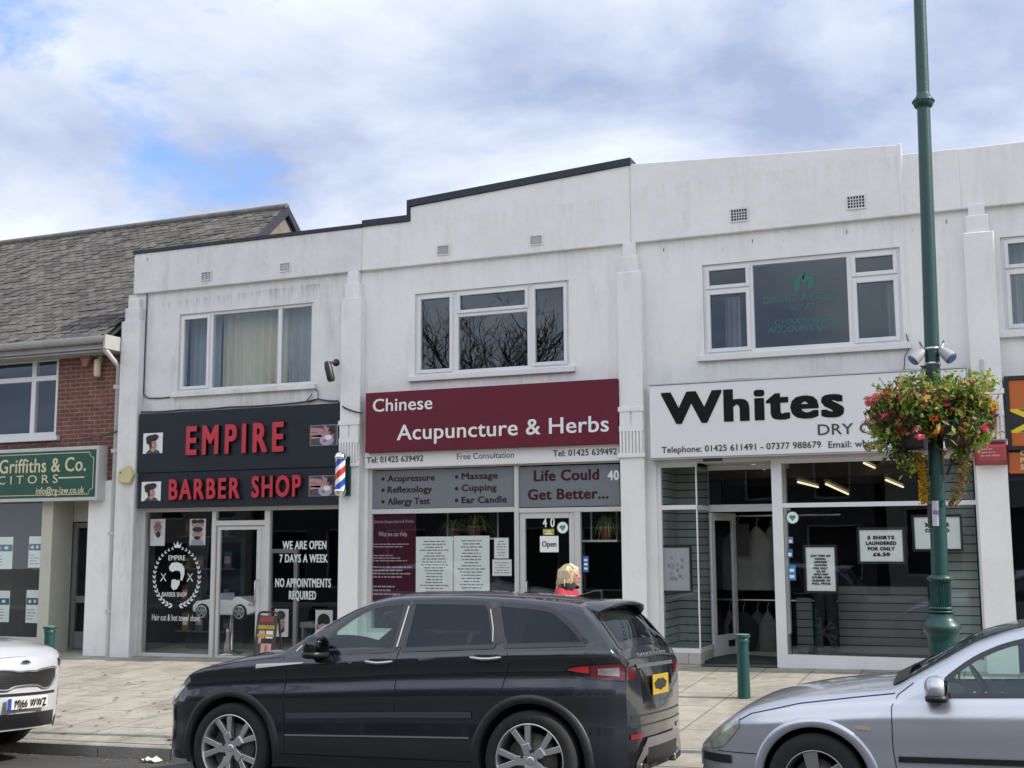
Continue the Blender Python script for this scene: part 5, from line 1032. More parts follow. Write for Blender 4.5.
    def hang_sh(label, pa, pb, Y=YF+.4): 
        a, c = at(*pa, Y), at(*pb, Y); k = MB(); k.box(a.x, c.x, Y-.14, Y+.14, a.z-.03, a.z); t = thing('plant_shelf', label, 'shelf', ((a.x+c.x)/2, Y, a.z-.03)); k.build('board', M_['frame_grey'], t); k = MB()
        for xx in (a.x+.08, c.x-.08): k.box(xx-.012, xx+.012, Y+.1, Y+.12, a.z, 2.72)
        k.build('hanger', M_['frame_grey'], t)
    plant('spider plant in terracotta pot above the right treatment list', 475, 529, 1.0, seed=2); plant('smaller spider plant above the left treatment list', 454, 531, .8, seed=3); plant('spider plant in the narrow window right of the door', 607, 530, 1.0, seed=4)
    hang_sh('shelf holding the two spider plants', (440, 538), (500, 537)); hang_sh('shelf holding one spider plant by the door', (584, 540), (620, 540))
    # dry cleaner: rails of bagged clothes and ceiling tubes
    bag = glass('garment_bag', (.72, .74, .75), .05)
    def garment(label, x, y, ztop, w, h, col, d=.16, bagged=True):
        t = thing('hanging_garment', label, 'garment', (x, y, ztop-h), group='clothes hanging in the dry cleaner'); k = MB(); n = 12; rows = []
        for j in range(9):
            v = j/8; ww = w*(.30+.7*min(1, v*4)**.5)*(1-.06*v); rows.append([(x+ww/2*math.cos(2*math.pi*i/n), y+d*(.5+.3*v)*math.sin(2*math.pi*i/n)+.012*math.sin(i*2+j), ztop-.05-(h-.05)*v-.05*abs(math.cos(2*math.pi*i/n))*(v < .2)) for i in range(n+1)])
        k.grid(rows); k.build('cloth', mat('cloth', col, .9, var=.15, bump=.15, bscale=6), t)
        k = MB(); k.tube([(x, y, ztop-.07), (x, y, ztop+.02), (x+.025, y, ztop+.05), (x+.01, y, ztop+.08)], .005, 6); k.build('hanger_hook', M_['alu'], t)
    rz1 = at(745, 516, YF+1.75).z; rz2 = at(745, 606, YF+1.75).z-.0
    for z, lab in ((at(745, 516, YF+1.8).z, 'upper clothes rail inside the dry cleaner doorway'), (at(745, 600, YF+1.8).z, 'lower clothes rail inside the dry cleaner doorway')):
        t = thing('clothes_rail', lab, 'rail', (-3.4, YF+1.8, z)); k = MB(); k.tube([(-4.3, YF+1.8, z), (-2.3, YF+1.8, z)], .016, 8); k.build('rail_tube', M_['alu'], t); k = MB(); k.tube([(-4.28, YF+1.8, .3), (-4.28, YF+1.8, z)], .016, 8); k.build('upright', M_['alu'], t)
    zu = at(745, 519, YF+1.8).z-.06; zl = at(745, 603, YF+1.8).z-.06
    for i, (px, lab, w, h, col) in enumerate(((738, 'white shirt with dark panel bag on upper rail', .52, 1.0, (.17, .17, .165)), (757, 'long white shirt on upper rail behind the first', .46, 1.0, (.20, .20, .19)), (771, 'grey shirt at right end of upper rail', .4, 1.0, (.13, .13, .13)))): garment(lab, X(px, 560, YF+1.8), YF+1.8+.05*i, zu, w, h, col)
    for i, (px, lab, w, h, col) in enumerate(((744, 'black jacket on lower rail', .5, .95, (.012, .012, .014)), (757, 'dark grey coat on lower rail', .42, .95, (.05, .05, .055)), (768, 'pale coat at right end of lower rail', .3, .95, (.12, .12, .115)), (729, 'white coat at left end of lower rail', .2, .9, (.17, .17, .165)))): garment(lab, X(px, 620, YF+1.8), YF+1.8+.06*(i % 2), zl, w, h, col)
    a, c = at(737, 524, YF+1.62), at(750, 556, YF+1.62); t = thing('garment_card', 'black card hanging on the white shirt in doorway', 'card', (a.x, YF+1.62, c.z)); k = MB(); k.box(a.x, c.x, YF+1.62, YF+1.63, c.z, a.z); k.build('card', M_['black'], t)
    tubes = ((798, 482, 818, 487, 'first tube from the left'), (826, 484, 848, 494, 'yellowish tube right of the first'), (864, 463, 884, 472, 'short tube nearest the fascia'), (886, 480, 903, 487, 'tube just left of the lamp post'), (752, 464, 770, 471, 'tube over the doorway'))
    for px0, py0, px1, py1, lab in tubes:
        Yt = YF+1.35; a = at(px0, py0, Yt); z = a.z; f = at(px1, py1, YF); k2 = (z-CAMZ)/(f.z-CAMZ); b = Vector((f.x*k2, YF*k2, z))
        if b.y > YF+4.8 or b.y < YF+.3: b = at(px1, py1, Yt+1.2)
        t = thing('ceiling_light', 'lit ceiling tube in the dry cleaner, '+lab, 'ceiling light', (a.x, a.y, a.z), group='tube lights in the dry cleaner')
        d = (b-a); k = MB(); k.tube([a, b], .016, 8); k.build('tube', M_['lit_tube'], t)
        n = d.cross(Vector((0, 0, 1))).normalized(); k = MB(); k.obox((a+b)/2+Vector((0, 0, .055)), d/2, n*.03, Vector((0, 0, .02))); k.build('fitting', mat('fitting_grey', (.3, .3, .3), .5), t)
    # pair of dark standing legs built solid under the first offer
    c = at(827, 640, YF+.8); t = thing('standing_legs', 'pair of dark trousers hanging under the school offer', 'trousers', (c.x, YF+.8, .5)); zt = at(827, 590, YF+.8).z
    for sd in (-1, 1): k = MB(); k.tube([(c.x+sd*.07, YF+.8, zt), (c.x+sd*.085, YF+.8, (zt+.5)/2), (c.x+sd*.10, YF+.8, .55)], [.085, .07, .055], 10); k.build('trouser_leg', mat('dark_wool', (.012, .014, .02), .9), t)
    k = MB(); k.box(c.x-.15, c.x+.15, YF+.76, YF+.84, zt-.02, zt+.06); k.build('waistband', M_['black'], t)
build_insides()

# ------------------------------------------------------------------ street furniture
def bollard(label, x, y, ztop, g='green bollards on the pavement'):
    z0 = pav_z(x, y); h = ztop-z0; t = thing('bollard', label, 'bollard', (x, y, z0), group=g); r = .071
    k = MB(); k.lathe([(r*1.04, z0-.05), (r*1.02, z0+.06), (r, z0+.12), (r*.94, ztop-.10), (r*1.06, ztop-.09), (r*1.06, ztop-.06), (r*.98, ztop-.05), (r*1.22, ztop-.035), (r*1.28, ztop-.02), (r*1.22, ztop-.004)], (x, y, 0), 24); k.build('post', M_['green_paint'], t, sharp=35)
    k = MB(); k.lathe([(r*1.22, ztop-.004), (r*1.0, ztop), (.001, ztop+.006)], (x, y, 0), 24); k.build('cap', mat('worn_green_cap', (.10, .20, .17), .6, var=.3, scale=20), t)
    return t
bollard('green cast-iron bollard in front of the dry cleaner doorway', *at(742.5, 640, 13.95).xy, at(742.5, 634, 13.95).z)
bollard('green bollard behind the white car near the solicitors', *at(49.5, 640, 12.7).xy, at(49.5, 626, 12.7).z)
LX, LY = -0.60, 11.0
def lamp_post():
    LX = LX0 = -0.60
    z0 = pav_z(LX, LY); A = lambda py: at(940, py, LY).z
    t = thing('lamp_post', 'tall green cast-iron lamp post with ringed fluted base', 'lamp post', (LX, LY, z0))
    lean = lambda z: 0
    k = MB(); k.lathe([(.165, z0-.02), (.165, z0+.10), (.145, z0+.13), (.135, z0+.18), (.118, z0+.24), (.116, A(643)), (.120, A(637)), (.128, A(634.5)), (.152, A(631)), (.160, A(627.5)), (.152, A(624)), (.122, A(620.5)), (.106, A(617)), (.104, A(613.5))], (LX, LY, 0), 32); k.build('base', M_['green_paint'], t, sharp=38)
    k = MB(); n = 28; prof = []
    for z in (A(609), A(582)):
        prof.append([(LX+(.086 if i % 2 else .077)*math.cos(2*math.pi*i/(2*n)), LY+(.086 if i % 2 else .077)*math.sin(2*math.pi*i/(2*n)), z) for i in range(2*n+1)])
    k.grid(prof, smooth=False); k.build('fluted_collar', M_['green_paint'], t)
    k = MB()
    for py in (611.5, 608): k.lathe([(.08, A(py+1.6)), (.100, A(py+.9)), (.100, A(py-.9)), (.08, A(py-1.6))], (LX, LY, 0), 28)
    k.lathe([(.078, A(582)), (.100, A(580.5)), (.100, A(577)), (.07, A(575))], (LX, LY, 0), 28)
    for i in range(22): q = 2*math.pi*i/22; k.ball((LX+.100*math.cos(q), LY+.100*math.sin(q), A(579)), .012, 6, 4)
    k.build('base_ring', M_['green_paint'], t)
    zt = 7.6; k = MB(); k.lathe([(.070, A(576)), (.067, A(500)), (.062, 4.0), (.056, 5.92), (.051, zt)], (LX, LY, 0), 28); k.build('shaft', M_['green_paint'], t)
    zc = at(921, 102, LY).z; k = MB(); k.lathe([(.055, zc-.06), (.075, zc-.05), (.088, zc-.02), (.088, zc+.02), (.07, zc+.035), (.055, zc+.08)], (LX, LY, 0), 24)
    for i in range(20): q = 2*math.pi*i/20; k.ball((LX+.088*math.cos(q), LY+.088*math.sin(q), zc), .012, 6, 4)
    k.build('shaft_ring', M_['green_paint'], t)
    k = MB(); a = at(937.5, 501, LY); c = at(937.5, 526, LY); y = LY-.079; w = .034
    k.grid([[(LX-.012+.0705*math.sin(q), LY-.0705*math.cos(q), z) for q in np.linspace(-.45, .45, 7)] for z in (c.z, a.z)]); k.build('notice_sticker', mat('sticker_paper', (.60, .58, .62), .5, var=.1, scale=25), t)
    k = MB(); k.grid([[(LX-.012+.0712*math.sin(q), LY-.0712*math.cos(q), z) for q in np.linspace(-.35, .35, 7)] for z in (lerp(c.z, a.z, .45), lerp(c.z, a.z, .62))]); k.build('sticker_band', mat('sticker_violet', (.25, .16, .40), .5), t)
    k = MB(); k.tube([(LX-.07, LY-.05, A(528)), (LX-.075, LY-.05, A(455))], .01, 6); k.build('cable_conduit', M_['cable'], t)
    k = MB(); k.tube([(LX, LY, zt-.02), (LX, LY, zt+.25), (LX, LY-.3, zt+.5), (LX, LY-1.0, zt+.55)], .045, 10); k.build('arm', M_['green_paint'], t)
    k = MB(); k.ball((LX, LY-1.3, zt+.56), (.15, .35, .08), 14, 8, .8); k.build('lantern', M_['alu'], t)
    t.rotation_euler = (0, .0155, 0)
    # spotlights strapped to the post
    for sd, nm, px, py in ((-1, 'left', 921, 357), (1, 'right', 945, 356)):
        c = at(px, py, LY); LX = LX0+.055; s = thing('spotlight', '%s grey spotlight strapped to the lamp post above the flowers' % nm, 'spotlight', (LX+sd*.07, LY, c.z), group='spotlights on the lamp post')
        k = MB(); d = Vector((sd*.6, -.3, -.6)).normalized(); o = Vector((LX+sd*.072, LY-.04, c.z+.05)); k.tube([o, o+d*.04, o+d*.10, o+d*.13], [.03, .045, .055, .057], 14); k.build('housing', mat('spot_grey', (.36, .36, .37), .4), s)
        k = MB(); k.tube([o+d*.131, o+d*.140], [.052, .047], 14); k.build('lens', mat('spot_lens', (.05, .12, .35), .15), s)
        k = MB(); k.tube([(LX+sd*.06, LY, c.z+.03), (LX+sd*.10, LY-.02, c.z+.13), o], .010, 6); k.build('bracket', M_['alu'], s)
    LX = LX0; k = MB()
    for z in (at(931, 349, LY).z, at(931, 364, LY).z): k.lathe([(.064, z-.012), (.067, z-.012), (.067, z+.012), (.064, z+.012)], (LX, LY, 0), 24)
    k.build('strap', M_['alu'], t)
lamp_post()
def flower_basket():
    LX = -0.556
    zt, zb = at(935, 424, LY).z, at(935, 450, LY).z; R0 = .33; rnd = random.Random(11)
    t = thing('flower_basket', 'hanging flower basket overflowing round the lamp post', 'flower basket', (LX, LY, zb))
    for sd in (-1, 1):
        k = MB(); rows = []
        for r, z in ((.10, zb), (.26, zb+.02), (R0, zt-.02), (R0+.012, zt), (R0-.01, zt), (R0-.03, zt-.05)): rows.append([(LX+sd*(.085)+sd*r*math.sin(q), LY-r*math.cos(q), z) for q in np.linspace(0, math.pi, 15)])
        k.grid(rows); k.build('trough', M_['black'], t)
    k = MB()
    for sd in (-1, 1):
        c = Vector((LX+sd*.1, LY-.03, zb-.02)); pts = [c+Vector((sd*.20*math.sin(q), 0, -.16+.16*math.cos(q))) for q in np.linspace(0, math.pi*.5, 6)]; k.tube([Vector((LX+sd*.28, LY-.03, zb)), Vector((LX+sd*.20, LY-.03, zb-.03)), Vector((LX+sd*.12, LY-.03, zb-.12)), Vector((LX+sd*.08, LY-.03, zb-.22))], .012, 6)
        k.tube([c+Vector((sd*(.06+.045*math.cos(q)), 0, -.06+.045*math.sin(q))) for q in np.linspace(0, 5.2, 12)], .008, 5)
    k.build('bracket', M_['black'], t)
    cols = [(.07, .15, .02), (.13, .24, .025), (.26, .32, .05), (.025, .05, .012), (.42, .27, .04), (.42, .36, .14), (.30, .13, .04)]
    mats = [leaf_mat('leaf', c) for c in cols]
    def cl(px, py, d=0): return at(px, py, LY-d)
    def leaf(k, p, s, m):
        d = Vector((rnd.gauss(0, 1), rnd.gauss(0, 1)-.5, rnd.gauss(0, .8)+.2)).normalized(); a = d.cross(Vector((rnd.gauss(0, 1), rnd.gauss(0, 1), rnd.gauss(0, 1)))).normalized(); b = d.cross(a)
        k.add([p-a*s, p-b*s*.45+d*s*.12, p+a*s, p+b*s*.45+d*s*.12], [(0, 1, 2, 3)], m)
    k = MB(); wsel = [0, 0, 1, 1, 2, 2, 3, 3, 4, 5, 6]
    # mound: clumps placed on an uneven dome
    clumps = []
    for i in range(190):
        u = rnd.uniform(-1, 1); px = 930+u*50+rnd.gauss(0, 3); top = 386+9*math.sin(u*7+1)*.5+10*u*u+rnd.uniform(0, 8); py = rnd.uniform(top, 424+18*abs(u)**1.3); d = rnd.uniform(-.05, .42)*(1-.5*abs(u)); clumps.append((cl(px, py, d), rnd.uniform(.03, .075), rnd.choice(wsel)))
    for px, py in ((984, 384), (988, 380), (975, 390), (968, 396), (880, 400), (876, 412), (874, 425), (884, 436), (878, 445), (890, 446), (886, 420), (905, 383), (915, 378), (928, 380), (945, 384), (990, 405), (985, 420), (980, 432), (965, 385), (897, 452), (903, 460), (910, 466), (957, 452), (972, 440)): clumps.append((cl(px, py, rnd.uniform(0, .3)), .045, rnd.choice(wsel)))
    for p, r, m in clumps:
        for j in range(int(44*r/.05)): leaf(k, p+Vector((rnd.gauss(0, r), rnd.gauss(0, r), rnd.gauss(0, r))), rnd.choice((rnd.uniform(.012, .024), rnd.uniform(.022, .050))), m if rnd.random() < .7 else rnd.choice(wsel))
    for i in range(26):          # sprays standing out of the mound
        px = rnd.uniform(882, 988); p = cl(px, rnd.uniform(384, 404), rnd.uniform(0, .3)); e = p+Vector((rnd.gauss(0, .05)+(px-932)*.0012, -.03, rnd.uniform(.03, .12))); k.tube([p, p.lerp(e, .5)+Vector((0, 0, .01)), e], .003, 4, 0)
        for s in range(5): leaf(k, p.lerp(e, s/4+.1), rnd.uniform(.012, .024), rnd.choice(wsel))
    k.build('foliage', mats, t, recalc=False)
    def trail(name, pts, r, n, pal):
        k = MB()
        for i in range(n):
            u = rnd.random()*(len(pts)-1); j = min(int(u), len(pts)-2); p = cl(*pts[j], .12).lerp(cl(*pts[j+1], .12), u-j); rr = r*(1-.35*u/(len(pts)-1)); leaf(k, p+Vector((rnd.gauss(0, rr), rnd.gauss(0, rr), 0)), rnd.uniform(.012, .024), rnd.choice(pal))
        k.build(name, [leaf_mat('trail_leaf', c, .2) for c in ((.50, .30, .01), (.42, .20, .01), (.30, .26, .03), (.13, .10, .025), (.18, .09, .03), (.08, .11, .02))], t, recalc=False)
    trail('trailing_flowers', [(919, 452), (921, 468), (923, 486), (924, 504)], .026, 420, [0, 0, 0, 1, 1, 2]); trail('trailing_flowers', [(966, 440), (965, 462), (960, 482), (953, 506)], .035, 480, [3, 3, 4, 5, 4, 2])
    trail('trailing_flowers', [(903, 445), (910, 458), (916, 468)], .03, 140, [2, 5, 5, 3])
    fl = {'red': leaf_mat('petal_red', (.62, .02, .03), .2, .35), 'pink': leaf_mat('petal_pink', (.66, .10, .17), .2, .35), 'white': leaf_mat('petal_cream', (.66, .58, .42), .15, .35)}
    spots = [(895, 415, 'red'), (876, 397, 'pink'), (870, 402, 'pink'), (892, 388, 'pink'), (900, 430, 'red'), (941, 428, 'red'), (946, 405, 'pink'), (971, 409, 'red'), (886, 407, 'white'), (909, 408, 'white'), (926, 427, 'white'), (921, 437, 'pink'), (947, 397, 'white'), (956, 411, 'white'), (980, 417, 'white'), (962, 386, 'white'), (873, 421, 'white'), (870, 433, 'white'), (879, 446, 'white'), (918, 395, 'white'), (935, 390, 'white'), (985, 427, 'pink'), (905, 393, 'white'), (978, 432, 'white'), (866, 422, 'pink'), (950, 388, 'white'), (888, 432, 'white'), (914, 418, 'white'), (960, 421, 'pink'), (973, 384, 'red')]
    more = random.Random(31)
    for i in range(26): u = more.uniform(-1, 1); spots.append((930+u*56, more.uniform(388, 430)+8*abs(u), more.choice(('red', 'red', 'pink', 'pink', 'white', 'white', 'orange'))))
    fl['orange'] = leaf_mat('petal_orange', (.66, .20, .03), .2, .35)
    for px, py, c in spots:
        k = MB(); o = cl(px, py, rnd.uniform(.24, .46)*(1-.4*abs(px-931)/60)); big = rnd.uniform(.020, .038)*(1.25 if c != 'white' else .8)
        for i in range(rnd.randint(7, 13)):      # ruffled petals of one bloom
            d = Vector((rnd.gauss(0, 1), -abs(rnd.gauss(0, 1)), rnd.gauss(0, 1))).normalized(); a = (d.orthogonal().normalized()+Vector((rnd.gauss(0, .5), rnd.gauss(0, .5), rnd.gauss(0, .5)))).normalized(); b = d.cross(a); p = o+d*big*rnd.uniform(.3, 1.0); r_ = big*rnd.uniform(.4, .75)
            k.add([p-a*r_, p-b*r_*.8+d*r_*.4, p+a*r_, p+b*r_*.8+d*r_*.4], [(0, 1, 2, 3)])
        k.build('flower', fl[c], t, recalc=False)
flower_basket()
# pavement board outside the barber
def a_board():
    Y = 15.7; a, c = at(253.5, 612, Y), at(274.5, 612, Y); x0, x1 = a.x, c.x; zt = at(263, 612.5, Y).z; z0 = pav_z(x0, Y)
    t = thing('pavement_sign', 'black framed pavement sign board with hairstyle pictures outside the barber', 'sign board', ((x0+x1)/2, Y, z0)); k = MB(); w = .035
    for y in (Y, Y+.26):
        for x in (x0+w/2, x1-w/2): k.tube([(x, y, z0), (lerp(x, (x0+x1)/2, .03), lerp(y, Y+.13, .8), zt-.05)], w/2, 8)
    k.tube([(x0+w/2, Y+.11, zt-.07), (x0+.03, Y+.12, zt-.02), (x0+.07, Y+.12, zt), (x1-.07, Y+.12, zt), (x1-.03, Y+.12, zt-.02), (x1-w/2, Y+.11, zt-.07)], w/2, 8); k.build('frame', M_['black'], t)
    zb = z0+.12; k = MB(); q = lambda u, v, e=0: (lerp(x0+w, x1-w, u), lerp(Y+.01, Y+.11, v)-.006-e, lerp(zb, zt-.05, v))
    def band(v0, v1, m, e=0, u0=0, u1=1): k.add([q(u0, v0, e), q(u1, v0, e), q(u1, v1, e), q(u0, v1, e)], [(0, 1, 2, 3)], m)
    band(0, 1, 0); band(.84, .97, 1, .002, .1, .9); band(.68, .77, 2, .002); band(.34, .64, 3, .002, .1, .45); band(.34, .64, 5, .002, .52, .92); band(.50, .56, 2, .004); band(.04, .46, 3, .005, .3, .9); band(.34, .46, 4, .006, .28, .92); band(.12, .30, 6, .006, .5, .7)
    k.build('picture_face', [mat('board_face', (.05, .045, .05), .4), mat('board_red', (.26, .03, .03), .5), mat('board_yellow', (.38, .27, .02), .5), PRINTS[1], M_['hairdark'], PRINTS[0], PRINTS[3]], t, recalc=False)
a_board()
# litter and leaves
def litter():
    p = at(148, 757, 9.9); x, y = p.x, 9.95; z = road_z(x, y)+.005; rnd = random.Random(3); k = MB(); rows = [[(x+(i-4)*.024+rnd.uniform(-.008, .008), y+(j-2)*.03, z+.012+rnd.uniform(0, .035)*(0 < i < 8)) for i in range(9)] for j in range(5)]
    k.grid(rows, smooth=False); tag(k.build('paper_litter', mat('litter_paper', (.62, .61, .58), .8)), 'scrap of crumpled white paper in the gutter by the kerb', 'litter')
    k = MB()
    for i in range(230):
        x, y = rnd.uniform(-12.5, -1), rnd.uniform(KERB+.2, 16.2)
        if rnd.random() < .75: x = rnd.uniform(-11.5, -6.5)
        z = pav_z(x, y)+.006; s = rnd.uniform(.012, .05); q = rnd.uniform(0, 6.3); c, sn = math.cos(q)*s, math.sin(q)*s; k.add([(x-c, y-sn, z), (x+sn*.5, y-c*.5, z+s*.25), (x+c, y+sn, z+.004), (x-sn*.5, y+c*.5, z+s*.2)], [(0, 1, 2, 3)], rnd.randrange(3))
    for i in range(160):
        x, y = rnd.uniform(-11, -6.4), KERB-abs(rnd.gauss(.06, .12))-.01; z = road_z(x, y)+.006; s = rnd.uniform(.01, .03); q = rnd.uniform(0, 6.3); c, sn = math.cos(q)*s, math.sin(q)*s; k.add([(x-c, y-sn, z), (x+sn*.5, y-c*.5, z+s*.25), (x+c, y+sn, z+.004), (x-sn*.5, y+c*.5, z+s*.2)], [(0, 1, 2, 3)], rnd.randrange(3))
    tag(k.build('fallen_leaves', [mat('dead_leaf', (.12, .08, .045), .8), mat('dead_leaf_dark', (.06, .045, .03), .8), mat('dead_leaf_tan', (.24, .17, .09), .8)], recalc=False), 'scattered dry brown leaves on the pavement and in the gutter', 'leaves', kind='stuff')
litter()
# ------------------------------------------------------------------ cars
def pchip(pts):
    xs = [p[0] for p in pts]; ys = [p[1] for p in pts]; n = len(xs)
    h = [xs[i+1]-xs[i] for i in range(n-1)]; d = [(ys[i+1]-ys[i])/h[i] for i in range(n-1)]; m = [d[0]]
    for i in range(1, n-1):
        if d[i-1]*d[i] <= 0: m.append(0)
        else: w1, w2 = 2*h[i]+h[i-1], h[i]+2*h[i-1]; m.append((w1+w2)/(w1/d[i-1]+w2/d[i]))
    m.append(d[-1])
    def f(x):
        if x <= xs[0]: return ys[0]
        if x >= xs[-1]: return ys[-1]
        i = max(k for k in range(n-1) if xs[k] <= x); t = (x-xs[i])/h[i]
        return (1+2*t)*(1-t)**2*ys[i]+t*(1-t)**2*h[i]*m[i]+t*t*(3-2*t)*ys[i+1]+t*t*(t-1)*h[i]*m[i+1]
    return f
def carpaint(name, col, metal, rough=.3):
    M = mat(name, col, rough, metal=metal, coat=1.0, var=.02, scale=2); return M
class Car:
    """local frame: x from nose (0) to tail (L), y across (near side = -y), z up from the road"""
    def __init__(s, L, zr, belt, W, prof, wheels, Rarch, zs=.24, tumble=.55, rr=.05, crown=None, fb=None, rb=None, x0=0.):
        s.x0 = x0
        s.L = L; s.zr = pchip(zr); s.belt = pchip(belt); s.W = pchip(W); s.prof = pchip(prof); s.wheels = wheels; s.Ra = Rarch; s.zs = zs; s.tum = tumble; s.rr = rr
        s.crown = pchip(crown or [(0, .03), (L, .03)]); s.fb = fb or (lambda t: .06*math.sin(math.pi*t)); s.rb = rb or (lambda z: .04)
    def y(s, x, z):
        zr = s.zr(x); b = min(s.belt(x), zr); W = s.W(x)
        if z <= b: v = W*s.prof(max(0, (z-s.zs)/(s.belt(x)-s.zs)))
        else: v = W*s.prof(1)-s.tum*(z-b)
        if z > zr-s.rr: q = min(1, (z-(zr-s.rr))/s.rr); v -= s.rr*(1-math.sqrt(max(0, 1-q*q)))
        return v
    def ztop(s, x, yy):
        yr = s.y(x, s.zr(x)); u = min(1, abs(yy)/yr); return s.zr(x)+s.crown(x)*(1-u*u)
    def capx(s, yy, z, front=True):
        x = s.x0 if front else s.L; u = min(1, abs(yy)/max(.01, s.y(x, z)))
        if front: t = (z-s.zs)/(s.zr(s.x0)-s.zs); return s.x0-s.fb(min(1, max(0, t)))*(1-u**2.2)
        return s.L+s.rb(z)*(1-u**2.2)
    def body(s, root, paint, sidewins, topwins, nx=170, nz=46, M=14):
        mb = MB(); xs = list(np.linspace(s.x0, .35, 18))[:-1]+list(np.linspace(.35, s.L-.35, nx))+list(np.linspace(s.L-.35, s.L, 20))[1:]
        ts = np.linspace(0, 1, nz); cell = s.L/nx
        def inwin(x, z): return any(a+.012 < x < b-.012 and zb(x)+.008 < z < zt(x)-.008 for a, b, zb, zt in sidewins)
        for sd in (-1, 1):
            rows = []
            for x in xs:
                row = []
                for t in ts:
                    z = lerp(s.zs, s.zr(x), t); xx = x
                    for wx, wz in s.wheels:
                        d = math.hypot(xx-wx, z-wz)
                        if abs(d-s.Ra) < .022 and d > 0: xx = wx+(xx-wx)*s.Ra/d; z = wz+(z-wz)*s.Ra/d
                    row.append(Vector((xx, sd*s.y(xx, min(z, s.zr(xx))), z)))
                rows.append(row)
            vs = [p for r in rows for p in r]; fs = []
            for i in range(len(xs)-1):
                for k in range(nz-1):
                    q = (i*nz+k, i*nz+k+1, (i+1)*nz+k+1, (i+1)*nz+k); c = sum((vs[j] for j in q), Vector())/4
                    if any(math.hypot(c.x-wx, c.z-wz) < s.Ra-.003 for wx, wz in s.wheels) or inwin(c.x, c.z): continue
                    fs.append(q)
            mb.add(vs, fs, 0, True)
        us = np.linspace(-1, 1, 2*M+1)
        rows = [[Vector((x, u*s.y(x, s.zr(x)), s.ztop(x, u*s.y(x, s.zr(x))))) for u in us] for x in xs]
        vs = [p for r in rows for p in r]; w = len(us); fs = []
        for i in range(len(xs)-1):
            xm = (xs[i]+xs[i+1])/2
            for k in range(w-1):
                um = abs(us[k]+us[k+1])/2
                if any(a < xm < b and um < ul for a, b, ul in topwins): continue
                fs.append((i*w+k, i*w+k+1, (i+1)*w+k+1, (i+1)*w+k))
        mb.add(vs, fs, 0, True)
        for front in (True, False):
            x = s.x0 if front else s.L; rows = []
            for t in ts:
                z0 = lerp(s.zs, s.zr(x), t); yr = s.y(x, z0)
                row = []
                for u in us:
                    z = z0+(s.crown(x)*(1-u*u))*t
                    row.append(Vector((s.x0-s.fb(t)*(1-abs(u)**2.2) if front else s.L+s.rb(z0)*(1-abs(u)**2.2), u*yr, z)))
                rows.append(row)
            mb.grid(rows)
        o = mb.build('body', paint, root, local=True, merge=.0004, sharp=34)
        k = MB(); k.box(.42, s.L-.3, -s.W(s.L/2)*.80, s.W(s.L/2)*.80, s.zs-.06, s.zs+.03); k.build('underbody', M_['black'], root, local=True)
        return o
    def side_patch(s, mb, a, b, zb, zt, off, nx=24, nz=8, m=0, sides=(-1, 1)):
        for sd in sides: mb.grid([[Vector((x, sd*(s.y(x, z)+off), z)) for z in np.linspace(zb(x), max(zb(x)+.002, zt(x)), nz)] for x in np.linspace(a, b, nx)], m)
    def side_ribbon(s, mb, pts, w, off, m=0, sides=(-1, 1), step=.05):
        P = []
        for (x0, z0), (x1, z1) in zip(pts[:-1], pts[1:]):
            n = max(1, int(math.hypot(x1-x0, z1-z0)/step)); P += [(lerp(x0, x1, i/n), lerp(z0, z1, i/n)) for i in range(n)]
        P.append(pts[-1])
        for sd in sides:
            rows = []
            for i, (x, z) in enumerate(P):
                a, b = P[max(0, i-1)], P[min(len(P)-1, i+1)]; tx, tz = b[0]-a[0], b[1]-a[1]; l = math.hypot(tx, tz) or 1; nx_, nz_ = -tz/l*w/2, tx/l*w/2
                rows.append([Vector((x+e*nx_, sd*(s.y(x+e*nx_, min(z+e*nz_, s.zr(x)))+off), z+e*nz_)) for e in (-1, 0, 1)])
            mb.grid(rows, m)
    def win_loop(s, w, n=18):
        a, b, zb, zt = w; xs = np.linspace(a, b, n); return [(x, zb(x)) for x in xs]+[(x, zt(x)) for x in xs[::-1]]+[(a, zb(a))]
    def top_patch(s, mb, a, b, ul, off, nx=20, m=0):
        mb.grid([[Vector((x, u*s.y(x, s.zr(x)), s.ztop(x, u*s.y(x, s.zr(x)))+off)) for u in np.linspace(-ul, ul, 17)] for x in np.linspace(a, b, nx)], m)
    def top_ribbon(s, mb, x0, u0, x1, u1, w, off, m=0):
        n = 14; rows = []
        for i in range(n+1):
            x = lerp(x0, x1, i/n); u = lerp(u0, u1, i/n); yr = s.y(x, s.zr(x)); p = Vector((x, u*yr, 0)); t = Vector((x1-x0, (u1-u0)*yr, 0)).normalized(); nn = Vector((-t.y, t.x, 0))
            rows.append([(lambda q: Vector((q.x, q.y, s.ztop(q.x, q.y)+off)))(p+nn*e*w/2) for e in (-1, 1)])
        mb.grid(rows, m)
    def cap_patch(s, mb, y0, y1, zb, zt, off, front, m=0, n=14, nz=6):
        sg = -1 if front else 1
        mb.grid([[Vector((s.capx(yy, z, front)+sg*off, yy, z)) for z in np.linspace(zb(yy), zt(yy), nz)] for yy in np.linspace(y0, y1, n)], m)
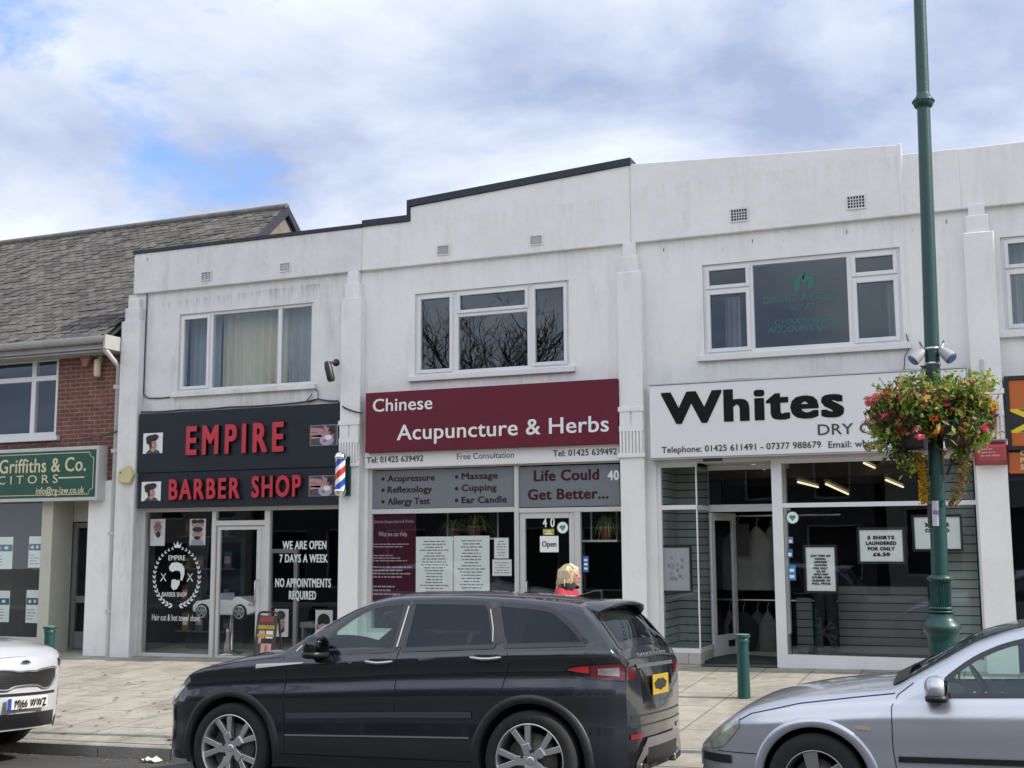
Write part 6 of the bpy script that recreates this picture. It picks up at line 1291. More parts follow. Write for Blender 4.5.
def wheel(root, x, y, z, r, rim, width, style, rimmat, sd):
    k = MB(); w = width/2
    k.lathe([(rim*.98, -w*.92), (rim+.012, -w), (r-.03, -w), (r-.008, -w*.86), (r, -w*.62), (r, w*.62), (r-.008, w*.86), (r-.03, w), (rim, w*.95), (rim*.98, w*.5)], (x, y, z), 48, axis='y')
    wo = k.build('wheel', M_['rubber'], root, local=True, sharp=40)
    if sd > 0: f = 1
    else: f = -1
    k = MB(); yo = y+f*w*.92
    k.lathe([(rim*1.0, yo), (rim*.965, yo+f*.004), (rim*.93, yo-f*.012), (rim*.90, yo-f*.06), (rim*.86, y-f*w*.6)], (x, 0, z), 48, axis='y')
    k.lathe([(.001, yo-f*.014), (rim*.10, yo-f*.014), (rim*.13, yo-f*.022), (rim*.2, yo-f*.06)], (x, 0, z), 24, axis='y')
    def bar(r0, a0, r1, a1, w0, w1):
        p0 = Vector((x+r0*math.cos(a0), 0, z+r0*math.sin(a0))); p1 = Vector((x+r1*math.cos(a1), 0, z+r1*math.sin(a1))); t = (p1-p0).normalized(); n = Vector((-t.z, 0, t.x)); ya, yb = yo-f*.022, yo-f*.008
        V = [p0-n*w0, p0+n*w0, p1+n*w1, p1-n*w1]; vs = [Vector((v.x, yy, v.z)) for v, yy in zip(V, (ya, ya, yb, yb))]+[Vector((v.x, yy-f*.04, v.z)) for v, yy in zip(V, (ya, ya, yb, yb))]
        k.add(vs, [(0, 1, 2, 3), (0, 4, 5, 1), (1, 5, 6, 2), (2, 6, 7, 3), (3, 7, 4, 0)])
    for i in range(5):
        a = math.pi/2+2*math.pi*i/5+(.31 if style == 'y' else .15)
        if style == 'y':
            bar(rim*.06, a, rim*.46, a, rim*.12, rim*.125); bar(rim*.40, a-.10, rim*.96, a-.25, rim*.075, rim*.085); bar(rim*.40, a+.10, rim*.96, a+.25, rim*.075, rim*.085)
        else: bar(rim*.15, a, rim*.95, a, rim*.17, rim*.23)
    ro = k.build('rim', rimmat, wo, local=True, bevel=.003, sharp=35)
    k = MB(); k.lathe([(.001, y+f*w*.3), (rim*.72, y+f*w*.3), (rim*.72, y+f*w*.15)], (x, 0, z), 32, axis='y'); k.build('brake_disc', mat('brake_disc', (.10, .095, .09), .5, metal=.6), wo, local=True)
    k = MB()
    for i in range(5): a = 2*math.pi*i/5+.2; k.lathe([(.001, yo-f*.008), (.011, yo-f*.01), (.012, yo-f*.03)], (x+rim*.26*math.cos(a), 0, z+rim*.26*math.sin(a)), 8, axis='y')
    k.build('wheel_nut', M_['black'], wo, local=True)
    k = MB(); k.lathe([(rim+.02, y-w*1.0), (.36*r/.36*1.06, y-f*w*2.2)], (x, 0, z), 6, axis='y') if False else None
    return wo
def arch_liner(c, root):
    for wx, wz in c.wheels:
        for sd in (-1, 1):
            k = MB(); yo = c.y(wx, wz+c.Ra*.8); n = 28; A = [lerp(-.5, math.pi+.5, i/n) for i in range(n+1)]
            k.grid([[Vector((wx+c.Ra*math.cos(a), sd*(c.y(wx+c.Ra*math.cos(a), max(c.zs, wz+c.Ra*math.sin(a)))-.003), wz+c.Ra*math.sin(a))), Vector((wx+c.Ra*math.cos(a), sd*(yo-.42), wz+c.Ra*math.sin(a)))] for a in A])
            k.add([Vector((wx+c.Ra*math.cos(a), sd*(yo-.42), wz+c.Ra*math.sin(a))) for a in A], [list(range(n+1))]); k.build('wheel_arch_liner', M_['dark'], root, local=True)
def arch_trim(c, root, w, m, off=.012, name='wheel_arch_trim', a0=-.35, a1=math.pi+.35):
    for wx, wz in c.wheels:
        for sd in (-1, 1):
            k = MB(); n = 40; rows = []
            for i in range(n+1):
                a = lerp(a0, a1, i/n); row = []
                for rr, of in ((c.Ra-.012, -.03), (c.Ra-.008, off*.9), (c.Ra+w*.5, off), (c.Ra+w*.9, off*.75), (c.Ra+w, -.002)):
                    xx, zz = wx+rr*math.cos(a), max(c.zs-.02, wz+rr*math.sin(a)); row.append(Vector((xx, sd*(c.y(xx, zz)+of), zz)))
                rows.append(row)
            k.grid(rows); k.build(name, m, root, local=True)
def interior(root, c, seat_x, zseat, fl=.35):
    cloth = mat('seat_cloth', (.025, .025, .027), .85, var=.2); W = c.W(c.L/2)
    k = MB(); k.box(seat_x-.75, seat_x+1.7, -W*.84, W*.84, fl-.05, fl); k.build('cabin_floor', M_['black'], root, local=True)
    for sd in (-1, 1):
        k = MB(); k.ball((seat_x+.12, sd*.38, zseat), (.27, .25, .11), 16, 10, .6); k.obox((seat_x+.42, sd*.38, zseat+.32), (.07, 0, .02), (0, .24, 0), (.09, 0, .31)); s = k.build('seat', cloth, root, local=True, bevel=.04)
        k = MB(); k.ball((seat_x+.56, sd*.38, zseat+.74), (.055, .13, .09), 12, 8, .6); k.build('headrest', cloth, s, local=True)
    k = MB(); k.ball((seat_x+1.0, 0, zseat), (.28, W*.72, .12), 16, 10, .5); k.obox((seat_x+1.32, 0, zseat+.28), (.07, 0, .02), (0, W*.7, 0), (.1, 0, .28)); k.build('rear_bench', cloth, root, local=True, bevel=.04)
    zb = c.belt(seat_x-.3)
    k = MB(); k.ball((seat_x-.62, 0, zb-.12), (.30, W*.80, .15), 18, 10, .6); k.build('dashboard', mat('dashboard_grey', (.06, .06, .062), .7), root, local=True)
    k = MB(); ctr = Vector((seat_x-.22, .38, zb-.03)); d = Vector((.85, 0, .5)).normalized(); a = Vector((0, 1, 0)); b = d.cross(a); pts = [ctr+.18*(math.cos(q)*a+math.sin(q)*b) for q in np.linspace(0, 2*math.pi, 25)]; k.tube(pts, .014, 8); k.tube([ctr, ctr-d*.25], .03, 8); k.build('steering_wheel', M_['black'], root, local=True)
    k = MB(); k.ball((seat_x-.25, 0, c.zr(seat_x-.1)-.1), (.02, .11, .035), 12, 8, .6); k.build('rear_view_mirror', M_['black'], root, local=True)
def mirrors(root, c, x, z, paint, sc=1.0, low=None):
    for sd in (-1, 1):
        y0 = c.y(x, z); k = MB(); k.ball((x+.02, sd*(y0+.135*sc), z+.02), (.085*sc, .13*sc, .09*sc), 20, 14, .85); o = k.build('door_mirror', paint, root, local=True)
        k = MB(); k.tube([Vector((x+.01, sd*(y0-.01), z-.05)), Vector((x+.01, sd*(y0+.06), z-.045)), Vector((x+.01, sd*(y0+.12*sc), z-.04))], [.032, .028, .03], 8); k.build('mirror_stalk', M_['black'], o, local=True)
        k = MB(); k.ball((x+.070*sc, sd*(y0+.135*sc), z+.02), (.036*sc, .105*sc, .072*sc), 16, 10, .8); k.build('mirror_glass', M_['privacy'], o, local=True)
        k = MB(); k.ball((x+.02, sd*(y0+.135*sc), z-.045*sc), (.083*sc, .128*sc, .035*sc), 16, 8, .7); k.build('mirror_base', low or M_['black'], o, local=True)
def handle(root, c, xa, xb, z, m, sd_list=(-1, 1)):
    for sd in sd_list:
        k = MB(); n = 8; pts = [Vector((lerp(xa, xb, i/n), sd*(c.y(lerp(xa, xb, i/n), z)+.012+.022*math.sin(math.pi*i/n)**.5), z-.012*math.sin(math.pi*i/n))) for i in range(n+1)]; k.tube(pts, [.007]+[.0125]*(n-1)+[.007], 8)
        k.build('door_handle', m, root, local=True)
        k = MB(); c.side_patch(k, xa+.03, xb-.02, lambda x: z-.036, lambda x: z+.020, .0015, 8, 3, sides=(sd,)); k.build('handle_recess', M_['black'], root, local=True)
def plate(root, c, front, z, w=.52, h=.111, col=(.70, .70, .64), s='', off=.012, blue=True, y0=0, tilt=0):
    sg = -1 if front else 1; x = c.capx(y0, z, front)+sg*off; P = mat('number_plate', col, .4, var=.03); k = MB(); k.box(min(x, x+sg*.008), max(x, x+sg*.008), y0-w/2, y0+w/2, z-h/2, z+h/2); p = k.build('number_plate', P, root, local=True, bevel=.004)
    return p, x+sg*.009
LENS = glass('lamp_lens', (.85, .88, .88), .05); REDL = mat('red_lamp_lens', (.42, .018, .022), .15, coat=.8, var=.15, scale=15); REFL = mat('lamp_reflector', (.62, .62, .64), .2, metal=.8, var=.15, scale=12)

def per_side(name, m, parent, fn):
    for sd in (-1, 1):
        k = MB(); fn(k, (sd,)); k.build(name, m, parent, local=True)
def black_suv():
    paint = carpaint('dark_grey_paint', (.030, .035, .046), .55, .2); BL = M_['black']; gloss = mat('gloss_black', (.006, .006, .007), .12, coat=.6)
    L = 4.165
    c = Car(L, [(0, .68), (.08, .71), (.2, .755), (.29, .79), (.38, .88), (.5, .955), (.75, 1.02), (.97, 1.065), (1.28, 1.105), (1.44, 1.19), (1.6, 1.285), (1.88, 1.44), (2.06, 1.51), (2.3, 1.54), (2.7, 1.542), (3.2, 1.522), (3.6, 1.487), (3.80, 1.455), (3.88, 1.40), (4.01, 1.25), (4.11, 1.12), (4.165, 1.04)],
            [(0, .9), (.5, 1.0), (1.28, 1.065), (1.8, 1.09), (2.46, 1.132), (3.3, 1.165), (4.24, 1.185)],
            [(.10, .60), (.14, .68), (.20, .76), (.30, .845), (.44, .895), (.7, .918), (1.2, .925), (3.3, .925), (3.65, .905), (3.88, .875), (4.05, .82), (4.165, .74)],
            [(0, .935), (.1, .965), (.25, .982), (.42, .978), (.5, .985), (.62, .995), (.80, .970), (.86, .978), (.905, 1.0), (.96, .99), (1, .95)], [(.885, .355), (3.475, .355)], .415, .25, .56, .036,
            [(0, .03), (.5, .06), (1.25, .075), (1.6, .10), (2.0, .06), (3.5, .05), (4.0, .05), (4.24, .03)], lambda t: .035*math.sin(math.pi*min(1, t*.85+.1)), lambda z: pchip([(.25, .0), (.32, .05), (.45, .06), (.62, .06), (.72, .05), (.85, .035), (1.03, .0)])(z), x0=.10)
    gx = math.atan(.0225); t = thing('parked_car', 'dark grey SUV with tinted rear windows and silver wheels parked at the kerb', 'car', (-6.77, 8.30, road_z(-6.77, 8.32)), (R(-3.0), -gx, 0))
    off = Matrix.Translation((0, .925, 0)); WM[t.name] = WM[t.name]
    zt = pchip([(1.62, 1.13), (1.80, 1.30), (2.0, 1.435), (2.12, 1.475), (2.4, 1.498), (2.9, 1.49), (3.3, 1.465), (3.58, 1.43), (3.72, 1.35), (3.90, 1.19)]); zb = lambda x: pchip([(1.5, 1.095), (2.4, 1.135), (3.3, 1.168), (3.9, 1.185)])(x)
    zl2 = lambda x: 1.455-(x-3.09)*2.6; zl3 = lambda x: 1.45-(x-3.165)*2.6
    w1 = (1.62, 2.36, zb, zt); w2 = (2.43, 3.19, zb, lambda x: min(zt(x), max(zb(x)+.001, zl2(x)))); w3 = (3.165, 3.895, lambda x: min(zt(x)-.001, max(zb(x), zl3(x))), zt)
    c.body(t, paint, [w1, w2, w3], [(1.33, 2.05, .88), (3.885, 4.10, .84)])
    arch_liner(c, t); arch_trim(c, t, .055, mat('arch_cladding', (.022, .023, .025), .5, var=.15))
    for w, m in ((w1, M_['carglass']), (w2, M_['privacy']), (w3, M_['privacy'])):
        for sd in (-1, 1): k = MB(); c.side_patch(k, w[0], w[1], w[2], w[3], .003, sides=(sd,)); g = k.build('side_window', m, t, local=True); k = MB(); c.side_ribbon(k, c.win_loop(w), .035, .005, sides=(sd,), step=.04); k.build('window_seal', gloss, g, local=True)
    k = MB(); c.top_patch(k, 1.32, 2.06, .9, .003); g = k.build('windscreen', M_['carglass'], t, local=True)
    k = MB(); [c.top_ribbon(k, 1.33, s*.88, 2.05, s*.88, .05, .005) for s in (-1, 1)]; c.top_ribbon(k, 2.05, -.88, 2.05, .88, .05, .005); c.top_ribbon(k, 1.33, -.88, 1.33, .88, .07, .006); k.build('window_seal', gloss, g, local=True)
    k = MB(); c.top_patch(k, 3.88, 4.105, .86, .004); g = k.build('rear_window', M_['privacy'], t, local=True)
    k = MB(); [c.top_ribbon(k, 3.88, s*.85, 4.10, s*.85, .05, .006) for s in (-1, 1)]; c.top_ribbon(k, 4.095, -.84, 4.095, .84, .035, .006); k.build('window_seal', gloss, g, local=True)
    interior(t, c, 2.1, .62)
    # pillars, bright strips
    k = MB(); c.side_ribbon(k, [(2.395, 1.155), (2.40, 1.475)], .06, .0035); c.side_ribbon(k, [(3.235, 1.19), (3.135, 1.45)], .055, .0035); k.build('door_pillar', gloss, t, local=True)
    k = MB(); c.side_ribbon(k, [(2.372, 1.16), (2.385, 1.47)], .012, .008); c.side_ribbon(k, [(3.175, 1.20), (3.155, 1.3), (3.10, 1.44)], .008, .008); k.build('bright_trim', M_['alu'], t, local=True)
    per_side('pillar_highlight', M_['alu'], t, lambda k, q: c.side_ribbon(k, [(1.46, 1.12), (1.62, 1.30), (1.88, 1.44), (2.05, 1.50)], .010, .003, sides=q))  # thin bright strip paints the highlight up the windscreen pillar
    # shut lines
    g_ = .007
    per_side('shut_line', M_['dark'], t, lambda k, q: c.side_ribbon(k, [(1.36, 1.08), (1.40, .95), (1.385, .6), (1.40, .30)], .006, .003, sides=q))
    per_side('shut_line', M_['dark'], t, lambda k, q: c.side_ribbon(k, [(2.405, 1.15), (2.375, .8), (2.37, .34)], .006, .003, sides=q))
    per_side('shut_line', M_['dark'], t, lambda k, q: c.side_ribbon(k, [(3.31, 1.18), (3.32, 1.05), (3.27, .87), (3.16, .72)], .006, .003, sides=q))
    per_side('shut_line', M_['dark'], t, lambda k, q: c.side_ribbon(k, [(.30, .81), (.55, .965), (.9, 1.03), (1.33, 1.075)], .006, .003, sides=q))
    per_side('shut_line', M_['dark'], t, lambda k, q: c.side_ribbon(k, [(3.90, .62), (4.03, .60), (4.16, .60)], .006, .003, sides=q))
    per_side('shut_line', M_['dark'], t, lambda k, q: c.side_ribbon(k, [(3.90, 1.12), (4.03, 1.02)], .006, .003, sides=q))
    # side features
    per_side('fender_blade', M_['alu'], t, lambda k, q: c.side_patch(k, 1.13, 1.57, lambda x: .985+.045*(x-1.13)/.44, lambda x: 1.020+.018*(x-1.13)/.44, .006, 10, 3, sides=q))
    k = MB(); c.side_ribbon(k, [(1.15, .955), (1.6, .975), (2.4, 1.01), (3.3, 1.055), (3.85, 1.08)], .020, .0016); k.build('crease_shadow_strip', gloss, t, local=True) if False else None
    per_side('door_highlight', mat('highlight_paint', (.085, .09, .11), .35, metal=.4, coat=.5), t, lambda k, q: c.side_ribbon(k, [(1.42, .625), (2.35, .655), (3.02, .67)], .045, .010, sides=q))  # paler ribbon paints the highlight along the lower doors
    per_side('sill_strip', M_['alu'], t, lambda k, q: c.side_ribbon(k, [(1.41, .478), (2.36, .495), (3.0, .505)], .011, .010, sides=q))
    per_side('sill_cladding', mat('sill_plastic', (.02, .021, .023), .5, var=.15), t, lambda k, q: c.side_patch(k, 1.32, 3.05, lambda x: .235, lambda x: .33, .012, 20, 4, sides=q))
    handle(t, c, 2.13, 2.37, 1.035+.015, M_['alu']); handle(t, c, 3.02, 3.27, 1.075+.012, M_['alu'])
    mirrors(t, c, 1.695, 1.145, gloss, 1.0)
    # front
    per_side('headlight', REFL, t, lambda k, q: c.side_patch(k, .115, .47, lambda x: min(c.zr(x)-.07, .69+.50*(x-.1)), lambda x: c.zr(x)-.022, .004, 18, 5, sides=q))
    k = MB(); c.cap_patch(k, -.50, .50, lambda y: .52, lambda y: .64, .004, True); k.build('grille', gloss, t, local=True); k = MB(); c.cap_patch(k, -.46, .46, lambda y: .29, lambda y: .42, .004, True); k.build('lower_intake', gloss, t, local=True); plate(t, c, True, .47)
    per_side('front_lip', M_['alu'], t, lambda k, q: c.side_ribbon(k, [(.06, .335), (.2, .33)], .012, .006, sides=q))
    # tail
    lamp_t = pchip([(3.74, 1.008), (3.84, 1.03), (4.165, 1.05)]); lamp_b = pchip([(3.74, .998), (3.89, .945), (4.165, .915)]); DR = mat('dark_red_lens', (.10, .008, .010), .12, coat=.8)
    for sd in (-1, 1):
        T = lambda x: min(lamp_t(x), c.zr(x)-.02)
        k = MB(); c.side_patch(k, 3.74, 4.163, lamp_b, T, .006, 18, 6, sides=(sd,)); o = k.build('tail_light', gloss, t, local=True)
        k = MB(); c.side_patch(k, 3.77, 3.925, lambda x: lerp(lamp_b(x), T(x), .38), lambda x: T(x)-.010, .009, 8, 4, sides=(sd,)); k.build('red_lens', REDL, o, local=True)
        k = MB(); c.side_patch(k, 3.935, 4.161, lambda x: lamp_b(x)+.008, lambda x: T(x)-.008, .008, 8, 4, sides=(sd,)); k.build('lens_surround', DR, o, local=True)
        k = MB(); c.side_patch(k, 3.985, 4.125, lambda x: lamp_b(x)+.034, lambda x: T(x)-.032, .011, 8, 4, sides=(sd,)); k.build('clear_lens', mat('clear_lens', (.34, .33, .34), .18, metal=.6, var=.4, scale=25), o, local=True)
        k = MB(); c.cap_patch(k, sd*.735, sd*.52, lambda y: .925, lambda y: 1.01, .006, False); k.build('tail_light_inner', DR, o, local=True)
        k = MB(); c.cap_patch(k, sd*.69, sd*.47, lambda y: .505, lambda y: .54, .008, False); k.build('reflector', DR if sd > 0 else mat('reflector_red', (.20, .012, .018), .2, coat=.5), t, local=True)
    k = MB(); c.cap_patch(k, -.50, .50, lambda y: 1.0, lambda y: 1.028, .012, False); k.build('tailgate_strip', M_['alu'], t, local=True)
    k = MB(); c.cap_patch(k, -.66, .66, lambda y: .655, lambda y: .668, .003, False); c.cap_patch(k, -.7, .7, lambda y: .585, lambda y: .595, .003, False); k.build('tailgate_line', M_['dark'], t, local=True)
    k = MB(); c.cap_patch(k, -.42, .42, lambda y: .74, lambda y: .985, .004, False); k.build('plate_recess', gloss, t, local=True)
    p, x = plate(t, c, False, .865, .44, .15, (.44, .29, .015), off=.016); k = MB(); n = 22
    k.add([Vector((x+.002, -.02+.17*math.cos(q)*(1+.06*math.sin(5*q)), .868+.042*math.sin(q)*(1+.15*math.sin(7*q)))) for q in [2*math.pi*i/n for i in range(n)]], [list(range(n))]); k.build('redaction_blot', M_['dark'], p, local=True)  # black blot added over the plate to hide the number, no part of the car
    sil = mat('satin_silver', (.30, .30, .31), .35, metal=.7, var=.06)
    k = MB()
    for sd in (-1, 1): c.cap_patch(k, sd*.62, sd*.42, lambda y: .30+.45*(.62-abs(y)), lambda y: .35+.75*(.62-abs(y)), .022, False)
    c.cap_patch(k, -.42, .42, lambda y: .43, lambda y: .50, .022, False); k.build('skid_trim', sil, t, local=True)
    k = MB(); c.cap_patch(k, -.42, .42, lambda y: .30, lambda y: .43, .012, False); k.build('diffuser', BL, t, local=True)
    for sd in (-1, 1):
        k = MB(); xx = c.capx(sd*.5, .33, False); k.obox((xx-.015, sd*.46, .29), (.04, 0, 0), (0, .085, .012*sd), (0, 0, .033)); e = k.build('exhaust_tip', M_['chrome'], t, local=True, bevel=.015); k = MB(); k.obox((xx+.0265, sd*.46, .29), (.001, 0, 0), (0, .068, .01*sd), (0, 0, .022)); k.build('exhaust_hole', M_['dark'], e, local=True)
    # roof spoiler and fin
    k = MB(); rows = []
    for x, hw, dz, th in ((3.60, .62, .012, .01), (3.74, .63, .035, .03), (3.86, .62, .055, .045), (3.98, .585, .058, .04), (4.01, .565, .046, .015)):
        base_ = 1.468-.15*max(0, x-3.60)+.005; rows.append([Vector((x-.10*(abs(u)**4), u*hw, base_+dz*.7+.045*(1-u*u)-.03*abs(u)**6)) for u in np.linspace(-1, 1, 17)]+[Vector((x-.10*(abs(u)**4), u*hw, base_+dz*.7-th+.045*(1-u*u)-.03*abs(u)**6)) for u in np.linspace(1, -1, 17)])
    for r in rows: r.append(r[0])
    k.grid(rows); k.add(rows[-1][:-1], [list(range(34))]); k.build('roof_spoiler', paint, t, local=True, sharp=40)
    k = MB(); k.prism([(3.50, 1.53), (3.76, 1.50), (3.755, 1.585), (3.70, 1.583)], -.028, .028); k.build('aerial_fin', gloss, t, local=True, bevel=.008)
    lt = text_mesh('RANGE ROVER', 0, .002); 
    xs = [v.co.x for v in lt.vertices]; w0, w1_ = min(xs), max(xs)
    for v in lt.vertices: yy = -.40+.80*(v.co.x-w0)/(w1_-w0); zz = 1.075+v.co.y*.05; xe = 4.13+.012*(1-(yy/.6)**2); v.co = Vector((xe+.06*(1.075-zz)+.02+v.co.z, yy, zz))
    lt.materials.append(M_['alu']); lo = bpy.data.objects.new('tailgate_lettering', lt); COL.objects.link(lo); lo.parent = t; WM[lo.name] = WM[t.name]
    rim = mat('silver_alloy', (.72, .72, .73), .3, metal=.85, var=.05)
    for wx, wz in c.wheels:
        for sd in (-1, 1): wheel(t, wx, sd*.80, wz, .355, .268, .225, 'y', rim, sd)
    finish(t, (0, .925, 0))
def finish(t, d):
    """slide every child so that the empty stands at the base on the near side"""
    for o in list(t.children): o.location = Vector(d)
def silver_car():
    paint = carpaint('silver_paint', (.52, .55, .62), .6, .3); gloss = mat('gloss_black', (.006, .006, .007), .12, coat=.6); L = 4.65
    c = Car(L, [(0, .50), (.05, .535), (.12, .60), (.3, .715), (.47, .785), (.8, .850), (1.1, .882), (1.33, .905), (1.45, .965), (1.65, 1.075), (1.9, 1.21), (2.15, 1.288), (2.5, 1.33), (2.9, 1.325), (3.3, 1.27), (3.65, 1.15), (3.95, 1.04), (4.1, .99), (4.4, .965), (4.6, .94), (4.65, .90)],
            [(0, .75), (.6, .80), (1.3, .865), (2.2, .89), (3.2, .92), (4.65, .95)],
            [(0, .50), (.04, .57), (.12, .67), (.28, .78), (.5, .845), (.8, .875), (1.2, .885), (3.6, .885), (4.2, .86), (4.5, .80), (4.65, .70)],
            [(0, .93), (.12, .96), (.3, .98), (.5, .99), (.68, 1.0), (.78, 1.0), (.86, .985), (.95, .965), (1, .945)], [(.83, .31), (3.54, .31)], .362, .21, .50, .05,
            [(0, .03), (.5, .06), (1.3, .08), (1.6, .075), (2.2, .05), (3.0, .045), (4.0, .05), (4.65, .03)], lambda t: .05*math.sin(math.pi*min(1, t*.8+.12)), lambda z: .04)
    gx = math.atan(.0225); t = thing('parked_car', 'silver saloon car with black side moulding parked nearest the lamp post', 'car', (-2.085, 8.2, road_z(-2.09, 8.2)), (R(-3.0), -gx, 0))
    zt = pchip([(1.60, .90), (1.69, .985), (1.9, 1.125), (2.1, 1.20), (2.35, 1.245), (2.8, 1.255), (3.1, 1.23), (3.35, 1.165), (3.5, 1.10), (3.66, 1.0)]); zb = pchip([(1.4, .872), (2.4, .895), (3.7, .945)])
    w1 = (1.60, 2.45, zb, zt); w2 = (2.53, 3.34, zb, zt); w3 = (3.38, 3.65, zb, zt)
    c.body(t, paint, [w1, w2, w3], [(1.40, 2.15, .88), (3.30, 3.95, .80)])
    arch_liner(c, t); arch_trim(c, t, .055, paint, .012)
    for w in (w1, w2, w3):
        for sd in (-1, 1): k = MB(); c.side_patch(k, *w, .003, sides=(sd,)); g = k.build('side_window', M_['carglass'], t, local=True); k = MB(); c.side_ribbon(k, c.win_loop(w), .032, .005, sides=(sd,), step=.04); k.build('window_seal', gloss, g, local=True)
    k = MB(); c.top_patch(k, 1.39, 2.16, .9, .003); g = k.build('windscreen', M_['carglass'], t, local=True); k = MB(); [c.top_ribbon(k, 1.40, s*.885, 2.15, s*.885, .045, .005) for s in (-1, 1)]; c.top_ribbon(k, 2.15, -.88, 2.15, .88, .05, .005); c.top_ribbon(k, 1.385, -.9, 1.385, .9, .10, .006); k.build('window_seal', M_['black'], g, local=True)
    k = MB(); c.top_patch(k, 3.29, 3.96, .82, .003); g = k.build('rear_window', M_['carglass'], t, local=True)
    interior(t, c, 2.1, .50, .28)
    k = MB(); c.side_ribbon(k, [(2.49, .90), (2.49, 1.23)], .055, .0035); c.side_ribbon(k, [(3.36, .93), (3.36, 1.15)], .03, .0035); k.build('door_pillar', gloss, t, local=True)
    per_side('shut_line', M_['dark'], t, lambda k, q: c.side_ribbon(k, [(1.475, .95), (1.38, .88), (1.335, .80), (1.33, .55), (1.36, .25)], .006, .003, sides=q))
    per_side('shut_line', M_['dark'], t, lambda k, q: c.side_ribbon(k, [(2.47, .89), (2.48, .6), (2.47, .25)], .006, .003, sides=q))
    per_side('shut_line', M_['dark'], t, lambda k, q: c.side_ribbon(k, [(3.52, .93), (3.5, .8), (3.35, .66)], .006, .003, sides=q))
    per_side('shut_line', M_['dark'], t, lambda k, q: c.side_ribbon(k, [(.30, .67), (.42, .735), (.75, .81), (1.1, .855), (1.36, .885)], .006, .003, sides=q))
    per_side('shut_line', M_['dark'], t, lambda k, q: c.side_ribbon(k, [(.16, .475), (.50, .475)], .006, .003, sides=q))
    per_side('side_moulding', M_['black'], t, lambda k, q: c.side_ribbon(k, [(1.36, .48), (2.46, .485), (3.16, .485)], .036, .014, sides=q))
    per_side('bumper_moulding', M_['black'], t, lambda k, q: c.side_patch(k, .02, .26, lambda x: .40, lambda x: .455, .012, 12, 4, sides=q))
    per_side('side_repeater', mat('amber_repeater', (.50, .40, .30), .2, coat=.5), t, lambda k, q: c.side_ribbon(k, [(1.10, .675), (1.20, .665)], .028, .008, sides=q))
    hz = pchip([(.0, .48), (.15, .50), (.31, .60), (.34, .66)])
    for sd in (-1, 1):
        k = MB(); c.side_patch(k, .0, .33, lambda x: pchip([(0, .475), (.18, .50), (.33, .64)])(x), lambda x: min(c.zr(x)-.014, pchip([(0, .495), (.1, .575), (.33, .71)])(x)), .005, 16, 6, sides=(sd,)); h = k.build('headlight', mat('headlight_reflector', (.72, .70, .58), .22, metal=.4, var=.3, scale=14), t, local=True)
        k = MB(); c.side_patch(k, .0, .34, lambda x: pchip([(0, .47), (.18, .495), (.34, .64)])(x), lambda x: min(c.zr(x)-.010, pchip([(0, .50), (.1, .58), (.34, .718)])(x)), .010, 16, 6, sides=(sd,)); k.build('headlight_lens', LENS, h, local=True)
    k = MB(); c.cap_patch(k, -.34, .34, lambda y: .44, lambda y: .485, .006, True); k.build('grille', gloss, t, local=True); k = MB(); c.cap_patch(k, -.42, .42, lambda y: .235, lambda y: .33, .006, True); k.build('lower_intake', gloss, t, local=True); plate(t, c, True, .385)
    per_side('tail_light', REDL, t, lambda k, q: c.side_patch(k, 4.35, 4.648, lambda x: .66, lambda x: .88, .006, 8, 4, sides=q)); plate(t, c, False, .62, col=(.6, .45, .03))
    handle(t, c, 2.22, 2.42, .80, paint); handle(t, c, 3.25, 3.45, .83, paint); mirrors(t, c, 1.60, .905, paint, .88, M_['black'])
    k = MB(); k.tube([Vector((2.12, 0, 1.30)), Vector((2.20, 0, 1.335)), Vector((2.85, 0, 1.66))], [.016, .008, .004], 6); k.build('roof_aerial', M_['black'], t, local=True)
    k = MB(); k.tube([Vector((1.42, -.55, .945)), Vector((1.36, -.1, .965)), Vector((1.40, .5, .955))], .010, 6); k.build('wiper', M_['black'], t, local=True)
    rim = mat('grey_alloy', (.42, .42, .43), .35, metal=.8, var=.05)
    for wx, wz in c.wheels:
        for sd in (-1, 1): wheel(t, wx, sd*.775, wz, .312, .208, .205, 'five', rim, sd)
    finish(t, (0, .885, 0))
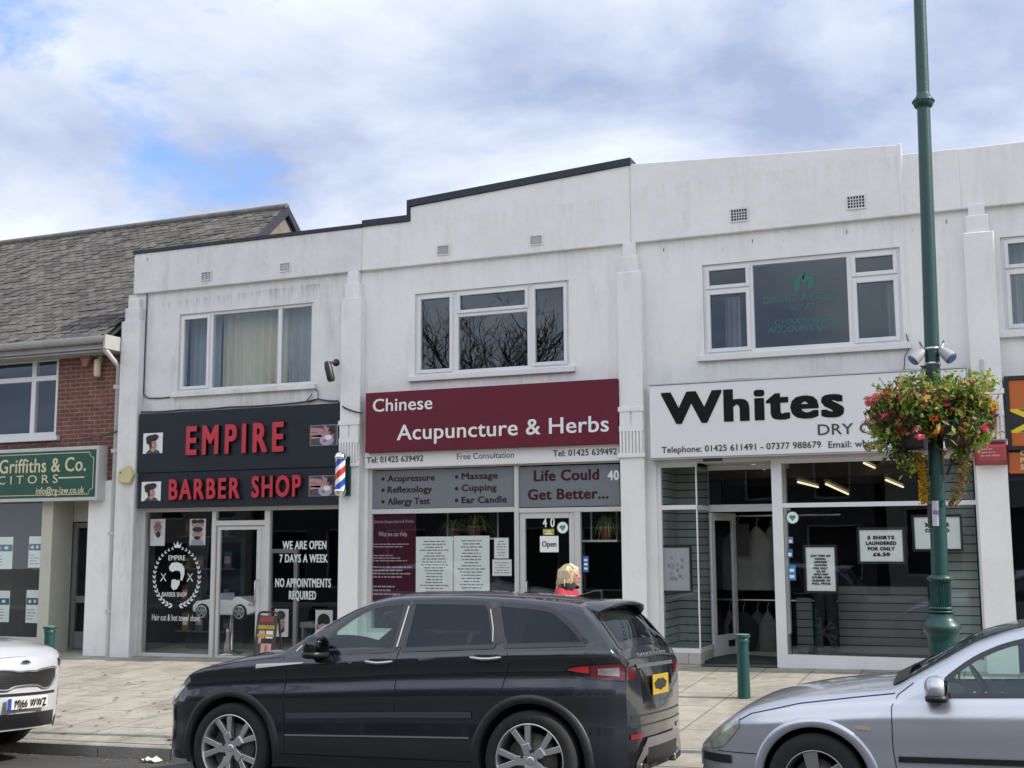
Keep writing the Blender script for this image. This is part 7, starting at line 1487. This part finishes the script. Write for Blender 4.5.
def white_suv():
    paint = mat('white_car_paint', (.47, .49, .53), .3, coat=1.0, var=.02); gloss = mat('gloss_black', (.006, .006, .007), .15, coat=.6); L = 4.48
    c = Car(L, [(0, .90), (.06, .93), (.2, .985), (.5, 1.04), (.95, 1.09), (1.15, 1.12), (1.35, 1.23), (1.75, 1.46), (2.05, 1.58), (2.5, 1.625), (3.2, 1.60), (3.8, 1.54), (4.1, 1.46), (4.3, 1.22), (4.42, 1.05), (4.48, .95)],
            [(0, 1.0), (1.15, 1.08), (2.4, 1.13), (4.48, 1.18)],
            [(0, .52), (.05, .61), (.15, .72), (.30, .81), (.5, .87), (.8, .905), (1.2, .92), (3.4, .92), (4.0, .88), (4.3, .80), (4.48, .70)],
            [(0, .935), (.1, .965), (.3, .985), (.6, .995), (.8, 1.0), (.92, .985), (1, .955)], [(.91, .355), (3.58, .355)], .415, .24, .55, .055,
            [(0, .03), (.5, .055), (1.2, .08), (1.6, .1), (2.1, .06), (4.48, .03)], lambda t: pchip([(0, .04), (.2, .10), (.45, .13), (.8, .12), (1, .06)])(t), lambda z: .05)
    gx = math.atan(.0225); X0 = -8.97; t = thing('parked_car', 'white SUV with black mesh grille and number plate at left edge', 'car', (X0, 10.1, road_z(X0-.9, 8.35)+.02), (R(-3.0)*-1, gx, math.pi))
    zt = pchip([(1.55, 1.14), (1.75, 1.32), (2.05, 1.50), (2.4, 1.545), (3.2, 1.53), (3.7, 1.47), (3.95, 1.36), (4.05, 1.2)]); zb = pchip([(1.5, 1.10), (4.1, 1.17)])
    ws = [(1.55, 2.4, zb, zt), (2.48, 3.3, zb, zt), (3.36, 4.04, zb, zt)]
    c.body(t, paint, ws, [(1.2, 2.0, .88), (4.12, 4.4, .82)])
    arch_liner(c, t); arch_trim(c, t, .05, M_['black'])
    for w in ws:
        for sd in (-1, 1): k = MB(); c.side_patch(k, *w, .003, sides=(sd,)); g = k.build('side_window', M_['privacy'], t, local=True); k = MB(); c.side_ribbon(k, c.win_loop(w), .035, .005, sides=(sd,)); k.build('window_seal', gloss, g, local=True)
    k = MB(); c.top_patch(k, 1.19, 2.01, .9, .003); k.build('windscreen', M_['carglass'], t, local=True); k = MB(); c.top_patch(k, 4.11, 4.41, .84, .003); k.build('rear_window', M_['privacy'], t, local=True)
    interior(t, c, 2.0, .62)
    k = MB(); c.side_ribbon(k, [(2.44, 1.1), (2.44, 1.54)], .06, .0035); c.side_ribbon(k, [(3.33, 1.13), (3.33, 1.52)], .05, .0035); k.build('door_pillar', gloss, t, local=True)
    per_side('shut_line', M_['dark'], t, lambda k, q: c.side_ribbon(k, [(1.33, 1.06), (1.36, .3)], .006, .003, sides=q))
    per_side('shut_line', M_['dark'], t, lambda k, q: c.side_ribbon(k, [(2.43, 1.1), (2.41, .3)], .006, .003, sides=q))
    per_side('shut_line', M_['dark'], t, lambda k, q: c.side_ribbon(k, [(.1, .9), (.5, 1.0), (1.1, 1.06)], .006, .003, sides=q))
    per_side('sill_cladding', M_['black'], t, lambda k, q: c.side_patch(k, 1.35, 3.15, lambda x: .235, lambda x: .36, .012, 20, 4, sides=q)); per_side('bumper_cladding', M_['black'], t, lambda k, q: c.side_patch(k, .02, .48, lambda x: .235, lambda x: .33, .010, 12, 4, sides=q))
    # nose (front faces the camera's side): grille, badge, lamps, plate
    gt = pchip([(0, .795), (.10, .79), (.2, .805), (.42, .815), (.5, .80)]); gb = pchip([(0, .66), (.14, .655), (.24, .625), (.34, .63), (.46, .70), (.5, .745)])
    mesh = stripe_mat('grille_mesh', (.02, .02, .022), (.004, .004, .004), .022, .4, .4)
    k = MB(); c.cap_patch(k, -.49, .49, lambda y: gb(abs(y)), lambda y: gt(abs(y)), .006, True, n=31); g = k.build('grille', mesh, t, local=True)
    k = MB()
    for f in (gt, gb): k.tube([Vector((c.capx(y, f(abs(y)), True)-.010, y, f(abs(y)))) for y in np.linspace(-.49, .49, 41)], .011, 6)
    k.build('grille_surround', M_['chrome'], g, local=True)
    zbad = .862; xb = c.capx(0, zbad, True)-.006; k = MB(); k.ball((xb, 0, zbad), (.012, .066, .034), 20, 8); bd = k.build('badge', M_['black'], t, local=True)
    k = MB(); k.tube([Vector((xb-.008, .066*math.cos(q), zbad+.034*math.sin(q))) for q in np.linspace(0, 2*math.pi, 25)], .005, 6); k.build('badge_ring', M_['chrome'], bd, local=True)
    def front_text(s, zc, h, wd, m, parent, x, sl=0):
        me = text_mesh(s, 0, .001, 'LEFT', 1.0, 1.14); xs = [v.co.x for v in me.vertices]; a, b = min(xs), max(xs)
        base_ = [v.co.copy() for v in me.vertices]; F0 = [list(p.vertices) for p in me.polygons]; V = []; F = []
        for i, (ox, oz) in enumerate(((0, 0), (.025, 0), (-.025, 0), (0, .025), (0, -.025))):
            o = len(V); V += [(x-.0004*i-v.z*.2, wd/2-(v.x+ox-a)/(b-a)*wd, zc-h/2+(v.y+oz)/.7*h) for v in base_]; F += [[j+o for j in f] for f in F0]
        n = bpy.data.meshes.new('lettering'); n.from_pydata(V, [], F); n.materials.append(m); o = bpy.data.objects.new('lettering', n); COL.objects.link(o); o.parent = parent; WM[o.name] = WM[parent.name]; return o
    front_text('KIA', zbad, .026, .08, M_['chrome'], bd, xb-.013)
    p, xp = plate(t, c, True, .50, s='MJ66 WWZ', off=.02); o = front_text('MJ66 WWZ', .50, .074, .40, M_['black_text'], p, xp-.012)
    for v in o.data.vertices: v.co.y -= .03
    k = MB(); k.box(xp-.0105, xp-.0095, .215, .258, .45, .55); k.build('blue_band', mat('plate_blue', (.02, .06, .35), .4), p, local=True)
    for sd in (-1, 1):
        hl_b = pchip([(.0, .845), (.12, .80), (.30, .83), (.42, .93)]); hl_t = pchip([(0, .885), (.2, .955), (.42, 1.0)])
        k = MB(); c.side_patch(k, .02, .42, hl_b, lambda x: min(hl_t(x), c.zr(x)-.01), .006, 16, 6, sides=(sd,)); h = k.build('headlight', gloss, t, local=True)
        k = MB(); k.ball((.20, sd*(c.y(.2, .88)-.01), .875), (.05, .04, .05), 12, 8); k.build('projector', M_['chrome'], h, local=True); k = MB(); c.side_patch(k, .01, .43, hl_b, lambda x: min(hl_t(x)+.005, c.zr(x)-.008), .014, 16, 6, sides=(sd,)); k.build('headlight_lens', LENS, h, local=True)
        k = MB(); c.side_patch(k, .10, .30, lambda x: .42, lambda x: .60+.1*x, .006, 10, 4, sides=(sd,)); k.build('fog_light_housing', gloss, t, local=True)
        k = MB(); c.side_ribbon(k, [(.08, .445), (.30, .43)], .014, .009, sides=(sd,)); k.build('fog_trim', M_['chrome'], t, local=True)
    k = MB(); c.cap_patch(k, -.50, .50, lambda y: .26, lambda y: .40, .008, True); k.build('lower_intake', M_['black'], t, local=True)
    k = MB(); c.cap_patch(k, -.50, .50, lambda y: .565, lambda y: .592, .004, True); k.build('bumper_slot', M_['black'], t, local=True)
    per_side('tail_light', REDL, t, lambda k, q: c.side_patch(k, 4.1, 4.478, lambda x: .80, lambda x: .92, .006, 8, 4, sides=q)); plate(t, c, False, .62, col=(.6, .45, .03))
    handle(t, c, 2.2, 2.4, .93, paint); handle(t, c, 3.1, 3.3, .96, paint); mirrors(t, c, 1.60, 1.14, paint, 1.0)
    rim = mat('grey_alloy', (.42, .42, .43), .35, metal=.8, var=.05)
    for wx, wz in c.wheels:
        for sd in (-1, 1): wheel(t, wx, sd*.80, wz, .355, .24, .215, 'five', rim, sd)
    finish(t, (0, 0.92, 0))
black_suv(); silver_car(); white_suv()

# ------------------------------------------------------------------ the woman on the pavement
def woman():
    hd = at(568, 569, 12.0); x, y = hd.x, 12.0; z0 = pav_z(x, y); H = hd.z-z0+.025; s = H/1.62
    t = thing('person', 'blonde woman in red coat walking past behind the dark SUV', 'person', (x-.03, y, z0))
    # body: one skinned surface (local frame: facing +x, z up)
    V = []; E = []; Rr = []
    def v(p, r): V.append(Vector(p)*s); Rr.append((r[0]*s, r[1]*s) if isinstance(r, tuple) else (r*s, r*s)); return len(V)-1
    pel = v((0, 0, .90), (.13, .16)); wa = v((.01, 0, 1.05), (.11, .13)); ch = v((.0, 0, 1.22), (.12, .15)); nk0 = v((.0, 0, 1.35), (.085, .12)); nk = v((.02, 0, 1.41), .05); nk2 = v((.045, 0, 1.46), .048); hd0 = v((.06, 0, 1.52), (.075, .07)); hd1 = v((.055, 0, 1.575), (.07, .065))
    E += [(pel, wa), (wa, ch), (ch, nk0), (nk0, nk), (nk, nk2), (nk2, hd0), (hd0, hd1)]
    for sd in (-1, 1):
        f = .16*sd; hip = v((0, sd*.09, .84), .095); kn = v((f*.7+.04, sd*.09, .48), .06); an = v((f*1.1-.04, sd*.085, .10), .04); heel = v((f*1.1-.03, sd*.085, .05), .04); toe = v((f*1.1+.14, sd*.09, .03), .03)
        E += [(pel, hip), (hip, kn), (kn, an), (an, heel), (heel, toe)]
        sh = v((0, sd*.17, 1.32), .06); el = v((-.06*sd-.02, sd*.235, 1.07), .045); wr = v((.10-.05*sd, sd*.22, .86), .03); E += [(nk0, sh), (sh, el), (el, wr)]
        pm = v((.13-.05*sd, sd*.215, .80), (.018, .035)); E.append((wr, pm))
        for i in range(4): a = v((.145-.05*sd+.004*i, sd*.215+(i-1.5)*.018, .755-.004*abs(i-1.2)), .009); b = v((.13-.05*sd, sd*.213+(i-1.5)*.017, .722-.006*abs(i-1.2)), .008); E += [(pm, a), (a, b)]
        th = v((.165-.05*sd, sd*.19, .79), .010); th2 = v((.18-.05*sd, sd*.185, .765), .009); E += [(pm, th), (th, th2)]
    me = bpy.data.meshes.new('body'); me.from_pydata([tuple(p) for p in V], E, []); o = bpy.data.objects.new('body', me); COL.objects.link(o)
    md = o.modifiers.new('skin', 'SKIN'); md.use_smooth_shade = True
    for i, q in enumerate(me.skin_vertices[0].data): q.radius = Rr[i]; q.use_root = (i == 0)
    md2 = o.modifiers.new('sub', 'SUBSURF'); md2.levels = 2; md2.render_levels = 2
    dg = bpy.context.evaluated_depsgraph_get(); dg.update(); m2 = bpy.data.meshes.new_from_object(o.evaluated_get(dg)); bpy.data.objects.remove(o)
    # face and skull laid over the neck stem, then fused into one skin
    k = MB(); S = lambda p: Vector(p)*s
    k.ball(S((.055, 0, 1.525)), (.098*s, .075*s, .112*s), 24, 16); k.ball(S((.075, 0, 1.47)), (.07*s, .056*s, .065*s), 18, 12); k.ball(S((.15, 0, 1.508)), (.02*s, .014*s, .024*s), 10, 8); k.ball(S((.135, 0, 1.468)), (.018*s, .026*s, .012*s), 10, 8); k.ball(S((.13, 0, 1.432)), (.022*s, .024*s, .02*s), 10, 8)
    for sd in (-1, 1): k.ball(S((.045, sd*.076, 1.51)), (.018*s, .010*s, .03*s), 10, 8); k.ball(S((.125, sd*.032, 1.548)), (.02*s, .025*s, .01*s), 8, 6)
    bm = bmesh.new(); bm.from_mesh(m2); tmp = bpy.data.meshes.new('t'); tmp.from_pydata([tuple(p) for p in k.v], [], k.f); bm.from_mesh(tmp); m3 = bpy.data.meshes.new('body'); bm.to_mesh(m3); bm.free()
    o = bpy.data.objects.new('body', m3); COL.objects.link(o); rm = o.modifiers.new('fuse', 'REMESH'); rm.mode = 'VOXEL'; rm.voxel_size = .009; rm.use_smooth_shade = True; sm = o.modifiers.new('smooth', 'SMOOTH'); sm.iterations = 2; sm.factor = .5
    dg = bpy.context.evaluated_depsgraph_get(); dg.update(); m4 = bpy.data.meshes.new_from_object(o.evaluated_get(dg)); bpy.data.objects.remove(o); m4.materials.append(mat('pale_skin', (.45, .235, .165), .5, var=.08, scale=12))
    o = bpy.data.objects.new('body', m4); COL.objects.link(o); o.parent = t; WM[o.name] = WM[t.name]
    for sd in (-1, 1):
        k = MB(); k.ball(S((.138, sd*.030, 1.528)), (.012*s, .013*s, .008*s), 10, 6); k.build('eye', mat('eye', (.05, .04, .035), .2), t, local=True)
    k = MB(); k.ball(S((.1525, 0, 1.465)), (.006*s, .022*s, .006*s), 10, 6); k.build('lips', mat('lips', (.38, .09, .09), .5), t, local=True)
    # bobbed hair: locks over the skull
    rnd = random.Random(8); k = MB(); k.ball(S((.035, 0, 1.545)), (.105*s, .088*s, .105*s), 24, 14)
    for i in range(320):
        a = rnd.uniform(R(48), R(312)); fr = abs(math.cos(a/2)); p0 = S((.04+.03*math.cos(a), .03*math.sin(a), 1.645)); p1 = S((.035+.108*math.cos(a), .092*math.sin(a), 1.575+rnd.uniform(-.01, .01))); L = rnd.uniform(.125, .215)-.05*(math.cos(a) > .45); p2 = S((.03+.112*math.cos(a), .100*math.sin(a), 1.575-L*.55)); p3 = S((.025+.104*math.cos(a)+rnd.gauss(0, .012), .094*math.sin(a)+rnd.gauss(0, .012), 1.575-L)); k.tube([p0, p1, p2, p3], [.006*s, .009*s, .009*s, .004*s], 5, rnd.randrange(3))
    for i in range(46): a = rnd.uniform(-.75, .75); p0 = S((.05, .05*math.sin(a), 1.65)); p1 = S((.115*math.cos(a*.8)+.02, .085*math.sin(a), 1.605)); p2 = S((.125*math.cos(a)+.012, .095*math.sin(a), 1.568)); k.tube([p0, p1, p2], [.006*s, .008*s, .004*s], 5, rnd.randrange(3))
    k.build('hair', [mat('blonde_hair', (.60, .49, .30), .55, var=.2, scale=30), mat('blonde_hair_light', (.70, .61, .43), .5, var=.2, scale=30), mat('blonde_hair_dark', (.46, .35, .19), .5, var=.2, scale=30)], t, local=True, recalc=False)
    # coat, collar, trousers, shoes
    red = mat('red_coat', (.40, .015, .035), .75, var=.15, scale=10, bump=.15, bscale=40); k = MB(); n = 28
    lev = [(.52, .19, .21), (.70, .18, .205), (.90, .17, .20), (1.05, .145, .175), (1.20, .155, .195), (1.30, .14, .20), (1.355, .115, .175), (1.39, .085, .105), (1.415, .062, .07)]
    k.grid([[S((rx*math.cos(q)+.01+.006*math.sin(5*q+z*9), ry*math.sin(q), z+(.02 if z > 1.28 else 0)*0)) for q in [2*math.pi*i/n for i in range(n+1)]] for z, rx, ry in lev]); k.build('coat', red, t, local=True)
    for sd in (-1, 1): k = MB(); k.tube([S((0, sd*.135, 1.335)), S((0, sd*.185, 1.315)), S((-.03*sd-.01, sd*.225, 1.19)), S((-.06*sd-.02, sd*.245, 1.06)), S((.03-.05*sd, sd*.235, .95)), S((.09-.05*sd, sd*.225, .88))], [.075*s, .083*s, .075*s, .066*s, .058*s, .05*s], 14); k.build('sleeve', red, t, local=True)
    k = MB(); k.grid([[S((.02+r*math.cos(q)+.015, r*1.08*math.sin(q), z)) for q in [lerp(R(28), R(332), i/20) for i in range(21)]] for z, r in ((1.385, .098), (1.425, .092), (1.455, .098), (1.445, .108), (1.39, .112))]); k.build('collar', mat('black_collar', (.012, .012, .016), .8), t, local=True)
    tr = mat('dark_trousers', (.015, .016, .025), .85)
    for sd in (-1, 1):
        f = .16*sd; k = MB(); k.tube([S((0, sd*.09, .92)), S((.01, sd*.09, .80)), S((f*.7+.04, sd*.09, .48)), S((f*1.1-.04, sd*.085, .09))], [.12*s, .112*s, .078*s, .06*s], 14); k.build('trouser_leg', tr, t, local=True)
        k = MB(); k.ball(S((f*1.1+.05, sd*.088, .045)), (.13*s, .048*s, .046*s), 16, 8, .8); k.build('shoe', M_['black'], t, local=True)
woman()
